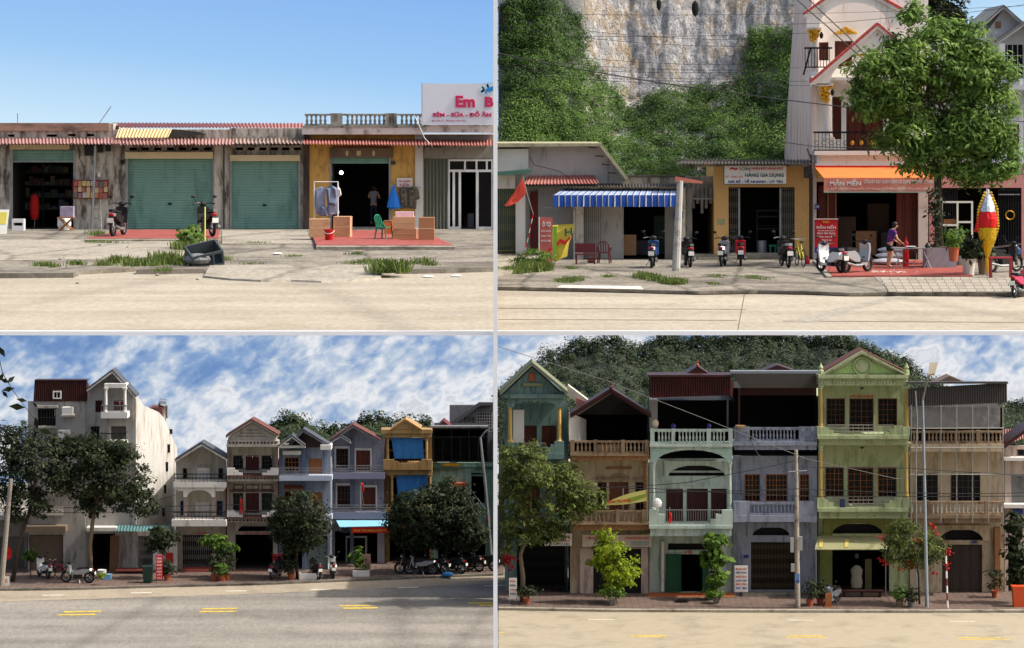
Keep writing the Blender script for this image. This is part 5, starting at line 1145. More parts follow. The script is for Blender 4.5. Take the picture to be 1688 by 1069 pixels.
for (pl, nm) in (([(1336, 133), (1447, 37), (1562, 134)], 'lower_verge'), ([(1326, 20), (1402, -34), (1490, 14)], 'upper_verge')):
    (xa, ya), (xm, ym), (xb, yb) = pl; vt = M('red verge tiles', (196, 78, 70), var=.15); n_ = 13
    for i in range(n_):
        for (p0, p1) in (((xa, ya), (xm, ym)), ((xm, ym), (xb, yb))):
            u = (i + .06) / n_; v = (i + .94) / n_; x0 = p0[0] + (p1[0] - p0[0]) * u; y0 = p0[1] + (p1[1] - p0[1]) * u; x1 = p0[0] + (p1[0] - p0[0]) * v; y1 = p0[1] + (p1[1] - p0[1]) * v
            prismpart(h, 'verge_tile', vt, [(x0, y0), (x1, y1), (x1, y1 + 4.5), (x0, y0 + 4.5)], -.75, -.1)
    prismpart(h, nm, hw, [(xa, ya + 4.7), (xm, ym + 4.7), (xb, yb + 4.7), (xb, yb + 10), (xm, ym + 10), (xa, ya + 10)], -.7, -.45)
mb = MB()
for i in range(22):
    x = 1343 + i * 6; mb.box(x, 219, x + .8, 250, -.46, -.44)
    if i % 2 == 0: mb.torus(W(x + 3, 236, -.45), (0, 1, 0), .09, .012, 10, 4)
mb.box(1341, 217, 1478, 220, -.48, -.43); mb.box(1341, 247, 1478, 249, -.48, -.43); rl = part(h, 'iron_railing', blackiron, mb)
for x in (1405, 1420, 1437): part(rl, 'gold_ornament', gold, MB().ball(W(x, 236, -.5), .08, .03, .1, 8, 5))
mb = MB(); mb.box(1326, 78, 1372, 81, -.5, -.45); mb.box(1326, 110, 1372, 112, -.5, -.45)
for i in range(9): mb.box(1327 + i * 5, 81, 1328 + i * 5, 110, -.49, -.46)
mb.hexa([W(1323, 124, -.5), W(1326, 124, -.5), W(1338, 79, -.5), (W(1335, 79, -.5))], [W(1323, 124, -.45), W(1326, 124, -.45), W(1338, 79, -.45), W(1335, 79, -.45)]); part(h, 'iron_railing', blackiron, mb)
for (x, y) in ((1372, 152), (1354, 58), (1500, 152)): part(h, 'wall_lantern', blackiron, MB().lathe(W(x, y + 6, -.5), [(.03, 0), (.07, .06), (.08, .18), (.02, .28)], 6))
# shopfront
for (x0, x1) in ((1349, 1362), (1363, 1377), (1478, 1490), (1491, 1503), (1504, 1513)): door(h, x0, 306, x1, 427.5, .3 if x0 < 1400 else .35, 1, redwood, rows=3, name='folding_door')
for x in (1364, 1377): boxpart(h, 'door_edge', orangewood, x, 306, x + 1.8, 427, .2, .28)
boxpart(h, 'house_number', M('number plate blue', (30, 60, 150), var=.1), 1343, 337, 1351, 345, -.03, -.004); text(h, '338', 1344, 339, 1350, 343, -.032, whitetext)
aw = thing('awning', 'orange canvas awning with faded red and white lettered valance', 'awning', W(1450, 317, -1.5)); om = M('orange canvas', (214, 122, 60), var=.15, rough=.8, dirt=(190, 86, 60), damt=.45, dscale=.4)
mb = MB(); mb.hexa([W(1358, 293.5, -1.7), W(1550, 293.5, -1.7), W(1530, 276, -.43), W(1343, 276, -.43)], [W(1358, 294.5, -1.7), W(1550, 294.5, -1.7), W(1530, 277, -.43), W(1343, 277, -.43)]); part(aw, 'canvas', om, mb); mb = MB(); mb.add([W(1343, 276, -.43), W(1358, 294, -1.69), W(1346, 294, -.43)], [(0, 1, 2)]); part(aw, 'side_flap', M('yellow canvas', (220, 160, 80), var=.15), mb)
boxpart(aw, 'head_rail', redcloth, 1342, 273.5, 1532, 276, -.47, -.44); boxpart(aw, 'valance', M('faded red valance', (206, 128, 112), var=.1, dirt=(220, 190, 170), damt=.4, dscale=1), 1358, 294.2, 1550, 316, -1.72, -1.7); boxpart(aw, 'hem', M('hem green', (150, 180, 164), var=.1), 1358, 316, 1550, 318, -1.725, -1.7)
text(aw, 'MẪN MẾN', 1368, 296, 1419, 306, -1.722, whitetext, .03); text(aw, 'Chuyên bán buôn', 1424, 296, 1466, 305, -1.722, whitetext, .0); text(aw, 'HÀNG GIA DỤNG, NHÔM FÓT, THANH LÝ', 1468, 296, 1547, 304.5, -1.722, whitetext, .02); text(aw, 'BÁT ĐĨA, XOONG NỒI, ĐỒ NHỰA, ĐỒ ĐIỆN, QUẠT ĐIỆN, NỒI CƠM, INOX', 1370, 309, 1546, 314, -1.722, whitetext, .0)
sg = thing('sign', 'red standing shop sign with white lettering and blue foot beside the red-framed doorway', 'sign', G(1362, 432, GT)); d0 = gd(432, GT); boxpart(sg, 'panel', redtext, 1343, 362, 1381, 408, d0 - .2, d0 - .14); boxpart(sg, 'blue_foot', bluetext, 1343, 408.1, 1381, 417, d0 - .2, d0 - .14); boxpart(sg, 'edge', plate, 1342, 361, 1382, 362, d0 - .21, d0 - .13)
for i, (tx, y, hh, x0, x1) in enumerate((('H.H', 364.5, 3.5, 1357, 1366), ('MẪN MẾN', 371, 6.5, 1346, 1378), ('CHUYÊN BÁN BUÔN', 379.5, 2.2, 1348, 1376), ('Hàng Gia Dụng', 383, 4.5, 1347, 1377), ('Nhôm, Inox, Nhựa', 389, 3.8, 1349, 1376), ('Thanh Lý', 394.5, 3.5, 1354, 1371), ('GIÁ RẺ NHẤT', 399.5, 3, 1349, 1376))): text(sg, tx, x0, y, x1, y + hh, d0 - .203, whitetext if i else yellowtext, .02)
text(sg, 'ĐT: 0982 338 338', 1346, 411, 1378, 414.5, d0 - .203, whitetext)
for x in (1346, 1377): part(sg, 'leg', steel, MB().tube([W(x, 417, d0 - .17), W(x, 431, d0 - .17)], .02, 5))
for (x, w_, h_, lb, c) in ((1395, .8, 1.6, 'dark cabinet at the left inside the awning shop', (60, 44, 36)), (1425, 1.0, 1.0, 'cardboard goods piled inside the awning shop', (140, 104, 76)), (1448, .9, 2.1, 'tall shelf of goods at the back of the awning shop', (86, 70, 58)), (1412, .6, .5, 'low brown carton near the awning shop door', (160, 112, 76)), (1462, .5, .9, 'grey carton beside the tall shelf', (110, 110, 112))):
    b = W(x, 428, 1.2 + (x % 5) * .5); solo('carton', lb, 'goods', M('stock %d' % x, c, var=.35, scale=4), MB().wb(b.x - w_ / 2, b.y, P.z0 + GT, b.x + w_ / 2, b.y + .6, P.z0 + GT + h_))
# ---- right-hand house
h = thing('house', 'grey-white gabled house behind the big tree with pink ground floor', 'house', W(1640, 428), 'houses below the cliff'); gw = M('blue white paint', (196, 200, 204), var=.08, dirt=(140, 140, 142), damt=.4, streak=2)
facade(h, 1540, 60, 1720, 289, [(1650, 72, 1688, 130), (1655, 205, 1680, 248), (1560, 190, 1600, 250)], 1.4, gw, depth=5); prismpart(h, 'gable', gw, [(1622, 60), (1655, 14), (1694, 46), (1720, 60)], 1.38, 6); gable_roof(h, 1612, 46, 1655, 8, 1700, 48, .8, 5, greysheet, 3, trim=gw); gable_roof(h, 1646, 66, 1692, 34, 1740, 70, .3, 3, greysheet, 3, name='porch_roof', trim=gw)
boxpart(h, 'diamond', M('brown diamond', (140, 110, 80), var=.2), 1641, 36, 1650, 47, 1.33, 1.37)
for y0 in (140, 262): boxpart(h, 'cornice', gw, 1540, y0, 1720, y0 + 8, .2, 1.38)
for x in (1648, 1690): boxpart(h, 'column', gw, x, 72, x + 9, 286, .3, .7)
for r_ in ((1655, 205, 1680, 248), (1560, 190, 1600, 250)): door(h, *r_, 1.48, 2, redwood, rows=2)
window(h, 1650, 72, 1688, 130, 1.48, 4, 3, gw, fw=2)
pk_ = M('pink paint', (206, 140, 136), var=.08, dirt=(160, 110, 108), damt=.4); facade(h, 1532, 289.3, 1720, 428, [(1551, 310, 1684, 428)], 0, pk_, name='ground_floor_wall', depth=6); room(h, 1551.3, 310.3, 1683.7, 427.7, .2, 5); text(h, '2013', 1597, 299, 1622, 306.5, -.003, M('brown print', (130, 76, 70), var=.1), .03)
gg = M('dark grille', (60, 62, 66), var=.2, metal=.3); gate(h, 1646, 314, 1683, 427, .1, gg, 9, 2); boxpart(h, 'gate_frame', steel, 1646, 320, 1682, 322, .04, .08); mb = MB().torus(W(1665, 355, .05), (0, 1, 0), .18, .025, 14, 4); part(h, 'gate_ornament', gold, mb); gate(h, 1552, 312, 1578, 380, .1, gg, 7, 2)
ws = thing('steel_frame', 'white steel door frame leaning in front of the dark entrance', 'frame', W(1585, 428, -.4)); mb = MB(); mb.wall(1552, 332, 1604, 412, [(1554, 335, 1577, 370), (1580, 335, 1601, 365), (1580, 368, 1601, 410), (1554, 373, 1577, 410)], -.4, -.36); part(ws, 'frame', plate, mb); boxpart(ws, 'basket', M('basket wood', (128, 84, 50), var=.3), 1556, 362, 1577, 372, -.34, -.2)
# ---- big street tree
tree('street_tree', 'big round leafy tree in front of the white house balcony', 'tree', (1545, 443), [(1545, 85, 85, 52), (1465, 125, 58, 50), (1622, 120, 52, 52), (1440, 170, 46, 34), (1500, 175, 40, 35), (1648, 175, 34, 45), (1600, 205, 62, 38), (1495, 225, 48, 30), (1560, 245, 60, 26), (1640, 240, 42, 38), (1515, 272, 28, 16), (1590, 285, 70, 20), (1505, 20, 26, 18), (1590, 60, 40, 25), (1640, 278, 40, 20), (1575, 130, 55, 40)], [(1548, 400), (1546, 300), (1535, 200), (1530, 120)], leafT, barkd, 38000, .115, .22, 470, long=3.0, droop=.4, dd=.8, tr=.19, limbs=12)
pl = thing('planter', 'grey concrete planter box around the foot of the big tree', 'planter', G(1555, 444, GT)); b = pl.location
part(pl, 'box', M('planter grey', (150, 152, 156), var=.12, dirt=(110, 110, 110), damt=.4), MB().wb(b.x - .62, b.y, b.z, b.x + .5, b.y + 1.2, b.z + .8)); part(pl, 'soil', soil, MB().wb(b.x - .57, b.y + .05, b.z + .78, b.x + .45, b.y + 1.15, b.z + .81)); clump(pl, 'vine', [(b.x - .25, b.y + .6, b.z + 1.6, .22, .25, 1.0), (b.x - .3, b.y + .6, b.z + 2.6, .25, .3, .5)], 420, .08, .1, 40, leafB); clump(pl, 'shrub', [(b.x + .5, b.y + .3, b.z + 1.35, .4, .4, .35)], 260, .07, .09, 24, leafA)
# ---- street objects
redpl = M('brick red plastic', (92, 32, 38), rough=.45, var=.1)
flag(850, 330, 'faded red flag drooping on a striped pole beside the folding gate', [(862, 293), (869, 318), (855, 333), (840, 340), (831, 340), (846, 320)], [(864, 424), (879, 353), (866, 292)][:2], -.9, M('faded red cloth', (214, 80, 60), var=.12), stripes=True)
solo('flag_pole', 'upper bent part of the striped flag pole', 'pole', steel, MB().tube([W(879, 353, -.9), W(869, 320, -.9), W(862, 290, -.9)], .016, 6))
sg = thing('sign', 'faded red standing board listing services beside the yellow banner', 'sign', G(900, 437, GT)); d0 = gd(437, GT); boxpart(sg, 'panel', M('faded red board', (176, 92, 84), var=.15, dirt=(206, 170, 160), damt=.35), 889, 359, 911, 431, d0, d0 + .06); boxpart(sg, 'edge', plate, 888, 358, 889.5, 434, d0 - .01, d0 + .07); text(sg, 'Ô TÔ', 894, 365, 908, 374, d0 - .003, whitetext, .02)
for i in range(3): text(sg, ('SỬA CHỮA', 'THAY DẦU', 'RỬA XE')[i], 892, 379 + i * 8, 908, 383 + i * 8, d0 - .003, whitetext)
prismpart(sg, 'stripe', redtext, [(890, 424), (908, 408), (910, 411), (893, 427)], d0 - .012, d0 - .004)
bn = thing('banner', 'crumpled yellow banner sheet with red and green print on a stand', 'banner', G(928, 434, GT)); d0 = gd(434, GT); v = [W(x, y, d0 + .1 * math.sin(i * 1.7)) for i, (x, y) in enumerate(((911, 372), (920, 371), (934, 370), (947, 370), (942, 390), (938, 402), (935, 423), (924, 427), (916, 432), (911, 430), (911, 404), (911, 388)))]
part(bn, 'sheet', M('banner yellow', (206, 186, 70), var=.12), MB().add(v + [p + Vector((0, .03, 0)) for p in v] , [tuple(range(12)), tuple(range(23, 11, -1))] + [(i, i + 12, (i + 1) % 12 + 12, (i + 1) % 12) for i in range(12)])); text(bn, 'H', 931, 377, 943, 390, d0 - .12, greentext, .02, skew=.1)
prismpart(bn, 'green_edge', M('banner green', (110, 170, 50), var=.1), [(911, 374), (918, 373), (917, 430), (912, 428)], d0 - .13, d0 - .115); prismpart(bn, 'red_print', redtext, [(917, 402), (924, 394), (932, 398), (941, 388), (940, 394), (931, 404), (923, 400), (918, 407)], d0 - .13, d0 - .115)
solo('post', 'thin white pipe post with crossbar behind the yellow banner', 'post', steel, MB().tube([W(949, 428, -.6), W(949, 343, -.6)], .025, 5).tube([W(896, 343, -.6), W(949, 345, -.6)], .012, 4))
bn = thing('bench', 'dark red plastic bench in front of the striped-awning shop', 'bench', G(965, 436, GT)); b = bn.location
part(bn, 'seat', redpl, MB().wb(b.x - .4, b.y, b.z + .36, b.x + .4, b.y + .4, b.z + .4)); part(bn, 'backrest', redpl, MB().wb(b.x - .4, b.y + .38, b.z + .45, b.x + .4, b.y + .42, b.z + .8))
for sx in (-.35, .35):
    for yy in (.03, .36): part(bn, 'leg', redpl, MB().wb(b.x + sx - .03, b.y + yy - .03, b.z, b.x + sx + .03, b.y + yy + .03, b.z + .36))
for (x, y, lb) in ((996, 434, 'dark red plastic chair next to the bench'),): chair(x, y, 170, lb, redpl, GT)
for i in range(2): carton(975 + 0 * i, 434, .3, .3, .2, redpl, ['small red box on the ground between bench and chair', 'second red box'][i], dz=GT) if i == 0 else None
bike(1076, 441, -6, 'blue motorbike with yellowish plate before the striped-awning shop', 'moto', bluegloss, scale=1.1, dz=GT); bike(1134, 440, 4, 'dark motorbike standing in front of the narrow passage', 'moto', plastic_black, scale=1.05, dz=GT); bike(1192, 439, -10, 'silver and black motorbike left of the ochre shop doorway', 'moto', silver, scale=1.05, dz=GT); bike(1221, 438, -4, 'red motorbike right beside the silver one', 'moto', redgloss, scale=1.05, dz=GT); bike(1294, 441, 6, 'old dark motorbike with luggage rack before the right lattice gate', 'moto', plastic_black, scale=1.1, dz=GT, seat=M('grey seat', (110, 108, 104), var=.2)); bicycle(1319, 440, 8, 'yellow bicycle leaning beside the old motorbike', M('yellow frame', (206, 200, 60), var=.1), 1.1, dz=GT)
bike(1370, 449, 28, 'white scooter with black seat on the red tiles', 'scooter', whitegloss, scale=1.05, dz=GT + .06); bike(1412, 449, -42, 'black and silver scooter turned sideways on the red tiles', 'scooter', silver, scale=1.1, dz=GT + .06); bike(1655, 449, -55, 'dark motorbike with wooden load behind the red stool', 'moto', plastic_black, scale=1.05, dz=GT); bike(1684, 490, -30, 'pink motorbike cut by the right picture edge', 'moto', pinkgloss, scale=.95, dz=0.0)
solo('plank_load', 'weathered planks lying across the motorbike at right', 'planks', M('weathered wood', (104, 94, 84), var=.3, scale=4), MB().hexa([W(1622, 412, -4.6), W(1684, 404, -4.6), W(1684, 401, -4.6), W(1630, 408, -4.6)], [W(1622, 412, -3.9), W(1684, 404, -3.9), W(1684, 401, -3.9), W(1630, 408, -3.9)]))
flor = M('floral shirt', (36, 40, 120), var=.2, dirt=(190, 40, 50), damt=.55, dscale=9, rough=.85)
person(1466, 440.5, -72, 'woman in blue and red floral shirt and black shorts bending over the table', flor, M('black shorts', (20, 20, 24), var=.2), (((-.22, .2, 1.02), (-.16, .42, .86)), ((.22, .2, 1.02), (.12, .44, .86))), (((-.09, .03, .45), (-.09, -.04, .07)), ((.1, .05, .45), (.11, -.08, .07))), bow=.3, scale=1.06, dz=GT + .06, sleeve=.6)
tb = thing('table', 'folding steel table with white dishes beside the woman', 'table', G(1505, 443, GT + .06)); b = tb.location; part(tb, 'table_top', steel, MB().wb(b.x - .75, b.y - .1, b.z + .74, b.x + .75, b.y + .7, b.z + .77))
for s_ in (-.55, .55):
    for t_ in (-.16, .16): part(tb, 'leg', steel, MB().tube([(b.x + s_ - t_, b.y + .1 + t_, b.z + .74), (b.x + s_ + t_, b.y + .1 + t_, b.z)], .02, 5))
part(tb, 'stretcher', steel, MB().torus((b.x - .1, b.y + .3, b.z + .45), (0, 1, 0), .28, .014, 16, 4))
solo('dish', 'white dish on the steel table', 'dish', whitegloss, MB().lathe((b.x - .05, b.y + .2, b.z + .77), [(.08, 0), (.2, .05), (.21, .06), (.1, .03)], 12)); solo('kettle', 'small dark kettle at the right end of the steel table', 'kettle', plastic_black, MB().lathe((b.x + .58, b.y + .2, b.z + .77), [(.09, 0), (.11, .08), (.06, .16), (.02, .2)], 10))
solo('gas_bottle', 'red bottle standing behind the steel table', 'bottle', redgloss, MB().lathe((b.x - .1, b.y + 1.3, b.z), [(.11, 0), (.12, .6), (.1, .9), (.04, 1.0), (.04, 1.15)], 10))
skm = M('grey sack cloth', (176, 176, 178), var=.15, scale=5, dirt=(130, 130, 134), damt=.4)
for i in range(3): b = G(1452 + i * 4, 438 - i, GT + .06); solo('sack', ('lowest', 'middle', 'topmost')[i] + ' grey filled sack of the pile behind the woman', 'sack', skm, MB().ball((b.x + .35, b.y + .5, b.z + .13 + i * .2), .62, .35, .13, 12, 6), group='pile of sacks')
whitepot = M('white pot', (206, 200, 188), var=.08); potted(1597, 455, 'broad-leaved plant in a tall white pot near the red tiles', .8, .75, .62, .25, whitepot, leafB, 300, .14, dz=GT); potted(1622, 453, 'bushy plant in a brown urn behind the gold tinsel', .6, .6, .55, .24, M('brown urn', (126, 104, 88), var=.15), leafB, 240, .13, dz=GT); potted(1580, 440, 'plant in a dark stacked pot beside the planter box', .6, .5, .7, .26, greysheet, leafA, 260, .09, dz=GT); potted(1572, 431, 'plant in a terracotta pot on the planter side', .5, .5, .5, .2, terracotta, leafA, 220, .08, dz=.7)
# gold and red tinsel decoration
gt = thing('tinsel_lantern', 'hanging-shaped gold, red and silver tinsel decoration on a pole', 'decoration', G(1628, 456, GT)); b = gt.location; kz = lambda py: W(1628, py, gd(456, GT)).z - b.z
goldf = M('gold foil', (214, 172, 40), rough=.28, metal=.75, var=.3, scale=9, bump=.6, bscale=14); silf = M('silver foil', (206, 206, 206), rough=.22, metal=.8, var=.2, scale=8, bump=.6, bscale=14); redf = M('red foil', (206, 24, 26), rough=.35, metal=.3, var=.25, scale=8, bump=.5, bscale=12)
def crinkle(prof, mat, nm, off=0):
    mb = MB(); mb.lathe(b + Vector((off, 0, 0)), prof, 14); mb.v = [(x + random.uniform(-.02, .02), y + random.uniform(-.02, .02), z + random.uniform(-.015, .015)) for x, y, z in mb.v]; part(gt, nm, mat, mb)
crinkle([(.3, kz(349)), (.24, kz(338)), (.12, kz(322)), (.04, kz(312))], silf, 'silver_top'); crinkle([(.33, kz(375)), (.35, kz(362)), (.3, kz(349.5))], redf, 'red_band'); crinkle([(.06, kz(425)), (.16, kz(412)), (.3, kz(396)), (.33, kz(375.5))], goldf, 'gold_bottom'); crinkle([(.05, kz(452)), (.04, kz(440)), (.08, kz(425.5))], goldf, 'gold_tail', .0)
for s_ in (-1, 1):
    mb = MB()
    for i in range(20): y = 318 + i * 4.6; r_ = np.interp(y, [312, 345, 375, 412], [.06, .33, .37, .12]); mb.ball(b + Vector((s_ * r_, -.05, kz(y))), .06, .06, .055, 6, 4)
    part(gt, 'gold_fringe', goldf, mb)
part(gt, 'pole', steel, MB().tube([b, b + Vector((0, 0, .5))], .04, 8)); part(gt, 'red_ribbon', redf, MB().hexa([b + Vector((-.5, -.1, kz(383))), b + Vector((-.34, -.1, kz(381))), b + Vector((-.3, -.1, kz(352))), b + Vector((-.36, -.1, kz(354)))], [b + Vector((-.5, -.06, kz(383))), b + Vector((-.34, -.06, kz(381))), b + Vector((-.3, -.06, kz(352))), b + Vector((-.36, -.06, kz(354)))]))
stl = thing('stool', 'dark red plastic stool at the right beside the gold tinsel', 'stool', G(1651, 460, GT)); b = stl.location; part(stl, 'seat', M('stool red', (156, 50, 62), var=.1), MB().wb(b.x - .4, b.y, b.z + .72, b.x + .4, b.y + .4, b.z + .77))
for sx in (-.36, .36):
    for yy in (.04, .36): part(stl, 'leg', M('stool red', (156, 50, 62)), MB().wb(b.x + sx - .03, b.y + yy - .03, b.z, b.x + sx + .03, b.y + yy + .03, b.z + .72))
solo('bottle', 'small red bottle by the ochre shop corner', 'bottle', redgloss, MB().lathe(G(1331, 436, GT), [(.1, 0), (.1, .18), (.04, .26), (.04, .32)], 8)); solo('water_bottle', 'blue water bottle at the right gate', 'bottle', bluegloss, MB().lathe(W(1677, 427, -.4), [(.13, 0), (.14, .4), (.05, .5), (.05, .6)], 10))
mb = MB()
for i in range(60): x = 1450 + random.gauss(0, 14) + (25 if i % 2 else 0); mb.ball(G(x, 448 + random.gauss(0, 1), GT + .065), random.uniform(.02, .07), .08, .006, 5, 3)
struct('spilled_powder', plate, mb, 'white powder spilled on the red tiles', 'powder', kind='stuff')
# weeds
B_ = []; H_ = []
for (x, y, w_, h_, n) in ((850, 448, 26, .3, 60), (880, 445, 20, .5, 60), (895, 440, 10, .35, 25), (870, 438, 18, .4, 30), (935, 463, 16, .16, 26), (948, 461, 10, .16, 12), (1062, 458, 16, .3, 34), (1080, 461, 8, .26, 20), (1110, 467, 14, .3, 36), (1005, 456, 8, .1, 8), (1180, 456, 20, .08, 12), (1240, 458, 24, .1, 16), (940, 442, 8, .12, 8), (1175, 467, 6, .1, 6)):
    for i in range(n): B_.append(G(x + random.gauss(0, w_ * .5), y + random.gauss(0, 1.6), GT)); H_.append(h_ * .6)
V, tn = tuft_points(B_, 40, H_, .12); me = quads_object('weeds', V, tn, leafG, (0, 0, 0)); o = bpy.data.objects.new('weeds', me); COL.objects.link(o); o['kind'] = 'stuff'; o['label'] = 'grass tufts on the pavement below the cliff'; o['category'] = 'grass'
sb = thing('shrub', 'low bushy wild shrub by the red standing board', 'plant', G(880, 441, GT)); b = sb.location; clump(sb, 'leaves', [(b.x, b.y, b.z + .35, .75, .5, .35), (b.x - .5, b.y, b.z + .2, .5, .4, .22)], 900, .06, .08, 60, leafA)
# ---- overhead cables
for (a, b, c, s_) in ((30, 66, 1250, .25), (42, 76, 1290, .3), (58, 55, 1330, .1), (104, 118, 1255, .2), (108, 128, 1290, .25), (112, 134, 1330, .25), (78, 104, 1290, .3), (22, 10, 1688, .2), (156, 186, 1300, .2), (137, 162, 1100, .2), (92, 112, 1320, .3), (119, 141, 1350, .2)):
    cable('cable', 'thin overhead cable crossing in front of the cliff', [(822, a), (c, b)], -2.2, .008, s_, group='thin cables before the cliff')
cable('cable', 'thick black cable sagging across the cliff to the tree', [(822, 88), (1000, 122), (1200, 152), (1480, 186)], -2.5, .022, .04, group=None); cable('cable', 'upper of two thick black cables slanting down over the gold capitals', [(1310, -4), (1364, 44), (1420, 95), (1468, 158), (1540, 190)], -3, .026, .02, group=None); cable('cable', 'lower thick black cable slanting from the roof gable to the tree', [(1330, -4), (1398, 60), (1445, 110), (1500, 145), (1530, 165)], -3, .026, .02, group=None); cable('cable', 'thin cable rising to the right over the tree', [(1250, 40), (1480, 28), (1688, 8)], -2.6, .01, .1, group=None); cable('cable', 'dark cable at balcony height on the white house', [(1285, 234), (1345, 242), (1480, 247)], -2.4, .016, group=None); cable('cable', 'dark cable right of the big tree', [(1640, 198), (1688, 201)], -2.4, .016, group=None); cable('cable', 'thin cables drooping on the white gable wall', [(873, 258), (880, 272), (920, 282), (950, 300)], .1, .014, group=None)
# ================================================================= lower left: street of tall narrow houses
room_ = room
def room(th, x0, y0, x1, y1, d0, d1, mat=None, name='interior'): return room_(th, x0, y0, x1, y1, d0, d1, mat or black, name)  # lower rooms default to black, their shade put into the colour
def front(th, x0, y0, x1, y1, d, mat, ops, depth=6, smat=None, name='front_wall'):
    facade(th, x0, y0, x1, y1, [o[1:5] for o in ops], d, mat, name=name, depth=depth, smat=smat)
    for o in ops:
        k, a, b, c, e = o[:5]; r = o[5:]
        if k == 'w': window(th, a, b, c, e, d + .08, r[0], r[1], r[2], fw=r[3] if len(r) > 3 else 1.4, mw=r[4] if len(r) > 4 else .8, split=r[5] if len(r) > 5 else None)
        elif k == 'd': door(th, a, b, c, e, d + .06, r[0], r[1], rows=2, fw=1.2)
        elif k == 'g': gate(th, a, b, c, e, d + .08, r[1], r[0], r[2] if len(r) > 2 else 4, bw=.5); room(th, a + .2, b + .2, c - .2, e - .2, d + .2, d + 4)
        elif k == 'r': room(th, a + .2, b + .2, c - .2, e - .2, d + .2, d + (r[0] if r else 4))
        elif k == 's': mb = MB(); mb.ribs(a, b, c, e, d + .08, .12, .012); part(th, 'roller_shutter', r[0], mb)
def slabs(th, items, name='balcony_slab'):
    for (x0, y0, x1, y1, d0, d1, mat) in items: boxpart(th, name, mat, x0, y0, x1, y1, d0, d1)
use(BL)
mb = MB(); KB = [(-60, 970), (120, 968), (300, 963), (430, 960), (550, 955), (700, 949), (830, 944)]
mb.slab(gpoly([(-60, 925), (830, 925)], .12) + gpoly(list(reversed(KB)), .12), .1); struct('pavement', brickpave, mb)
for i in range(len(KB) - 1):
    (xa, ya), (xb, yb) = KB[i], KB[i + 1]; a = G(xa, ya + .2, .13); b = G(xb, yb + .2, .13); struct('kerb_stone', kerbm, MB().slab([a, b - Vector((.02, 0, 0)), b - Vector((.02, .35, 0)), a - Vector((0, .35, 0))], .13))
struct('road_edge', shoulder, MB().poly(gpoly([(-60, 971), (830, 945), (830, 962), (400, 980), (-60, 994)], .003)))
paintY = M('yellow road paint', (206, 176, 62), var=.15, dirt=(128, 120, 92), damt=.62, dscale=3); paintW = M('white road paint', (196, 190, 176), var=.1, dirt=(150, 140, 124), damt=.4, dscale=3)
for (x0, y0, x1, y1) in ((105, 1008, 167, 1007), (95, 1013, 157, 1012), (333, 1003, 391, 1002.3), (329, 1007.6, 390, 1007), (560, 998, 612, 997.2), (566, 1002, 623, 1001), (772, 993.5, 814, 993), (790, 997, 814, 996.6)): struct('lane_mark', paintY, MB().poly(gpoly([(x0, y0), (x1, y1), (x1, y1 + 2.2), (x0, y0 + 2.2)], .006)))
for (x0, y0) in ((70, 981), (216, 977), (372, 974), (512, 971.5), (655, 968.5), (798, 965)): struct('lane_mark', paintW, MB().poly(gpoly([(x0, y0), (x0 + 34, y0 - .6), (x0 + 34, y0 + .8), (x0, y0 + 1.4)], .006)))
creamw = M('cream wall', (172, 166, 154), var=.08, dirt=(140, 130, 112), damt=.6, streak=2.3, fine=.05); greyw = M('grey white wall', (158, 155, 150), var=.1, dirt=(104, 98, 90), damt=.5, streak=2.4); bluew = M('slate blue wall', (130, 137, 150), var=.08, dirt=(90, 102, 124), damt=.6, streak=2.3, fine=.05); lavw = M('lavender wall', (148, 147, 158), var=.08, dirt=(106, 108, 130), damt=.6, streak=2.3, fine=.05)
brown = M('brown trim', (84, 48, 40), var=.2); roofbrown = M('brown roof tile', (96, 56, 46), var=.25, scale=4); roofgrey = M('slate roof', (66, 70, 76), var=.2, scale=4); mint2 = M('green wash', (136, 168, 148), var=.1, dirt=(90, 124, 104), damt=.6, streak=2.3, fine=.05)
goldw = M('gold ochre wall', (160, 128, 80), var=.1, dirt=(128, 92, 48), damt=.6, streak=2.3, fine=.05); tarpb = M('blue tarpaulin', (48, 116, 176), var=.2, scale=3, rough=.5, bump=.3, bscale=3)
HG = 'tall narrow houses along the asphalt street'
# H1 red mansard
h = thing('house', 'grey-white house with dark red mansard top at the far left', 'house', W(95, 945), HG)
front(h, 46, 662, 141, 945, 0, greyw, [('w', 62, 674, 92, 703, 6, 2, darksheet), ('w', 40 + 8, 803, 68, 832, 5, 2, darksheet), ('r', 42 + 6, 882, 104, 944, .4)], depth=8)
mb = MB(); mb.corr(W(57, 628, -.1), W(143, 628, -.1), W(143, 662, -.12), W(55, 662, -.12), 26, .03); part(h, 'mansard', maroon, mb); mb = MB(); mb.corr(W(143, 628, -.1), W(146, 634, 4), W(146, 668, 4), W(143, 662, -.12), 10, .03); part(h, 'mansard_side', maroon, mb); boxpart(h, 'roof_cap', maroon, 57, 626.5, 143.5, 628.5, -.15, .6)
window(h, 87, 645, 101, 658, -.22, 2, 1, white); boxpart(h, 'lintel', creamw, 60, 669, 95, 673, -.3, -.004); boxpart(h, 'sill', creamw, 60, 703, 93, 706, -.3, -.004); boxpart(h, 'brown_shutter', M('brown shutter', (104, 88, 74), var=.15), 49, 883, 103, 944, .15, .2)
for (x, y) in ((102, 672), (78, 802), (96, 710)):
    a = solo('air_conditioner', {102: 'white outdoor air conditioner on a ledge under the red mansard', 78: 'white air conditioner low on the leftmost house behind the tree', 96: 'white air conditioner half hidden by the tree top'}[x], 'air conditioner', M('ac white', (206, 204, 196), var=.05), MB().box(x, y, x + 18, y + 12, -.7, -.1)); mb = MB(); mb.box(x - 2, y + 12, x + 20, y + 15, -.75, -.005); o = part(h, 'ledge', creamw, mb)
boxpart(h, 'vent_block', white, 52, 836, 104, 850, -.12, -.004)
mb = MB()
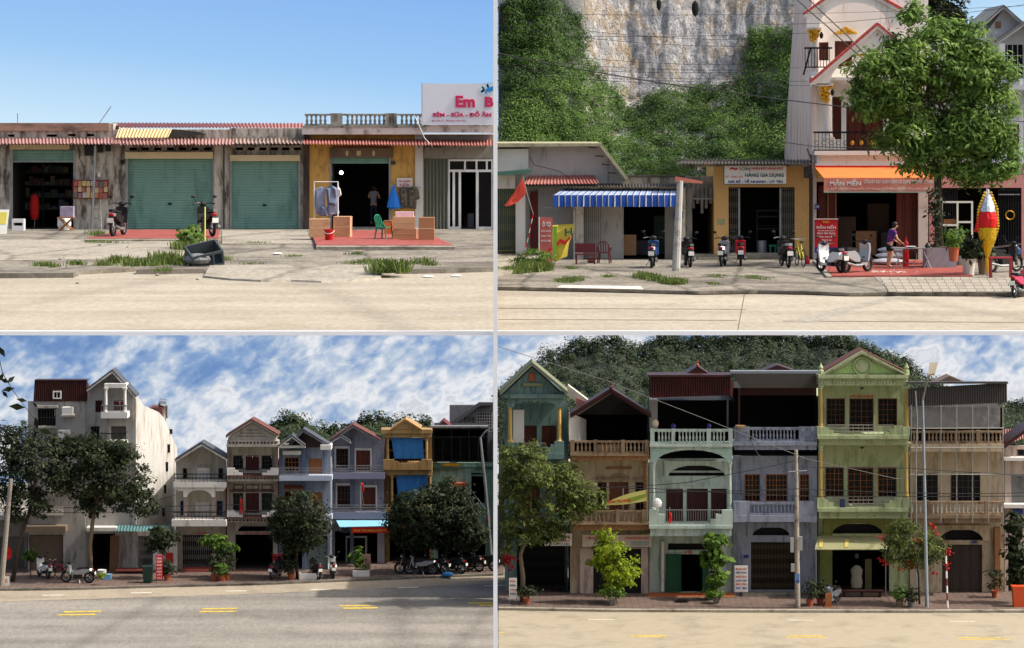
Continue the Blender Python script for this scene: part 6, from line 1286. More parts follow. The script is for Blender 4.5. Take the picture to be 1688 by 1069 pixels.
for i in range(10): mb.box(56 + i * 4.6, 841 + (i % 2) * 2, 59 + i * 4.6, 842.5 + (i % 2) * 2, -.13, -.122)
part(h, 'vent_slots', black, mb, stuff=True); boxpart(h, 'canopy', M('dun canopy', (120, 104, 86), var=.15), 40, 868, 108, 878, -1.0, -.005)
lw = thing('house', 'dark low shopfront half hidden at the far left edge', 'house', W(10, 945, 1), HG); front(lw, -50, 858, 45, 945, 1, M('dim plaster', (120, 112, 102), var=.15, dirt=(80, 74, 68), damt=.5), [('s', 0, 885, 40, 944, M('dim shutter', (92, 84, 76), var=.1))], depth=5); boxpart(lw, 'parapet', dirtyconc, -50, 852, 45, 858, .6, 1.2)
# H2 tall gabled with long side wall
h = thing('house', 'tallest white house with gabled top balcony and long bare side wall', 'house', W(185, 945), HG)
front(h, 141.5, 660, 224, 945, .1, greyw, [('w', 157, 660.5, 170, 680, 3, 2, redwood), ('d', 187, 660.5, 208, 678, 2, redwood), ('w', 149, 703, 164, 726, 3, 2, darksheet), ('d', 183, 703, 208, 728, 2, darksheet), ('r', 118 + 26, 880, 190, 944, 3)], depth=3)
prismpart(h, 'gable_wall', greyw, [(146, 660), (146, 644), (185, 614), (220, 648), (220, 660)], .1, .8); gable_roof(h, 143, 640, 185, 609, 224, 652, -.7, 1.6, roofgrey, 3, trim=white)
slabs(h, ((166, 680, 210, 690, -1.1, .08, white), (166, 728, 208, 735, -1.0, .08, white), (172, 633, 208, 640, -1.0, .08, white)))
for x in (174.5, 206): column(h, x, 640, 680, 2.6, -.95, white)
railing(h, 167, 669, 209, 680, -1.05, 12, steel, .6, side=1.0); railing(h, 166, 715, 207, 728, -.95, 12, blackiron, .6, side=.9)
mb = MB(); sp = [(224, 648), (236, 668), (262, 680), (271, 690), (284, 722), (292, 738), (292, 945), (224, 945)]; A = [W(x, y, (x - 224) * .11) for x, y in sp]; mb.add(A + [v + Vector((-.25, .12, 0)) for v in A], [tuple(range(8)), tuple(range(15, 7, -1))] + [(i, i + 8, (i + 1) % 8 + 8, (i + 1) % 8) for i in range(8)]); part(h, 'side_wall', M('bare side wall', (182, 180, 174), var=.08, dirt=(150, 140, 124), damt=.6, streak=2.3, fine=.05), mb)
for (x, y, hh) in ((281, 708, 8), (277, 733, 14), (274, 762, 16), (271, 800, 14), (268, 838, 14)): mb = MB(); q = W(x, y, (x - 224) * .11 - .15); mb.wb(q.x - .1, q.y, q.z - mm(hh), q.x + .12, q.y + .1, q.z); part(h, 'side_window', black, mb)
boxpart(h, 'roof_room', M('maroon gable', (110, 70, 66), var=.1), 246, 672, 268, 700, 5.2, 7); solo('water_tank', 'round steel water tank on the roof of the tallest white house', 'tank', chrome, MB().tube([W(262, 664, 5.6), W(274, 666, 5.6)], .28, 12).box(260, 670, 276, 690, 5.5, 6.2))
boxpart(h, 'eave_band', white, 120 + 22, 870, 192, 876, -.8, .09); prismpart(h, 'stone_pillar', M('brown stone', (110, 78, 58), var=.35, scale=5), [(182, 884), (196, 884), (192, 944), (180, 944)], -.25, .08)
mb = MB(); mb.corr(W(192, 866, -.01), W(286, 866, -.01), W(282, 876, -1.1), W(190, 876, -1.1), 18, .03); part(h, 'green_canopy', M('teal canopy', (76, 112, 112), var=.15), mb)
front(h, 194, 876.2, 292, 945, .25, white, [('g', 218, 884, 252, 938, 11, steel, 4)], depth=0, name='annex_wall')
mb = MB(); mb.wb(*W(190, 943, -1.2)[:], *(W(250, 936, -.1)[:])); part(h, 'red_steps', M('red steps', (110, 52, 44), var=.2), mb)
# H3 small white gable house
h = thing('house', 'low white gabled house with two arched balconies and grey gate', 'house', W(330, 945), HG)
front(h, 290, 757, 372, 945, .9, creamw, [('d', 325, 772, 346, 797, 4, white), ('w', 301, 772, 309, 790, 1, 2, darksheet), ('w', 360, 772, 368, 790, 1, 2, darksheet), ('d', 322, 828, 345, 860, 4, white), ('w', 297, 826, 304, 850, 1, 2, bluetext), ('w', 357, 826, 367, 850, 2, 2, bluetext), ('g', 301, 882, 360, 940, 18, steel, 4)], depth=6)
prismpart(h, 'gable_wall', creamw, [(294, 757), (332, 736), (370, 757)], .9, 1.2); gable_roof(h, 288, 757, 332, 729, 374, 754, -.3, 1.6, roofgrey, 3, trim=white); text(h, '2 0 1 0', 326, 766, 341, 769.5, .895, redwood)
slabs(h, ((286, 795, 373, 804, -.4, .88, white), (283, 858, 373, 868, -.9, .88, white)))
arch_panel(h, 'arch', white, 302, 804.2, 355, 820, 308, 349, 808, -.3, -.05); prismpart(h, 'bracket', white, [(286, 804.2), (302, 804.2), (302, 810), (294, 810)], -.3, .5); prismpart(h, 'bracket', white, [(355, 804.2), (373, 804.2), (368, 810), (355, 810)], -.3, .5)
for x in (305, 352): boxpart(h, 'column', M('pinkish column', (150, 130, 122), var=.1), x - 2.5, 820, x + 2.5, 858, -.25, -.05)
railing(h, 287, 782, 372, 795, -.35, 14, blackiron, .5, (0, .5, 1)); railing(h, 286, 845, 370, 858, -.85, 14, blackiron, .5, (0, .5, 1), side=.8); boxpart(h, 'step', redtile, 298, 940, 364, 945, -.4, .9); text(h, 'PHÒNG KHÁM', 322, 877, 341, 880.5, .87, redtext)
# H4 brown-trimmed house
h = thing('house', 'cream house with brown trim, stepped parapets and a steep plank gable', 'house', W(416, 945), HG); reddoor = M('red door', (74, 28, 26), var=.2)
front(h, 374, 737, 458, 945, .6, creamw, [('w', 384, 751, 401, 774, 3, 3, darksheet), ('d', 405, 751, 427, 776, 2, reddoor), ('w', 431, 751, 449, 774, 3, 3, darksheet), ('w', 384, 813, 401, 842, 3, 3, darksheet), ('d', 405, 813, 427, 846, 2, reddoor), ('w', 431, 813, 449, 842, 3, 3, darksheet), ('r', 388, 868, 450, 944, 4)], depth=6)
prismpart(h, 'gable_wall', creamw, [(376, 730), (376, 722), (415, 697), (455, 720), (455, 730)], -.1, 1)
for (x0, x1, y) in ((391, 440, 719), (397, 433, 714), (405, 425, 709)): boxpart(h, 'plank_line', brown, x0, y, x1, y + .8, -.13, -.102)
gable_roof(h, 372, 718, 415, 691, 459, 716, -.5, 1.6, roofbrown, 2.5, trim=creamw)
for (y0, y1) in ((727, 733), (786, 791), (855, 861)):
    boxpart(h, 'frieze', creamw, 374, y0, 459, y1, -.3, .58); mb = MB()
    for i in range(14): mb.box(377 + i * 5.8, y0 + 1.4, 380.6 + i * 5.8, y1 - 1.2, -.312, -.302)
    part(h, 'frieze_inlay', brown, mb, stuff=True)
slabs(h, ((373, 733.2, 459, 737, -.4, .58, creamw), (373, 784, 459, 786, -.5, .58, brown), (373, 791.2, 459, 794, -.3, .58, creamw), (372, 853, 459, 855, -.5, .58, brown)))
for (ya, yb) in ((772, 784), (842, 853)):
    for (pl) in ([(374, ya), (387, ya), (387, ya + 4), (393, ya + 4), (393, ya + 8), (400, ya + 8), (400, yb), (374, yb)], [(459, ya), (446, ya), (446, ya + 4), (440, ya + 4), (440, ya + 8), (432, ya + 8), (432, yb), (459, yb)]): prismpart(h, 'stepped_parapet', white, pl, -.45, -.25)
    mb = MB(); mb.box(387, ya, 446, ya + 1, -.36, -.33)
    for i in range(10): mb.box(401 + i * 3.2, ya + 1, 401.7 + i * 3.2, yb, -.36, -.33)
    part(h, 'iron_railing', blackiron, mb)
for x0 in (384, 405, 431): mb = MB(); mb.wall(x0, 799, x0 + (18 if x0 != 405 else 22), 808, [(x0 + 1.5, 800.5, x0 + (16.5 if x0 != 405 else 20.5), 806.5)], .55, .59); part(h, 'panel_frame', brown, mb)
for x in (376, 456): boxpart(h, 'pilaster', M('pale brown pilaster', (150, 120, 108), var=.1), x - 2, 737.2, x + 2, 853, .3, .58)
boxpart(h, 'door_lintel', brown, 380, 809, 452, 811, .5, .59); arch_panel(h, 'arch', creamw, 388, 861.2, 450, 876, 392, 446, 864, .2, .45); text(h, 'NHA KHOA AN BÌNH', 400, 877, 440, 880.5, .4, redtext, .02); boxpart(h, 'transom', creamw, 388, 876.2, 450, 881.5, .42, .55)
mb = MB(); mb.wb(*W(385, 946, -.4)[:], *(W(452, 939, .5)[:])); part(h, 'steps', M('brown step', (120, 84, 74), var=.2), mb); flag(398, 830, 'red flag hanging at the brown-trimmed house balcony', [(396, 822), (399, 824), (400, 840), (398, 848), (395, 846), (395, 834)], [(396, 850), (397, 818)], -.5)
# H5 slate blue house
h = thing('house', 'slate blue house with two nested grey gables', 'house', W(500, 945), HG)
front(h, 459.5, 738, 545, 945, .6, bluew, [('w', 469, 754, 493, 778, 4, 3, orangewood), ('d', 509, 756, 531, 784, 2, orangewood), ('w', 469, 810, 493, 836, 4, 3, orangewood), ('d', 509, 812, 531, 842, 2, orangewood), ('r', 466, 884, 540, 944, 4)], depth=6); boxpart(h, 'pilaster', M('blue pilaster', (92, 108, 138), var=.08), 498, 738, 504, 945, .35, .58)
prismpart(h, 'gable_wall', M('brown gable', (74, 54, 50), var=.15), [(464, 738), (464, 734), (500, 714), (540, 734), (540, 738)], .5, .9); gable_roof(h, 476, 733, 500, 707, 546, 735, -.4, 1.4, roofgrey, 2.5, trim=bluew); gable_roof(h, 459, 734, 481, 717, 503, 734, -.9, 1.2, roofgrey, 2.5, name='porch_roof', trim=white)
slabs(h, ((459.5, 735, 500, 739, -.6, .58, white), (528, 734, 546, 742, -.6, .58, white), (460, 785, 547, 793, -.5, .58, M('pale blue', (172, 182, 196), var=.06)), (460, 850, 547, 858, -.5, .58, M('pale blue', (170, 190, 214)))))
railing(h, 461, 772, 546, 785, -.45, 16, steel, .5, (0, .35, .7, 1)); railing(h, 461, 838, 546, 850, -.45, 16, steel, .5, (0, .35, .7, 1)); boxpart(h, 'window_hood', white, 466, 744, 496, 750, .1, .58)
mb = MB(); mb.corr(W(469, 800, .58), W(500, 800, .58), W(502, 807, -.1), W(467, 807, -.1), 8, .03); part(h, 'tiled_hood', terracotta, mb); boxpart(h, 'glass_front', M('pale glass front', (110, 130, 124), var=.3), 500, 890, 540, 944, .75, .8); text(h, 'CAFE MINH', 502, 877, 530, 882, .59, redtext, .02)
use(Panel(188.2, -23.23))
# H6 lavender house
h = thing('house', 'lavender house with red banner and pale blue awning at street level', 'house', W(590, 932), HG)
front(h, 545.5, 722, 633, 932, 0, lavw, [('w', 554, 740, 574, 772, 4, 3, redwood), ('d', 587, 743, 610, 776, 2, redwood), ('w', 556, 801, 580, 836, 4, 3, redwood), ('d', 596, 804, 619, 842, 2, redwood), ('r', 552, 876, 622, 931, 4)], depth=6)
for (x0, y0, x1, y1) in ((553, 737, 575, 773), (586, 740, 611, 777), (555, 798, 581, 837), (595, 801, 620, 843)): mb = MB(); mb.wall(x0 - 1.6, y0 - 1, x1 + 1.6, y1, [(x0 + .6, y0 + 2.6, x1 - .6, y1)], -.07, -.003); part(h, 'window_surround', white, mb)
prismpart(h, 'gable_wall', lavw, [(545.5, 722), (562, 722), (582, 706), (618, 722)], 0, .6); gable_roof(h, 545, 724, 582, 700, 628, 725, -.9, 1.6, roofbrown, 2.5, trim=lavw); gable_roof(h, 546, 726, 562, 717, 578, 727, -1.2, 1.0, roofgrey, 2.2, name='porch_roof', trim=white)
slabs(h, ((546, 780, 634, 790, -.8, -.004, M('grey slab', (124, 126, 146), var=.08)), (548, 845, 640, 856, -.9, -.004, M('grey slab', (124, 126, 146))))); railing(h, 547, 768, 633, 780, -.75, 16, steel, .5, (0, .35, .7, 1), side=.7); railing(h, 549, 833, 639, 845, -.85, 16, steel, .5, (0, .35, .7, 1), side=.8)
boxpart(h, 'pilaster', M('slate pilaster', (92, 100, 122), var=.08), 577, 724, 583, 931, -.2, -.004); mb = MB(); mb.wall(570, 884, 605, 931, [(572, 887, 577, 930), (580, 887, 602, 930)], .3, .34); part(h, 'glass_door', steel, mb)
aw = thing('awning', 'pale blue canvas awning below the lavender house balcony', 'awning', W(600, 870, -1)); part(aw, 'canvas', M('pale blue canvas', (130, 186, 206), var=.1, rough=.8), MB().hexa([W(560, 869, -1.7), W(650, 867, -1.7), W(640, 858, -.95), W(554, 858, -.95)], [W(560, 869.7, -1.7), W(650, 867.7, -1.7), W(640, 858.7, -.95), W(554, 858.7, -.95)]))
bn = thing('banner', 'red banner with yellow lettering under the pale blue awning', 'banner', W(616, 879, -1.7)); boxpart(bn, 'cloth', redcloth, 579, 869.5, 652, 879, -1.66, -1.63); text(bn, 'MỪNG ĐẢNG MỪNG XUÂN ĐẤT NƯỚC', 583, 872, 650, 876.5, -1.662, yellowtext, .02); boxpart(bn, 'black_tag', plastic_black, 563, 870, 575, 879, -1.66, -1.63)
flag(598, 805, 'small red flag on the lavender house balcony', [(595, 796), (598, 797), (601, 806), (600, 813), (598, 812), (597, 804)], [(599, 832), (595, 794)], -.9)
# H7 gold house with tarpaulins
h = thing('house', 'gold ochre house with pediment and two blue tarpaulin screens', 'house', W(672, 932), HG)
front(h, 633.5, 722, 712, 932, .8, goldw, [('r', 640, 726, 704, 764, 3), ('r', 642, 788, 708, 836, 3), ('r', 642, 872, 708, 931, 3)], depth=6); prismpart(h, 'pediment', goldw, [(645, 708), (668, 693), (694, 708)], -.5, 2); prismpart(h, 'pediment_moulding', M('gold trim', (150, 108, 54), var=.1), [(642, 709), (668, 691), (697, 709), (694, 709), (668, 694), (646, 709)], -.6, -.51)
slabs(h, ((628, 708.5, 712, 715, -.5, .78, goldw), (634, 715.2, 710, 721, -.4, .78, goldw), (632, 764, 712, 775, -.6, .78, goldw), (634, 775.2, 712, 783, -.4, .78, goldw), (634, 838, 712, 848, -.6, .78, goldw)), 'cornice')
for (x, y0, y1) in ((639, 721, 762), (703, 721, 762), (646, 783, 838), (709, 783, 838)): column(h, x, y0, y1, 2.4, -.3, goldw, seg=9)
prismpart(h, 'stepped_parapet', goldw, [(632, 758), (650, 758), (650, 761), (656, 761), (656, 764), (632, 764)], -.6, -.4); prismpart(h, 'stepped_parapet', goldw, [(712, 758), (695, 758), (695, 761), (690, 761), (690, 764), (712, 764)], -.6, -.4); railing(h, 652, 757, 694, 764, -.5, 10, blackiron, .5)
for (pts, lb) in (([(645, 722), (697, 722), (699, 757), (650, 757)], 'upper blue tarpaulin screen hanging in the gold house balcony'), ([(653, 784), (704, 783), (709, 822), (656, 822)], 'lower blue tarpaulin screen hanging in the gold house balcony')):
    v = []; nn = 12
    for j in range(5):
        for i in range(nn + 1):
            u = i / nn; w_ = j / 4; x = (pts[0][0] * (1 - u) + pts[1][0] * u) * (1 - w_) + (pts[3][0] * (1 - u) + pts[2][0] * u) * w_; y = (pts[0][1] * (1 - u) + pts[1][1] * u) * (1 - w_) + (pts[3][1] * (1 - u) + pts[2][1] * u) * w_; v.append(W(x, y, -.15 + .05 * math.sin(i * 1.9 + j * .6)))
    solo('tarpaulin', lb, 'tarpaulin', tarpb, MB().add(v, [(j * (nn + 1) + i, j * (nn + 1) + i + 1, (j + 1) * (nn + 1) + i + 1, (j + 1) * (nn + 1) + i) for j in range(4) for i in range(nn)]), group='blue tarpaulin screens', smooth=True)
# H8 green house with black cage, concrete block behind
h = thing('house', 'pale green house topped by a black window cage beside the divider', 'house', W(768, 932), HG)
front(h, 712.5, 763, 813, 932, 1.0, mint2, [('r', 777, 780, 801, 830, 3), ('r', 722, 868, 800, 931, 4)], depth=6); boxpart(h, 'frieze', M('dark green band', (60, 84, 72), var=.1), 713, 770, 813, 773, .8, .98); boxpart(h, 'gold_plaque', gold, 730, 764, 759, 769, .85, .98); room(h, 714, 707, 802, 762, 1.4, 5)
mb = MB(); mb.wall(712, 706, 804, 762, [(716 + i * 14.6, 722, 729 + i * 14.6, 760) for i in range(6)] + [(716 + i * 29.2, 709, 743 + i * 29.2, 720) for i in range(3)], .8, .86)
for i in range(44): mb.box(716 + i * 2, 722, 716.4 + i * 2, 760, .84, .86)
part(h, 'window_cage', blackiron, mb); boxpart(h, 'cage_roof', greysheet, 710, 703, 805, 706, .5, 1.2); prismpart(h, 'hip_roof', M('maroon hip', (90, 40, 40), var=.15), [(722, 703), (731, 694), (742, 703)], 2, 4); boxpart(h, 'tiled_hood', terracotta, 744, 797, 770, 803, .2, .98)
b2 = thing('apartment_building', 'grey concrete block with lattice openings behind the green house', 'building', W(780, 932, 6)); facade(b2, 741, 668, 813, 932, [(786 + 0, 679, 813, 712), (764, 688, 783, 707)], 6, M('grey concrete block', (112, 110, 112), var=.12, dirt=(80, 78, 80), damt=.4), depth=3); prismpart(b2, 'roof_slope', M('dark cladding', (84, 82, 86), var=.12), [(732, 703), (790, 664), (813, 664), (813, 668.5), (792, 669), (745, 703)], 5.6, 6.1)
mb = MB()
for i in range(7): mb.box(786 + i * 4, 679, 787.4 + i * 4, 712, 6.05, 6.15); mb.box(786, 680 + i * 5, 813, 681.4 + i * 5, 6.06, 6.14)
for i in range(9): mb.box(764 + i * 2.2, 688, 764.8 + i * 2.2, 707, 6.05, 6.15)
part(b2, 'lattice', M('lattice grey', (150, 146, 140), var=.1), mb); room(b2, 764, 679, 812.9, 712, 6.25, 8)
lp = thing('street_lamp', 'white lamp pole rising beside the black window cage', 'street lamp', G(812, 938, .12)); dd_ = gd(938, .12); part(lp, 'pole', steel, MB().tube([G(811, 938, .12), W(800, 800, dd_), W(792, 722, dd_)], .12, 8, .07)); part(lp, 'arm', steel, MB().tube([W(792, 722, dd_), W(800, 712, dd_), W(815, 702, dd_)], .05, 6))
flag(805, 850, 'red flag on a slanting pole right of the dark trees', [(800, 845), (806, 848), (809, 856), (806, 864), (801, 861), (800, 853)], [(779, 812), (809, 850)], -1)
use(BL)
# hills behind
def hill_wood(name, label, ridge, d0, dep, ybot, rad, n, per, size, mat, soilm):
    xs = [p[0] for p in ridge]; ys = [p[1] for p in ridge]; mb = MB(); top = [W(x, y + 6, d0 + dep) for x, y in ridge]; bot = [W(x, ybot, d0) for x, y in ridge]; m_ = len(ridge)
    bk = [Vector((v.x, v.y + 4, P.z0)) for v in top]; fr = [Vector((v.x, v.y, P.z0)) for v in bot]
    mb.add(top + bot + bk + fr, [(i, i + 1, m_ + i + 1, m_ + i) for i in range(m_ - 1)] + [(i, 2 * m_ + i, 2 * m_ + i + 1, i + 1) for i in range(m_ - 1)] + [(m_ + i, m_ + i + 1, 3 * m_ + i + 1, 3 * m_ + i) for i in range(m_ - 1)]); struct('hill', soilm, mb, smooth=True)
    c = []
    for i in range(n):
        x = random.uniform(xs[0], xs[-1]); yr = float(np.interp(x, xs, ys)); u = random.random() ** .8 if i > n // 5 else 0
        y = yr + (ybot - yr) * u + random.uniform(0, 5) if u else yr + random.choice((-9, -5, -2, 1, 4)) + 3 * math.sin(x * .13) + random.uniform(-2, 2); c.append(tuple(W(x, y, d0 + dep * (1 - u) - .9)))
    bush_field(name, label, c, rad, per, size, mat, .9)
soilf = M('forest floor', (44, 50, 36), var=.3, scale=2)
hill_wood('hill_trees', 'dark wooded hill peeking between the house gables', [(440, 715), (462, 700), (485, 695), (510, 698), (535, 712), (570, 716), (595, 700), (618, 695), (645, 700), (690, 696), (720, 712)], 14, 6, 745, .42, 520, 80, .08, leafF, soilf)
# trees
DT = 'dark broad-leaved street trees'
tree('street_tree', 'dark leafy tree at the left edge with slanting trunk', 'tree', (20, 962), [(25, 730, 45, 38), (65, 760, 50, 36), (15, 790, 30, 40), (95, 735, 30, 22), (40, 830, 45, 32), (100, 790, 25, 25)], [(30, 900), (50, 840), (58, 790)], leafB, barkd, 11375, .105, .19, 408, long=2.2, group=DT, limbs=8, tr=.14)
tree('street_tree', 'broad dark tree standing before the tallest white house', 'tree', (150, 960), [(165, 755, 55, 30), (200, 790, 52, 38), (135, 790, 34, 36), (230, 830, 32, 26), (165, 830, 40, 26), (150, 735, 40, 18), (200, 745, 30, 18)], [(148, 900), (154, 850), (165, 810)], leafB, M('pale bark', (110, 96, 78), var=.35, scale=6, bump=.4), 13125, .105, .19, 432, group=DT, limbs=9, tr=.16)
tree('street_tree', 'round dark tree in front of the slate blue house', 'tree', (490, 957), [(492, 838, 45, 32), (470, 865, 30, 34), (515, 870, 32, 36), (492, 895, 30, 22)], [(489, 915), (492, 880)], leafB, barkd, 9000, .1, .17, 310, group=DT, limbs=6, tr=.1)
tree('street_tree', 'dense dark tree covering the lower blue tarpaulin', 'tree', (700, 948), [(680, 830, 34, 26), (665, 860, 30, 26), (700, 860, 40, 30), (690, 890, 40, 16), (710, 815, 20, 16)], [(702, 915), (695, 870)], leafB, barkd, 9100, .105, .19, 288, group=DT, limbs=6, tr=.1)
tree('street_tree', 'dense dark tree in front of the pale green house', 'tree', (733, 947), [(745, 815, 26, 20), (750, 845, 40, 30), (770, 880, 36, 26), (735, 880, 30, 24), (738, 800, 12, 10)], [(735, 915), (745, 870)], leafB, barkd, 9100, .105, .19, 288, group=DT, limbs=6, tr=.1)
tree('street_tree', 'small young tree by the red upright banner', 'tree', (268, 958), [(268, 885, 24, 16), (262, 900, 18, 10)], [(268, 920), (268, 890)], leafB, barkd, 900, .15, .14, 60, limbs=3, tr=.05)
tree('street_tree', 'small light green potted tree before the grey gate', 'tree', (354, 955), [(352, 893, 22, 10), (374, 904, 16, 10)], [(355, 925), (356, 898)], leafA, barkd, 1000, .13, .12, 60, limbs=4, tr=.05)
tree('street_tree', 'thin pale sapling with light leaves near the left kerb', 'tree', (52, 957), [(52, 918, 13, 7)], [(50, 940), (51, 920)], leafA, barkd, 300, .12, .1, 26, limbs=2, tr=.03)
for (x, y, lb, w_, h_, pm, lf) in ((353, 957, 'bushy potted plant before the grey gate', .9, 1.2, terracotta, leafB), (374, 956, 'taller potted shrub right of the grey gate', .9, 1.6, terracotta, leafB), (366, 958, 'low potted plant between the two gate shrubs', .7, .8, terracotta, leafA), (276, 957, 'spiky plant beside the red upright banner', .8, .9, terracotta, leafB), (480, 955, 'shrub in a dark pot below the round tree', .9, 1.0, terracotta, leafB)): potted(x, y, lb, w_, h_, .35, .22, pm, lf, 300, .11, dz=.12, group='pots along the kerb')
for (x, y, lb, pm) in ((507, 956, 'empty white foam box on the kerb below the round tree', whitetext), (595, 951, 'white planter trough with light green plants', whitetext)):
    b = G(x, y, .12); t = thing('planter', lb, 'planter', b); part(t, 'box', pm, MB().wb(b.x - .5, b.y, b.z, b.x + .5, b.y + .5, b.z + .38)); part(t, 'soil', soil, MB().wb(b.x - .44, b.y + .06, b.z + .35, b.x + .44, b.y + .44, b.z + .39))
    if x == 595: clump(t, 'plants', [(b.x, b.y + .25, b.z + .8, .5, .3, .4), (b.x - .3, b.y + .4, b.z + 1.3, .5, .4, .6)], 500, .1, .1, 40, leafA)
sg = thing('sign', 'bright red upright banner with white lettering at the kerb', 'sign', G(262, 961, .12)); d0 = gd(961, .12); boxpart(sg, 'panel', M('banner red', (206, 40, 44), var=.06), 257, 917, 267.5, 956, d0, d0 + .06); boxpart(sg, 'panel_edge', pinktext, 256, 916, 268.5, 917, d0 - .01, d0 + .07); [text(sg, t_, 258.5, 919 + i * 5.4, 266.5, 922.6 + i * 5.4, d0 - .003, whitetext, .02) for i, t_ in enumerate(('NHA', 'KHOA', 'KÍNH', 'THUỐC', 'SỮA', 'VẬT', 'TƯ'))]; [part(sg, 'leg', steel, MB().tube([W(x, 956, d0 + .03), W(x, 960.5, d0 + .03)], .03, 5)) for x in (258.5, 266.5)]
sg = thing('sign', 'small red poster on the white pier behind the young tree', 'sign', W(279, 930, -.2)); boxpart(sg, 'panel', M('poster red', (176, 44, 36), var=.1), 273, 912, 285, 929, .1, .2)
sg = thing('sign', 'faded pink standing board beside the planter trough', 'sign', G(606, 950, .12)); d0 = gd(950, .12); boxpart(sg, 'panel', M('faded pink board', (150, 104, 100), var=.2, dirt=(190, 170, 160), damt=.5, dscale=5), 599, 914, 611, 946, d0, d0 + .05); [boxpart(sg, 'leg', steel, x, 946, x + 1, 950, d0, d0 + .05) for x in (600, 609)]
sg = thing('sign', 'white board with orange lettering cut by the left picture edge', 'sign', G(4, 969, .0)); d0 = gd(969); boxpart(sg, 'panel', whitetext, -20, 951, 15, 967, d0, d0 + .06); text(sg, 'HTX', 2, 954.5, 13, 960, d0 - .003, M('orange print', (220, 130, 40), var=.05), .03)
b = G(243, 962, .12); t = thing('wheelie_bin', 'dark green wheeled bin beside the red upright banner', 'bin', b); gm = M('bin green', (24, 50, 40), var=.12, rough=.5); part(t, 'body', gm, MB().hexa([(b.x - .24, b.y, b.z + .06), (b.x + .24, b.y, b.z + .06), (b.x + .3, b.y - .03, b.z + .92), (b.x - .3, b.y - .03, b.z + .92)], [(b.x - .24, b.y + .5, b.z + .06), (b.x + .24, b.y + .5, b.z + .06), (b.x + .3, b.y + .6, b.z + .92), (b.x - .3, b.y + .6, b.z + .92)])); part(t, 'lid', gm, MB().wb(b.x - .33, b.y - .06, b.z + .925, b.x + .33, b.y + .62, b.z + 1.0)); [part(t, 'wheel', rubber, MB().disc((b.x + s * .22, b.y + .52, b.z + .1), (1, 0, 0), .1, .05)) for s in (-1, 1)]
BK = 'motorbikes parked along the asphalt street'
for (x, y, a, lb, k, c) in ((548, 951, 8, 'white scooter standing on the open pavement', 'scooter', whitegloss), (128, 961, 80, 'dark motorbike in front of the trunk of the broad tree', 'moto', silver), (455, 953, -15, 'dark motorbike with red box left of the round tree', 'moto', plastic_black), (520, 953, 20, 'black motorbike right of the round tree trunk', 'moto', plastic_black), (678, 946, 85, 'leftmost black motorbike under the dense trees', 'moto', plastic_black), (694, 947, 78, 'silver motorbike second from the left under the dense trees', 'moto', silver), (716, 946, 60, 'motorbike between the two dense tree trunks', 'moto', plastic_black), (744, 945, 60, 'motorbike with white plate right of the dense tree trunks', 'moto', plastic_black), (772, 942, 70, 'dark motorbike close to the divider', 'moto', plastic_black), (794, 941, 82, 'rightmost dark motorbike touching the divider', 'moto', plastic_black), (72, 952, 30, 'white scooter before the brown shutter', 'scooter', whitegloss)): bike(x, y, a, lb, k, c, scale=1.15, group=BK, dz=.12)
for (x, y, lb, c) in ((85, 953, 'dark bicycle next to the white scooter', plastic_black), (97, 953, 'pink bicycle left of the broad tree', pinktext)): bicycle(x, y, 70, lb, c, 1.1, .12)
b = G(452, 950, .12); solo('box', 'red carrier box on the dark motorbike left of the round tree', 'box', redgloss, MB().wb(b.x - .1, b.y - .2, b.z + .95, b.x + .5, b.y + .3, b.z + 1.3))
solo('tarpaulin', 'small bright blue tarpaulin heap lying on the kerb', 'tarpaulin', tarpb, MB().ball(G(738, 950, .12) + Vector((0, 0, .1)), .36, .4, .14, 9, 5), group=None); solo('bucket', 'white pot with lime green plant by the broad tree', 'bucket', whitetext, MB().lathe(G(168, 952, .12), [(.2, 0), (.28, .45), (.22, .42)], 10)); solo('box', 'pale blue box on the pavement by the broad tree', 'box', M('pale blue box', (110, 160, 190), var=.1), MB().wb(*(G(171, 956, .12)[:]), *(G(171, 956, .12) + Vector((.42, .4, .3)))[:]))
b = G(165, 952, .57); t = thing('plant', 'lime green seedling in the white pot', 'plant', b); clump(t, 'leaves', [(b.x + .1, b.y, b.z + .1, .25, .2, .15)], 120, .08, .06, 12, leafC)
flag(12, 905, 'bright red flag at the left picture edge', [(9, 896), (14, 902), (20, 908), (18, 920), (11, 924), (8, 912)], [(8, 962), (9, 892)], -4)
# trunk with painted foot and cables
up = thing('utility_pole', 'pale leaning utility pole at the left edge', 'pole', G(2, 966, .12)); part(up, 'shaft', M('pale pole', (140, 132, 120), var=.2), MB().tube([G(2, 966, .12), W(18, 790, gd(966, .12))], .17, 8, .12))
for (a, b_, lb) in (((0, 838), (400, 832), 'upper thin cable across the white side wall'), ((0, 846), (640, 838), 'lower thin cable across the balconies'), ((240, 829), (292, 815), 'short cable tied to the low white house')): cable('cable', lb, [a, b_], -4, .018, .05, group=None)
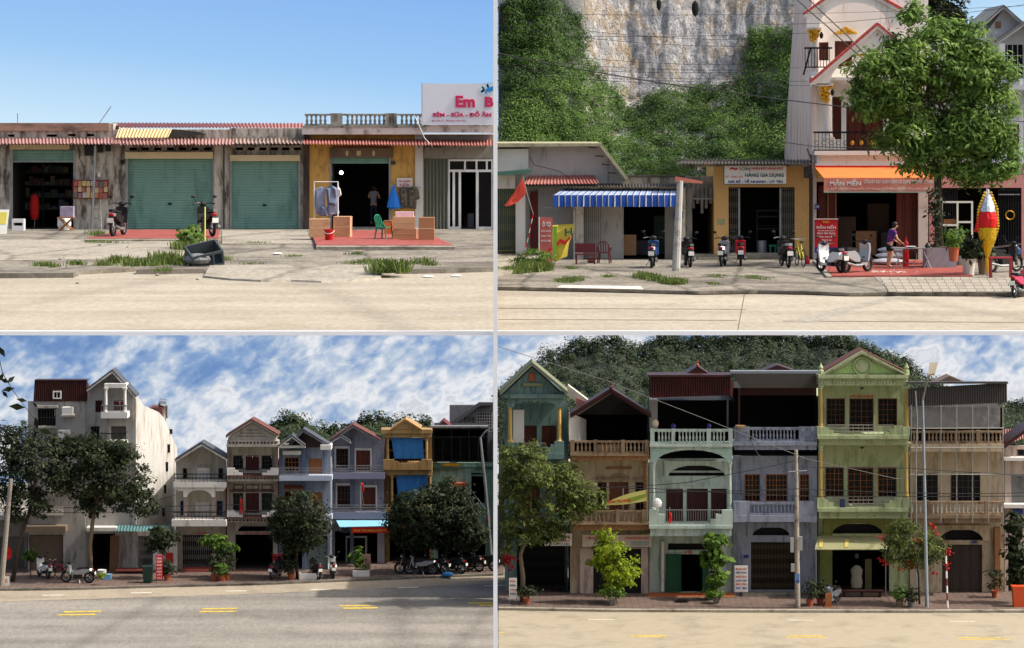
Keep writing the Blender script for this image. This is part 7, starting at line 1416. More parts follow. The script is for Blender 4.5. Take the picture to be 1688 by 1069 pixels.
# overhanging branch with leaves, close above the left edge
br = thing('branch', 'leafy twig hanging into the top left of the cloudy street view', 'branch', W(-6, 575, -20)); part(br, 'twig', barkd, MB().tube([W(-6, 570, -20), W(4, 615, -20), W(22, 645, -20), W(42, 672, -20), W(60, 695, -20)], .03, 5, .012))
tv = []
for (x, y, l_, a) in ((3, 580, 11, 60), (2, 622, 9, -60), (8, 628, 9, 20), (14, 642, 11, -10), (18, 626, 9, -40), (8, 650, 8, 50), (28, 671, 14, 5), (36, 660, 9, 10), (60, 698, 11, 80), (75, 712, 12, 15), (58, 668, 6, 50)):
    c, s = math.cos(R(a)), math.sin(R(a)); 
    for (u, v) in ((-1, 0), (0, .42), (1, 0), (0, -.42)): tv.append(tuple(W(x + l_ * (u * c - v * s), y + l_ * (u * s + v * c), -20 + u * .1)))
me = quads_object('leaves', np.array(tv), rng.uniform(.2, .8, len(tv) // 4), leafB, br.location); o = bpy.data.objects.new('leaves', me); COL.objects.link(o); o.parent = br
# ================================================================= lower right: terrace houses under the wooded hill
use(BR)
KR = [(822, 1000), (1000, 1003), (1250, 1004), (1500, 1004.5), (1760, 1004)]
mb = MB(); mb.slab(gpoly([(822, 966), (1760, 966)], .13) + gpoly(list(reversed(KR)), .13), .1); struct('pavement', brickpave, mb)
for i in range(len(KR) - 1):
    (xa, ya), (xb, yb) = KR[i], KR[i + 1]; a = G(xa, ya + .2, .14); b = G(xb, yb + .2, .14); struct('kerb_stone', apron, MB().slab([a, b - Vector((.02, 0, 0)), b - Vector((.02, .45, 0)), a - Vector((0, .45, 0))], .13))
struct('road_edge', M('dusty asphalt', (160, 149, 127), var=.12, dirt=(136, 127, 108), damt=.5, dscale=.3), MB().poly(gpoly([(822, 1001), (1760, 1005), (1760, 1075), (822, 1075)], .003)))
for (x0, y0, x1) in ((1040, 1047, 1100), (1036, 1049.4, 1098), (1300, 1047.5, 1362), (1296, 1050.2, 1362), (1578, 1050.5, 1650), (1582, 1053.5, 1665), (822, 1042.5, 832)): struct('lane_mark', paintY, MB().poly(gpoly([(x0, y0), (x1, y0 + .3), (x1, y0 + 1.6), (x0, y0 + 1.3)], .007)))
for (x0, y0) in ((970, 1021), (1300, 1022), (1565, 1024)): struct('lane_mark', paintW, MB().poly(gpoly([(x0, y0), (x0 + 42, y0 + .2), (x0 + 42, y0 + 1.2), (x0, y0 + 1)], .007)))
HR = 'terrace houses under the wooded hill'
teal = M('teal wall', (104, 130, 124), var=.1, dirt=(64, 88, 84), damt=.6, streak=2.3, fine=.05); tan = M('tan concrete', (144, 122, 96), var=.15, dirt=(96, 74, 50), damt=.5, streak=2); mintw = M('mint wall', (176, 190, 180), var=.06, dirt=(130, 148, 138), damt=.6, streak=2.3, fine=.05); blueg = M('blue grey wall', (136, 142, 156), var=.08, dirt=(88, 96, 112), damt=.6, streak=2.3, fine=.05); limew = M('lime green wall', (166, 175, 134), var=.08, dirt=(124, 134, 86), damt=.6, streak=2.3, fine=.05); limed = M('moss green wall', (120, 126, 66), var=.12, dirt=(96, 104, 36), damt=.4); creamb = M('cream plaster', (178, 162, 136), var=.1, dirt=(138, 116, 86), damt=.6, streak=2.3, fine=.05); palepink = M('pale pink plaster', (188, 170, 158), var=.08, dirt=(140, 120, 110), damt=.6, streak=2.3, fine=.05); yel = M('gold column paint', (190, 156, 82), var=.12, dirt=(140, 100, 60), damt=.4, streak=3); tilebr = M('brown tile', (140, 96, 58), var=.3, scale=6); darkred = M('dark red steel', (54, 22, 20), var=.15)
# H1 teal
h = thing('house', 'teal house with pedimented top porch and gold columns behind the big tree', 'house', W(880, 985), HR)
front(h, 832, 665, 936, 985, 1.6, teal, [('d', 864, 702, 885, 748, 2, redwood), ('d', 893, 702, 917, 748, 2, redwood), ('d', 864, 800, 890, 850, 2, redwood), ('r', 852, 895, 934, 976, 3)], depth=5)
prismpart(h, 'pediment', teal, [(832, 650), (877, 606), (926, 650)], -.3, 2.2); gable_roof(h, 824, 646, 877, 597, 936, 646, -.8, 2.6, M('lichen roof', (104, 108, 84), var=.25, scale=4), 3, trim=M('pale moulding', (150, 160, 140), var=.15))
boxpart(h, 'brick_vent', terracotta, 872, 615, 881, 629, -.34, -.305); boxpart(h, 'sill', M('olive sill', (120, 124, 84), var=.1), 862, 632, 893, 637, -.42, -.305)
slabs(h, ((828, 650.5, 932, 657, -.5, 1.58, teal), (838, 748, 930, 757, -.4, 1.58, teal), (838, 860, 938, 868, -.4, 1.58, teal))); arch_panel(h, 'porch_arch', teal, 836, 657.2, 928, 672, 846, 918, 661, -.35, -.05)
for x in (841, 922): column(h, x, 664, 730, 3.2, -.15, yel, terracotta)
boxpart(h, 'side_screen', white, 846, 676, 864, 738, .3, .36); prismpart(h, 'stepped_parapet', teal, [(838, 730), (858, 730), (858, 748), (838, 748)], -.35, -.15); prismpart(h, 'stepped_parapet', teal, [(930, 728), (914, 728), (914, 733), (908, 733), (908, 738), (898, 738), (898, 748), (930, 748)], -.35, -.15); railing(h, 858, 731, 900, 748, -.28, 14, steel, .6)
gate(h, 853, 902, 934, 976, 1.5, blackiron, 26, 4, bw=.6); mb = MB(); mb.wb(*W(860, 990, -.6)[:], *(W(936, 977, 1.5)[:])); part(h, 'step', M('red brown step', (120, 56, 44), var=.2), mb); prismpart(h, 'roof_wing', M('mossy white', (176, 172, 158), var=.15), [(931, 650), (937, 636), (973, 663), (966, 674)], 1.7, 3); prismpart(h, 'red_sheet', redroof, [(950, 656), (970, 664), (950, 678)], 1.4, 1.6)
sg = thing('sign', 'white shop sign with red lettering half behind the big tree', 'sign', W(920, 901, .5)); boxpart(sg, 'panel', whitetext, 898, 880, 943, 900, .5, .6); text(sg, 'VẬT TƯ', 921, 882, 940, 887, .497, redtext, .02); text(sg, 'CỬA SẮT', 906, 889, 940, 894, .497, redtext, .02); text(sg, 'ĐT 0912 345', 906, 895.5, 938, 898.5, .497, blacktext)
# H2 tan house with gabled shed roof
h = thing('house', 'tan house with open maroon gabled shed roof and balusters', 'house', W(1005, 985), HR)
front(h, 940, 757, 1069, 985, .9, creamb, [('w', 985, 795, 1000, 842, 2, 3, wood), ('d', 1004, 795, 1036, 842, 2, wood), ('w', 1047, 795, 1064, 842, 2, 3, wood), ('g', 978, 905, 1057, 979, 26, blackiron, 1)], depth=6)
front(h, 956, 903, 1069, 985, .75, palepink, [('r', 978, 905, 1057, 979, .1)], depth=0, name='ground_floor_wall')
gable_roof(h, 940, 682, 1007, 640, 1074, 682, -.4, 1.5, maroon, 4, trim=darkred); part(h, 'finial', maroon, MB().lathe(W(1007, 641, -.35), [(.1, 0), (.12, .1), (.04, .2), (.06, .3), (.01, .5)], 7)); room(h, 943, 684, 1068, 757, 1.5, 5.5, black); prismpart(h, 'loft_shade', black, [(946, 684), (1007, 647), (1068, 684)], 1.2, 1.4); prismpart(h, 'roof_underside', M('grey lining', (110, 106, 98), var=.1), [(948, 683), (1007, 647), (1007, 650), (954, 684)], .3, 1.1)  # black prism under the gable stands in for the loft's shade
mb = MB(); mb.corr(W(938, 680, 0), W(966, 692, 2.6), W(966, 728, 2.6), W(938, 728, 0), 9, .04); part(h, 'white_screen', white, mb)
balustrade(h, 942, 727, 1070, 748, -.3, 19, tan, piers=((940, 947), (979, 985), (1024, 1030), (1063, 1070)), rail=3, base=3); boxpart(h, 'panel', tan, 985, 733, 1024, 744, -.2, -.1)
for i in range(12): boxpart(h, 'edge_tile', tilebr, 943 + i * 10.6, 752, 953 + i * 10.6, 759, -.32, -.25)
slabs(h, ((940, 748.5, 1070, 752, -.4, .88, tan), (942, 752.2, 1069, 759, -.24, .88, creamb), (942, 863, 1070, 866, -.4, .88, tan), (944, 866.2, 1069, 874, -.24, .88, creamb)))
for i in range(12): boxpart(h, 'edge_tile', tilebr, 945 + i * 10.4, 866.3, 955 + i * 10.4, 873.5, -.32, -.25)
balustrade(h, 944, 842, 1066, 863, -.3, 18, tan, piers=((960, 966), (1015, 1021), (1058, 1066)), rail=3, base=3); boxpart(h, 'panel', tan, 981, 848, 1015, 859, -.2, -.1)
for (x0, x1) in ((983, 1002), (1002, 1038), (1045, 1066)): boxpart(h, 'hood_mould', tan, x0, 788, x1, 791, .7, .89)
boxpart(h, 'long_moulding', tilebr, 1000, 771, 1042, 774, .75, .89); prismpart(h, 'diamond_relief', tan, [(1008, 784), (1020, 781), (1033, 784), (1020, 787)], .8, .89)
mb = MB()
for i in range(12): mb.ball(W(1063, 764 + i * 6.6, .1), .13, .13, .13, 7, 5)
part(h, 'twisted_column', tilebr, mb)
sg = thing('sign', 'long faded pink sign with red lettering above the tan house gate', 'sign', W(1017, 903, .4)); boxpart(sg, 'panel', M('faded sign', (196, 178, 164), var=.1), 960, 882, 1074, 902, .3, .4); text(sg, 'CỬA HÀNG', 966, 884.5, 990, 889.5, .297, redtext, .02); text(sg, 'CÔNG ĐOÀN GIÁO', 1030, 884.5, 1070, 889.5, .297, redtext, .02); boxpart(sg, 'photo_print', M('print grey', (150, 156, 150), var=.3), 1040, 892, 1070, 900, .29, .298)
bn = thing('banner', 'yellow and green banner stretched across the tan house balcony', 'banner', W(1033, 833, -.5)); v = [(1000, 829), (1012, 823), (1030, 816), (1050, 811), (1065, 808), (1066, 826), (1050, 829), (1030, 832), (1010, 833), (1000, 833)]; prismpart(bn, 'cloth', M('banner cream', (196, 190, 110), var=.25, scale=2), v, -.55, -.53); prismpart(bn, 'green_band', M('banner leaf', (124, 146, 50), var=.15), [(1034, 822), (1065, 814), (1065, 820), (1036, 829)], -.56, -.552); text(bn, 'KHAI TRƯƠNG', 1002, 825, 1040, 830, -.555, redtext, .03, skew=.08); part(bn, 'post', steel, MB().tube([W(1027, 842, -.5), W(1027, 806, -.5)], .03, 5))
# H3 mint house
h = thing('house', 'mint house with arched loggia, white balusters and maroon corrugated top', 'house', W(1140, 985), HR)
front(h, 1070.5, 757, 1208, 985, 1.1, mintw, [('r', 1100, 768, 1197, 785, .3), ('d', 1098, 806, 1126, 864, 2, darkred), ('d', 1132, 806, 1167, 864, 2, darkred), ('d', 1172, 806, 1198, 864, 2, darkred), ('r', 1101, 896, 1170, 907, .3), ('r', 1098, 914, 1166, 976, 4)], depth=6)
mb = MB(); mb.corr(W(1070, 622, -.6), W(1204, 619, -.6), W(1204, 652, -.6), W(1070, 656, -.6), 34, .035); part(h, 'sheet_fascia', maroon, mb); mb = MB(); mb.corr(W(1204, 619, -.6), W(1212, 640, 3.5), W(1212, 662, 3.5), W(1204, 652, -.6), 12, .03); part(h, 'sheet_return', maroon, mb); boxpart(h, 'roof_cap', maroon, 1068, 618.5, 1206, 622, -.7, 1.2); prismpart(h, 'ridge_gable', maroon, [(1128, 618.4), (1150, 604), (1172, 618)], .6, 2.6); part(h, 'finial', terracotta, MB().lathe(W(1150, 605, .7), [(.08, 0), (.1, .1), (.03, .2), (.05, .3), (.01, .45)], 7))
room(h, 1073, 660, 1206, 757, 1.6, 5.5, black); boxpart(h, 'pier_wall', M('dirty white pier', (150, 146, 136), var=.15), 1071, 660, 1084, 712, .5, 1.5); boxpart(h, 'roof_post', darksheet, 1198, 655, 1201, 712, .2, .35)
balustrade(h, 1072, 708, 1208, 732, -.4, 24, mintw, piers=((1072, 1079), (1107, 1113), (1165, 1172), (1201, 1208)), rail=4, base=3); slabs(h, ((1071, 732.5, 1208, 737, -.5, 1.08, mintw), (1070, 867, 1208, 872, -.9, 1.08, mintw), (1072, 872.2, 1206, 884, -.7, 1.08, mintw)))
for x in (1110, 1168.5): part(h, 'blue_globe', M('blue glaze', (30, 34, 96), rough=.2, var=.1), MB().ball(W(x, 703, -.25), .16, .16, .16))
arch_panel(h, 'arch', mintw, 1072, 737.2, 1207, 762, 1082, 1197, 742, -.35, -.1); prismpart(h, 'spandrel_relief', M('mint relief', (150, 178, 164), var=.2, scale=9, bump=.6, bscale=16), [(1074, 740), (1110, 740), (1092, 750), (1083, 758), (1074, 758)], -.38, -.352); prismpart(h, 'spandrel_relief', M('mint relief', (150, 178, 164)), [(1205, 740), (1170, 740), (1188, 750), (1197, 758), (1205, 758)], -.38, -.352)
for x in (1077, 1203): column(h, x, 762, 842, 3.2, -.25, mintw)
arch_panel(h, 'window_arch', mintw, 1095, 760, 1202, 786, 1101, 1196, 767, .95, 1.08); boxpart(h, 'string_course', mintw, 1132, 797, 1166, 800, 1.0, 1.09)
prismpart(h, 'stepped_parapet', mintw, [(1070, 841), (1086, 841), (1086, 848), (1096, 848), (1096, 867), (1070, 867)], -.85, -.65); prismpart(h, 'stepped_parapet', mintw, [(1208, 841), (1190, 841), (1190, 848), (1180, 848), (1180, 856), (1172, 856), (1172, 867), (1208, 867)], -.85, -.65); railing(h, 1096, 841, 1190, 866, -.75, 24, steel, .6); part(h, 'emblem', mintw, MB().torus(W(1135, 877, -.72), (0, 1, 0), .14, .025, 14, 5))
door(h, 1098, 914, 1123, 976, .9, 1, M('green door', (34, 82, 58), var=.15), rows=3); door(h, 1158, 914, 1168, 976, .95, 1, M('green door', (34, 82, 58)), rows=3); text(h, '5/40', 1128, 908.5, 1139, 912.5, 1.095, redtext, .03); mb = MB(); mb.wb(*W(1068, 986, -.5)[:], *(W(1208, 977, 1.0)[:])); part(h, 'step', M('orange step', (170, 92, 50), var=.15), mb)
for x in (1090, 1176): boxpart(h, 'pilaster', white, x, 893, x + 5, 976, .9, 1.08)
solo('ramp', 'small grey metal ramp leaning on the mint house step', 'ramp', greysheet, MB().hexa([G(1110, 992, .13), G(1132, 992, .13), G(1141, 986, .42), G(1121, 986, .42)], [G(1110, 992, .1), G(1132, 992, .1), G(1141, 986, .36), G(1121, 986, .36)])); flag(1105, 850, 'orange-red flag on the mint house balcony', [(1103, 845), (1107, 846), (1108, 858), (1105, 864), (1102, 862)], [(1104, 866), (1104, 836)], -1)
# H4 blue grey house
h = thing('house', 'blue-grey house with dark open top floor and black lattice gate', 'house', W(1277, 985), HR)
front(h, 1208.5, 752, 1347, 985, .9, blueg, [('w', 1227, 782, 1253, 827, 4, 5, orangewood, 1.5, .6, 2), ('w', 1262, 782, 1298, 827, 6, 5, orangewood, 1.5, .6, 3), ('w', 1318, 782, 1334, 827, 3, 5, orangewood), ('r', 1238, 870, 1304, 883, .3), ('g', 1238, 894, 1310, 973, 30, M('gate brass', (96, 84, 66), var=.25, metal=.3), 5)], depth=6)
room(h, 1210, 640, 1346, 752, 1.4, 5.5, black); boxpart(h, 'roof_sheet', M('grey roof edge', (120, 126, 134), var=.1), 1204, 612, 1350, 616, -.8, -.2); prismpart(h, 'roof_lining', M('lining grey', (70, 66, 60), var=.1), [(1206, 611), (1348, 611), (1348, 640), (1222, 640)], .9, 1.3); prismpart(h, 'ridge_gable', maroon, [(1258, 611.5), (1282, 602), (1310, 611.5)], 1.0, 2.6); boxpart(h, 'steel_post', darkred, 1217, 640, 1220, 706, .3, .4); boxpart(h, 'steel_beam', darkred, 1220, 640, 1346, 652, 1.32, 1.39)
balustrade(h, 1210, 705, 1347, 728, -.3, 24, blueg, piers=((1210, 1236), (1317, 1347)), rail=4, base=3); boxpart(h, 'plaque', M('plaque grey', (104, 114, 134), var=.1), 1215, 713, 1231, 722, -.36, -.331); boxpart(h, 'plaque', M('plaque grey', (104, 114, 134)), 1322, 711, 1341, 721, -.36, -.331); slabs(h, ((1209, 728.5, 1347, 735, -.45, .88, blueg), (1211, 735.2, 1346, 742, -.3, .88, blueg), (1209, 850, 1347, 861, -.5, .88, blueg))); balustrade(h, 1209, 828, 1347, 850, -.4, 22, blueg, piers=((1209, 1236), (1312, 1347)), rail=4, base=4)
arch_panel(h, 'door_arch', blueg, 1232, 862, 1310, 884, 1240, 1302, 868, .78, .88); boxpart(h, 'number_plate', bluetext, 1226, 915, 1234, 920, .85, .89); mb = MB(); mb.wb(*W(1224, 988, -.4)[:], *(W(1318, 975, .8)[:])); part(h, 'steps', pave_old, mb)
sd_ = thing('satellite_dish', 'tan satellite dish on the blue-grey balustrade', 'dish', W(1220, 708, -.5)); part(sd_, 'bowl', M('tan dish', (196, 160, 112), var=.15), MB().lathe(W(1221, 703, -.5), [(.02, -.1), (.2, -.06), (.3, .04), (.31, .05), (.2, -.03)], 14)); part(sd_, 'mast', steel, MB().tube([W(1220, 712, -.4), W(1221, 703, -.5)], .02, 5)); sd_ = thing('satellite_dish', 'white satellite dish at the mint balcony corner', 'dish', W(1082, 842, -.9)); part(sd_, 'bowl', whitegloss, MB().ball(W(1083, 830, -.9), .28, .12, .3)); part(sd_, 'mast', steel, MB().tube([W(1083, 842, -.85), W(1083, 830, -.85)], .02, 5)); sd_ = thing('satellite_dish', 'pale satellite dish on the mint house rooftop', 'dish', W(1080, 708, 0)); part(sd_, 'bowl', M('pale dish', (206, 186, 160), var=.1), MB().ball(W(1080, 699, 0), .2, .1, .26)); part(sd_, 'mast', steel, MB().tube([W(1081, 709, .06), W(1081, 699, .06)], .02, 5))
sg = thing('sign', 'white standing price board with blue and red lines by the blue-grey house', 'sign', G(1223, 991, .13)); d0 = gd(991, .13); boxpart(sg, 'panel', whitetext, 1211, 933, 1233, 976, d0 + 1, d0 + 1.05); [text(sg, t_, 1213, 936 + i * 6.4, 1231, 939.5 + i * 6.4, d0 + .997, (redtext, bluetext)[i % 2], .02) for i, t_ in enumerate(('BẢNG GIÁ', 'ĐIỆN THOẠI', 'THẺ CÀO', 'SIM SỐ', 'SẠC PIN', '3G 4G'))]; [boxpart(sg, 'leg', steel, x, 976, x + 1.2, 986, d0 + 1, d0 + 1.05) for x in (1212, 1231)]
# H5 green house
h = thing('house', 'light green house with ornate pediment, gold columns and stepped balconies', 'house', W(1424, 985), HR)
ops = [('w', 1362, 657, 1393, 703, 4, 5, wood, 1.5, .6, 2), ('w', 1400, 657, 1440, 718, 4, 6, wood, 1.5, .6, 2), ('w', 1447, 657, 1479, 703, 4, 5, wood, 1.5, .6, 2), ('w', 1360, 770, 1391, 820, 4, 5, orangewood, 1.5, .6, 2), ('w', 1397, 770, 1440, 836, 4, 6, orangewood, 1.5, .6, 2), ('w', 1447, 770, 1478, 820, 4, 5, orangewood, 1.5, .6, 2), ('r', 1372, 864, 1455, 880, .3), ('r', 1372, 905, 1466, 976, 5)]
front(h, 1349, 636, 1499, 985, 1.3, limew, ops, depth=6)
prismpart(h, 'pediment', limew, [(1358, 618), (1421, 583), (1490, 617)], -.3, 2); prismpart(h, 'tympanum_relief', M('green relief', (150, 176, 104), var=.3, scale=9, bump=.7, bscale=14), [(1372, 616), (1421, 590), (1476, 615.5)], -.34, -.302); prismpart(h, 'raking_cornice', limew, [(1353, 618), (1421, 578), (1495, 617), (1490, 617), (1421, 583.5), (1359, 618)], -.55, -.303); gable_roof(h, 1352, 615, 1421, 576, 1497, 614, .3, 1.8, roofbrown, 2)
part(h, 'medallion', limew, MB().disc(W(1421, 604, -.36), (0, 1, 0), .36, .06, 20).torus(W(1421, 604, -.37), (0, 1, 0), .5, .05, 22, 6))
slabs(h, ((1349, 618.5, 1498, 624, -.6, 1.28, limew), (1350, 624.2, 1497, 636, -.35, 1.28, limew), (1348, 718, 1499, 724, -.75, 1.28, limew), (1350, 724.2, 1497, 734, -.5, 1.28, limew), (1348, 838, 1499, 844, -.75, 1.28, limew), (1350, 844.2, 1497, 855, -.5, 1.28, limew)), 'cornice')
mb = MB()
for i in range(28): mb.ball(W(1354 + i * 5.2, 630, -.36), .08, .05, .12, 6, 4)
for i in range(50): mb.box(1352 + i * 2.9, 726, 1353.6 + i * 2.9, 733, -.53, -.502)
part(h, 'cornice_beads', limew, mb, stuff=True); mb = MB()
for i in range(20): mb.torus(W(1358 + i * 7, 849.5, -.52), (0, 1, 0), .1, .022, 10, 4)
part(h, 'ring_frieze', limew, mb, stuff=True)
for x in (1353, 1494):
    column(h, x, 636, 704, 3.0, -.25, yel, limew); column(h, x, 734, 822, 3.2, -.25, yel, limew); part(h, 'finial', limew, MB().lathe(W(x, 618, -.1), [(.17, 0), (.17, .25), (.1, .3), (.15, .42), (.08, .55), (.01, .7)], 8)); boxpart(h, 'pedestal', limew, x - 6, 704, x + 6, 718, -.6, 0); boxpart(h, 'pedestal', limew, x - 6, 822, x + 6, 838, -.6, 0)
for (ya, yb) in ((704, 718), (822, 838)):
    for pl in ([(1359, ya), (1366, ya + 4), (1366, ya + 6), (1374, ya + 6), (1374, yb - 3), (1384, yb - 3), (1384, yb), (1359, yb)], [(1488, ya - 2), (1474, ya - 2), (1474, ya + 3), (1466, ya + 3), (1466, ya + 8), (1458, ya + 8), (1458, yb), (1488, yb)]): prismpart(h, 'stepped_parapet', limew, pl, -.55, -.35)
    railing(h, 1364, ya - 3, 1474, yb, -.45, 13, M('pale pipe', (150, 146, 136), var=.1, metal=.3), .7, (0, .3, .6, 1))
text(h, 'NHÀ NGHỈ', 1402, 651, 1440, 655.5, 1.29, redtext, .03); boxpart(h, 'blue_mat', M('blue mat', (40, 52, 86), var=.1), 1384, 823, 1393, 839, -.52, -.47)
for (x, y) in ((1421, 640), (1421, 738)): part(h, 'ceiling_lamp', darksheet, MB().lathe(W(x, y, .4), [(.02, -.1), (.14, 0), (.02, .06)], 8))
arch_panel(h, 'shop_arch', limed, 1358, 856, 1470, 880, 1372, 1455, 862, 1.15, 1.28); boxpart(h, 'green_pier', limed, 1352, 880, 1372, 976, 1.1, 1.29); boxpart(h, 'green_pier', limew, 1466, 880, 1492, 976, 1.1, 1.29)
aw = thing('awning', 'olive canvas awning with worn yellow panels on the green house', 'awning', W(1400, 908, -1)); om = M('olive canvas', (140, 138, 100), var=.15, dirt=(110, 108, 76), damt=.4, rough=.85); part(aw, 'canvas', om, MB().hexa([W(1343, 906, -1.4), W(1462, 906, -1.4), W(1466, 884, .2), (W(1348, 884, .2))], [W(1343, 907, -1.4), W(1462, 907, -1.4), W(1466, 885, .2), W(1348, 885, .2)]))
for x in (1350, 1392): part(aw, 'worn_patch', M('worn yellow', (186, 168, 84), var=.25), MB().hexa([W(x, 902, -1.2), W(x + 6, 902, -1.2), W(x + 7, 889, -.22), W(x + 1, 889, -.22)], [W(x, 902.4, -1.2), W(x + 6, 902.4, -1.2), W(x + 7, 889.4, -.22), W(x + 1, 889.4, -.22)]))
part(aw, 'support_pole', steel, MB().tube([W(1345, 985, -1.35), W(1345, 907, -1.35)], .025, 5)); part(aw, 'support_pole', steel, MB().tube([W(1460, 985, -1.35), W(1460, 907, -1.35)], .025, 5))
mq = thing('mannequin', 'pale coat on a dress form in the dark shop of the green house', 'mannequin', W(1412, 976, 2)); part(mq, 'torso', M('pale coat', (176, 170, 150), var=.15), MB().lathe(W(1412, 976, 2), [(.3, .25), (.36, .6), (.3, .9), (.36, 1.3), (.2, 1.5), (.07, 1.56)], 12, 1, .6)); part(mq, 'head', M('grey head', (110, 110, 108), var=.1), MB().ball(W(1412, 917, 2), .13, .13, .16)); part(mq, 'stand', steel, MB().tube([W(1412, 983, 2), W(1412, 966, 2)], .04, 6)); boxpart(mq, 'curtain', M('olive curtain', (120, 112, 76), var=.15), 1426, 922, 1437, 976, 2.2, 2.3)
bn = thing('bench', 'long dark red bench across the green house shop front', 'bench', W(1420, 985, -.5)); boxpart(bn, 'seat', darkred, 1386, 974, 1456, 977, -.7, -.2); [boxpart(bn, 'leg', darkred, x, 977.2, x + 3, 986, -.65, -.25) for x in (1390, 1420, 1450)]
# H6 beige house under scaffold
h = thing('house', 'beige house behind steel pipe grid with grey corrugated top and plastic sheet', 'house', W(1576, 985), HR)
front(h, 1500, 745, 1655, 985, 1.2, creamb, [('w', 1510, 780, 1546, 827, 4, 4, darksheet), ('w', 1567, 780, 1616, 827, 5, 4, darksheet), ('r', 1548, 874, 1622, 891, .3), ('d', 1553, 898, 1619, 977, 4, M('dark plank door', (54, 44, 36), var=.2))], depth=6)
mb = MB(); mb.corr(W(1497, 641, -.5), W(1660, 631, -.5), W(1660, 664, -.6), W(1497, 671, -.6), 42, .03); part(h, 'sheet_fascia', M('grey brown sheet', (64, 60, 56), rough=.5, var=.15, dirt=(66, 62, 58), damt=.4), mb); boxpart(h, 'roof_cap', darksheet, 1496, 630, 1662, 633, -.7, -.2); prismpart(h, 'ridge_gable', M('brown gable sheet', (110, 92, 80), var=.15), [(1538, 633), (1566, 620), (1597, 633)], .5, 2); room(h, 1501, 672, 1654, 745, 1.6, 5.5, dark)
plm = bpy.data.materials.new('plastic sheet'); plm.use_nodes = True; q_ = plm.node_tree.nodes['Principled BSDF']; q_.inputs['Base Color'].default_value = (.3, .29, .27, 1); q_.inputs['Roughness'].default_value = .3; q_.inputs['Alpha'].default_value = .72
v = []
for j in range(6):
    for i in range(25): v.append(W(1500 + i * 6.2, 671 + j * 6.8, -.3 + .07 * math.sin(i * 1.7 + j * 2.3) + .04 * math.sin(i * 4.1 - j)))
part(h, 'plastic_sheet', plm, MB().add(v, [(j * 25 + i, j * 25 + i + 1, (j + 1) * 25 + i + 1, (j + 1) * 25 + i) for j in range(5) for i in range(24)]), smooth=True)
mb = MB()
for x in (1502, 1551, 1577, 1603, 1629, 1653): mb.tube([W(x, 862, -.75), W(x, 668, -.75)], .035, 5)
for y in (706, 738, 782): mb.tube([W(1500, y + .5, -.8), W(1655, y, -.8)], .035, 5)
part(h, 'pipe_grid', M('pale pipe', (150, 146, 136)), mb); balustrade(h, 1504, 711, 1652, 732, -.2, 24, tan, piers=((1520, 1526), (1610, 1616)), rail=3, base=4); slabs(h, ((1500, 732.5, 1655, 745, -.35, 1.18, creamb), (1500, 849, 1655, 855, -.5, 1.18, tan), (1502, 855.2, 1650, 862, -.3, 1.18, tan))); balustrade(h, 1500, 827, 1655, 849, -.4, 22, M('pale baluster', (186, 176, 156), var=.12, dirt=(120, 100, 76), damt=.5), piers=((1526, 1532), (1624, 1630)), rail=4, base=3, rmat=tan); arch_panel(h, 'door_arch', creamb, 1540, 866, 1632, 892, 1549, 1621, 872, 1.05, 1.18); boxpart(h, 'brick_pier', tilebr, 1640, 870, 1649, 976, .9, 1.19); boxpart(h, 'number_plate', bluetext, 1603, 892, 1610, 896, 1.1, 1.19); mb = MB(); mb.wb(*W(1545, 988, -.6)[:], *(W(1630, 978, 1.1)[:])); part(h, 'step', M('maroon step', (92, 50, 44), var=.2), mb)
h = thing('house', 'pinkish low house with red sheet roof cut by the right picture edge', 'house', W(1680, 985), HR); front(h, 1656, 735, 1720, 985, 1.4, palepink, [('w', 1676, 735 + 6, 1700, 752, 2, 1, darksheet), ('d', 1667, 782, 1700, 830, 2, greysheet), ('r', 1662, 900, 1700, 976, 3)], depth=5); prismpart(h, 'roof', maroon, [(1652, 735), (1690, 708), (1720, 690), (1720, 697), (1690, 714), (1656, 740)], .6, 3.2); mb = MB(); mb.corr(W(1654, 708, 4), W(1690, 706, 4), W(1690, 722, 3.3), W(1654, 735, 3.3), 9, .03); part(h, 'rear_roof', redroof, mb); slabs(h, ((1655.5, 755, 1720, 760, .6, 1.38, white), (1655.5, 832, 1720, 838, .6, 1.38, white)))
boxpart(h, 'blue_panel', bluetext, 1672, 841, 1686, 848, 1.0, 1.39)
# hill
hill_wood('hill_trees', 'wooded hill rising behind the terrace houses', [(822, 652), (845, 640), (880, 612), (905, 592), (940, 578), (985, 571), (1010, 566), (1040, 580), (1056, 588), (1085, 566), (1130, 566), (1180, 566), (1240, 556), (1290, 560), (1330, 566), (1385, 560), (1430, 584), (1470, 594), (1500, 612), (1530, 636), (1560, 655), (1600, 664), (1660, 676), (1720, 684)], 12, 24, 735, .55, 3200, 80, .07, leafF, soilf)
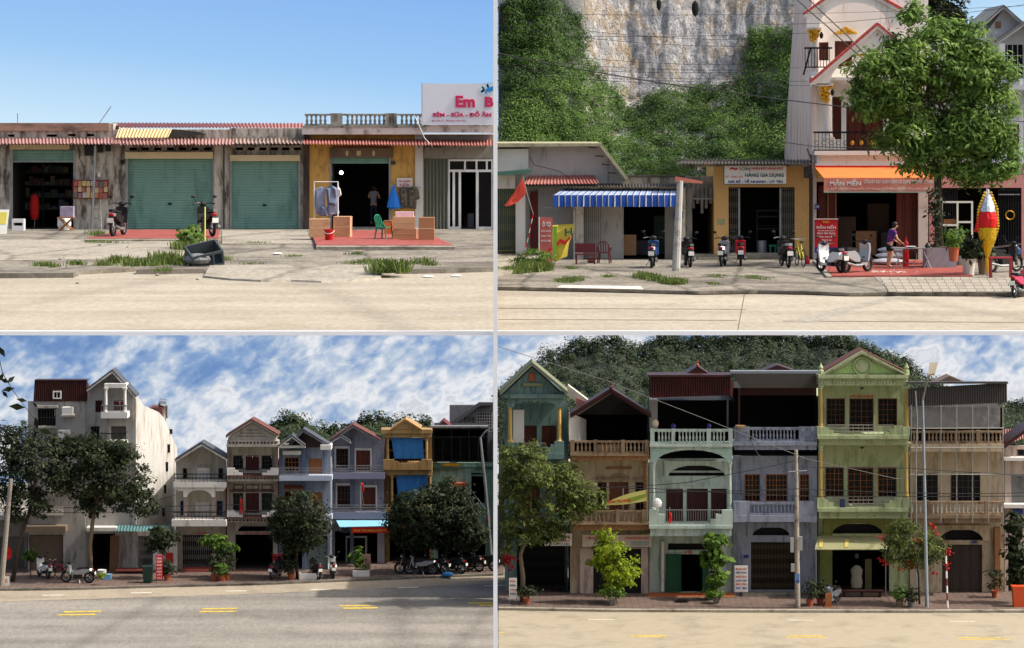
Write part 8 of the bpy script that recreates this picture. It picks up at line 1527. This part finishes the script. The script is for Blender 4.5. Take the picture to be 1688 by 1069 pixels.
# trees
tree('street_tree', 'large leafy tree covering the teal house', 'tree', (861, 997), [(870, 775, 55, 40), (930, 800, 50, 40), (845, 830, 28, 55), (910, 845, 50, 35), (960, 820, 38, 28), (870, 870, 45, 30), (845, 760, 25, 25), (880, 745, 30, 18), (975, 830, 24, 20), (836, 885, 16, 26), (900, 880, 36, 20), (850, 800, 24, 30)], [(862, 950), (858, 915), (880, 850)], leafR, M('pale bark', (110, 96, 78)), 16500, .115, .17, 520, long=2.8, limbs=9, tr=.16)
tree('street_tree', 'lime green young tree before the tan house', 'tree', (1015, 998), [(1005, 905, 26, 20), (1020, 935, 32, 24), (985, 925, 18, 12), (1000, 885, 16, 12), (1035, 950, 20, 16), (1015, 965, 18, 12)], [(1016, 965), (1012, 920)], leafC, barkd, 3400, .12, .13, 170, long=2.6, limbs=6, tr=.05)
tree('street_tree', 'slender broad-leaved tree in front of the mint house', 'tree', (1181, 993), [(1180, 895, 20, 16), (1176, 922, 20, 16), (1182, 952, 16, 14), (1172, 975, 10, 8)], [(1182, 960), (1180, 900)], leafA, barkd, 900, .2, .13, 90, long=1.6, limbs=5, tr=.05)
t = tree('street_tree', 'drooping tree with red flowers around the lamp post', 'tree', (1516, 1000), [(1500, 890, 42, 30), (1530, 905, 32, 26), (1470, 905, 20, 24), (1505, 925, 36, 14), (1490, 868, 26, 14)], [(1514, 950), (1508, 905)], leafR, barkd, 6500, .075, .14, 300, long=2.4, limbs=7, tr=.07); d_ = t.location.y - P.D
fl = np.array([tuple(W(x + random.gauss(0, 3), y + random.gauss(0, 3), d_ - .5)) for (x, y) in ((1453, 885), (1451, 925), (1482, 938), (1538, 867), (1562, 910), (1515, 893), (1542, 945), (1562, 932), (1490, 935), (1460, 930), (1545, 880)) for i in range(14)])
me = quads_object('flowers', leaf_quads(fl, .07, 1.5), rng.uniform(0, 1, len(fl)), leafm('petal', (150, 20, 20), (220, 50, 40)), t.location); o = bpy.data.objects.new('flowers', me); COL.objects.link(o); o.parent = t
tree('street_tree', 'broad-leaved tree at the right picture edge', 'tree', (1682, 998), [(1676, 870, 18, 24), (1672, 910, 18, 24), (1678, 945, 18, 22)], [(1682, 950), (1680, 880)], leafB, barkd, 1500, .15, .14, 90, long=1.8, limbs=4, tr=.06)
PG = 'pots along the lower right kerb'
for (x, y, lb, w_, h_, pm, lf) in ((1335, 999, 'leafy plant in a brown pot right of the concrete pole', 1.1, 1.2, terracotta, leafB), (1352, 997, 'second leafy pot beside the scooter', .9, .9, terracotta, leafB), (1483, 1000, 'low yellow-green plant in a banded clay pot', .8, .8, M('clay pot', (130, 112, 92), var=.2), leafA), (1502, 1001, 'dark plant pot just left of the lamp post', .8, .7, greysheet, leafB), (1640, 985, 'spiky plant beside the beige house door', 1.1, 1.3, terracotta, leafB), (868, 996, 'low dark shrub at the foot of the large tree', 1.3, .6, terracotta, leafB), (1010, 998, 'shrubby undergrowth at the lime tree foot', 1.4, .7, dirtyconc, leafA), (1181, 995, 'low green plants in the square bed of the slender tree', 1.0, .3, dirtyconc, leafA)): potted(x, y, lb, w_, h_, .36 if y > 986 else .4, .22, pm, lf, 280, .1, dz=.13, group=PG)
up = thing('utility_pole', 'concrete utility pole with meter boxes before the blue-grey house', 'pole', G(1315, 1002, .13)); d0 = gd(1002, .13); pm = M('pole concrete', (150, 142, 128), var=.15, dirt=(100, 92, 82), damt=.5, dscale=2); part(up, 'shaft', pm, MB().tube([G(1315, 1002, .13), W(1312, 742, d0)], .15, 10, .11)); [part(up, 'meter_box', M('meter grey', (150, 150, 146), var=.08), MB().box(x, y0, x + 6, y1, d0 - .28, d0 - .16)) for x, y0, y1 in ((1303, 887, 911), (1317, 885, 908), (1304, 930, 943))]; part(up, 'crossarm', steel, MB().tube([W(1300, 778, d0 - .15), W(1330, 776, d0 - .15)], .03, 5)); text(up, 'CẤM', 1311, 955, 1318, 960, d0 - .152, bluetext); part(up, 'blue_sticker', M('sticker blue', (90, 120, 170), var=.3, scale=8), MB().box(1311, 946, 1318, 962, d0 - .15, d0 - .145))
lp = thing('street_lamp', 'tall grey street lamp with square head before the beige house', 'street lamp', G(1528, 1001, .13)); d0 = gd(1001, .13); part(lp, 'pole', M('lamp pole grey', (140, 148, 154), var=.08, metal=.3), MB().tube([G(1528, 1001, .13), W(1524, 800, d0), W(1521, 660, d0)], .11, 10, .06)); part(lp, 'arm', steel, MB().tube([W(1521, 660, d0), W(1527, 635, d0 - .3), W(1533, 616, d0 - .8)], .05, 6)); part(lp, 'lamp_head', M('lamp head', (150, 140, 120), var=.1), MB().hexa([W(1530, 618, d0 - 1.2), W(1541, 616, d0 - 1.2), W(1546, 597, d0 - .6), W(1532, 598, d0 - .6)], [W(1530, 620, d0 - 1.0), W(1541, 618, d0 - 1.0), W(1546, 600, d0 - .4), W(1532, 601, d0 - .4)]))
solo('scaffold_pole', 'thin white steel pole left of the tall street lamp', 'pole', steel, MB().tube([W(1511, 985, -.9), W(1510, 760, -.9), W(1512, 690, -.9), W(1509, 645, -.9)], .04, 6)); mp_ = thing('marker_pole', 'red and white striped road marker pole', 'pole', G(1562, 1003, .13)); d0 = gd(1003, .13)
for i in range(8): a = W(1559 + i * .4 * 0 + (3 - i * .4), 1002.5 - i * 12.2, d0); b = W(1559 + (3 - (i + 1) * .4), 1002.5 - (i + 1) * 12.2, d0); part(mp_, 'band', (whitetext, M('band maroon', (120, 36, 40), var=.1))[i % 2], MB().tube([a, b], .05, 7))
flag(1503, 920, 'bright red flag hanging in front of the flowering tree', [(1502, 899), (1505, 902), (1509, 930), (1507, 938), (1501, 939), (1498, 932), (1500, 915)], [(1503, 985), (1502, 896)], -2.6); bike(1372, 996, 150, 'grey scooter facing the road beside the kerb plants', 'scooter', silver, scale=1.1, group='parked scooters', dz=.13)
b = G(1366, 1001, .13); solo('board', 'small upright wooden board at the kerb beside the scooter', 'board', orangewood, MB().wb(b.x - .18, b.y, b.z, b.x + .18, b.y + .06, b.z + .78).wb(b.x - .25, b.y - .1, b.z - .02, b.x + .25, b.y + .2, b.z + .03)); b = G(1681, 1001, .13); t = thing('bin', 'orange-red plastic bin at the right picture edge', 'bin', b); om = M('orange plastic', (206, 80, 36), var=.08, rough=.45); part(t, 'body', om, MB().hexa([(b.x - .32, b.y, b.z), (b.x + .32, b.y, b.z), (b.x + .4, b.y - .04, b.z + 1.1), (b.x - .4, b.y - .04, b.z + 1.1)], [(b.x - .32, b.y + .5, b.z), (b.x + .32, b.y + .5, b.z), (b.x + .4, b.y + .55, b.z + 1.1), (b.x - .4, b.y + .55, b.z + 1.1)])); part(t, 'rim', om, MB().wb(b.x - .44, b.y - .08, b.z + 1.1, b.x + .44, b.y + .6, b.z + 1.17))
sg = thing('sign', 'white standing board with print rows beside the large tree trunk', 'sign', G(846, 996, .13)); d0 = gd(996, .13); boxpart(sg, 'panel', whitetext, 839, 953, 852, 988, d0, d0 + .05); [text(sg, t_, 841, 956 + i * 7, 850, 960 + i * 7, d0 - .003, (redtext, blacktext)[i % 2], .02) for i, t_ in enumerate(('SỬA', 'KHÓA', 'CẮT', 'DÁN'))]; [boxpart(sg, 'leg', steel, x, 988, x + 1, 995, d0, d0 + .05) for x in (840, 850)]
b = G(840, 978, .13); fl = thing('hanging_plant', 'red-leaved plant hanging left of the large tree trunk', 'plant', W(838, 930, -1)); clump(fl, 'leaves', [(*W(838, 922, -1), .4, .3, .35), (*W(840, 932, -1), .2, .2, .25)], 160, .1, .08, 18, leafm('petal', (150, 20, 20), (220, 50, 40))); part(fl, 'stem', barkd, MB().tube([W(838, 985, -1), W(838, 925, -1)], .02, 5))
solo('cable', 'pale thick cable slanting from the upper left to the lamp post', 'cable', M('pale cable', (104, 102, 98), var=.1), MB().tube([W(822, 572, -6), W(1000, 628, -6), W(1160, 690, -6), W(1330, 757, -6), W(1480, 790, -6), W(1530, 782, -6), W(1700, 784, -6)], .017, 5))
for (pts, lb) in (([(1000, 804), (1130, 796), (1312, 760)], 'black cable rising to the concrete pole top'), ([(1315, 770), (1500, 772), (1700, 784)], 'upper black cable right of the concrete pole'), ([(1070, 812), (1315, 806), (1560, 814), (1700, 812)], 'thin cable at balcony height across the houses'), ([(960, 802), (1080, 806), (1315, 818), (1700, 818)], 'lowest thin cable across the balconies'), ([(1230, 712), (1250, 750), (1290, 775)], 'thin white cable drooping from the satellite dish')): cable('cable', lb, pts, -5, .022, .03, group=None)
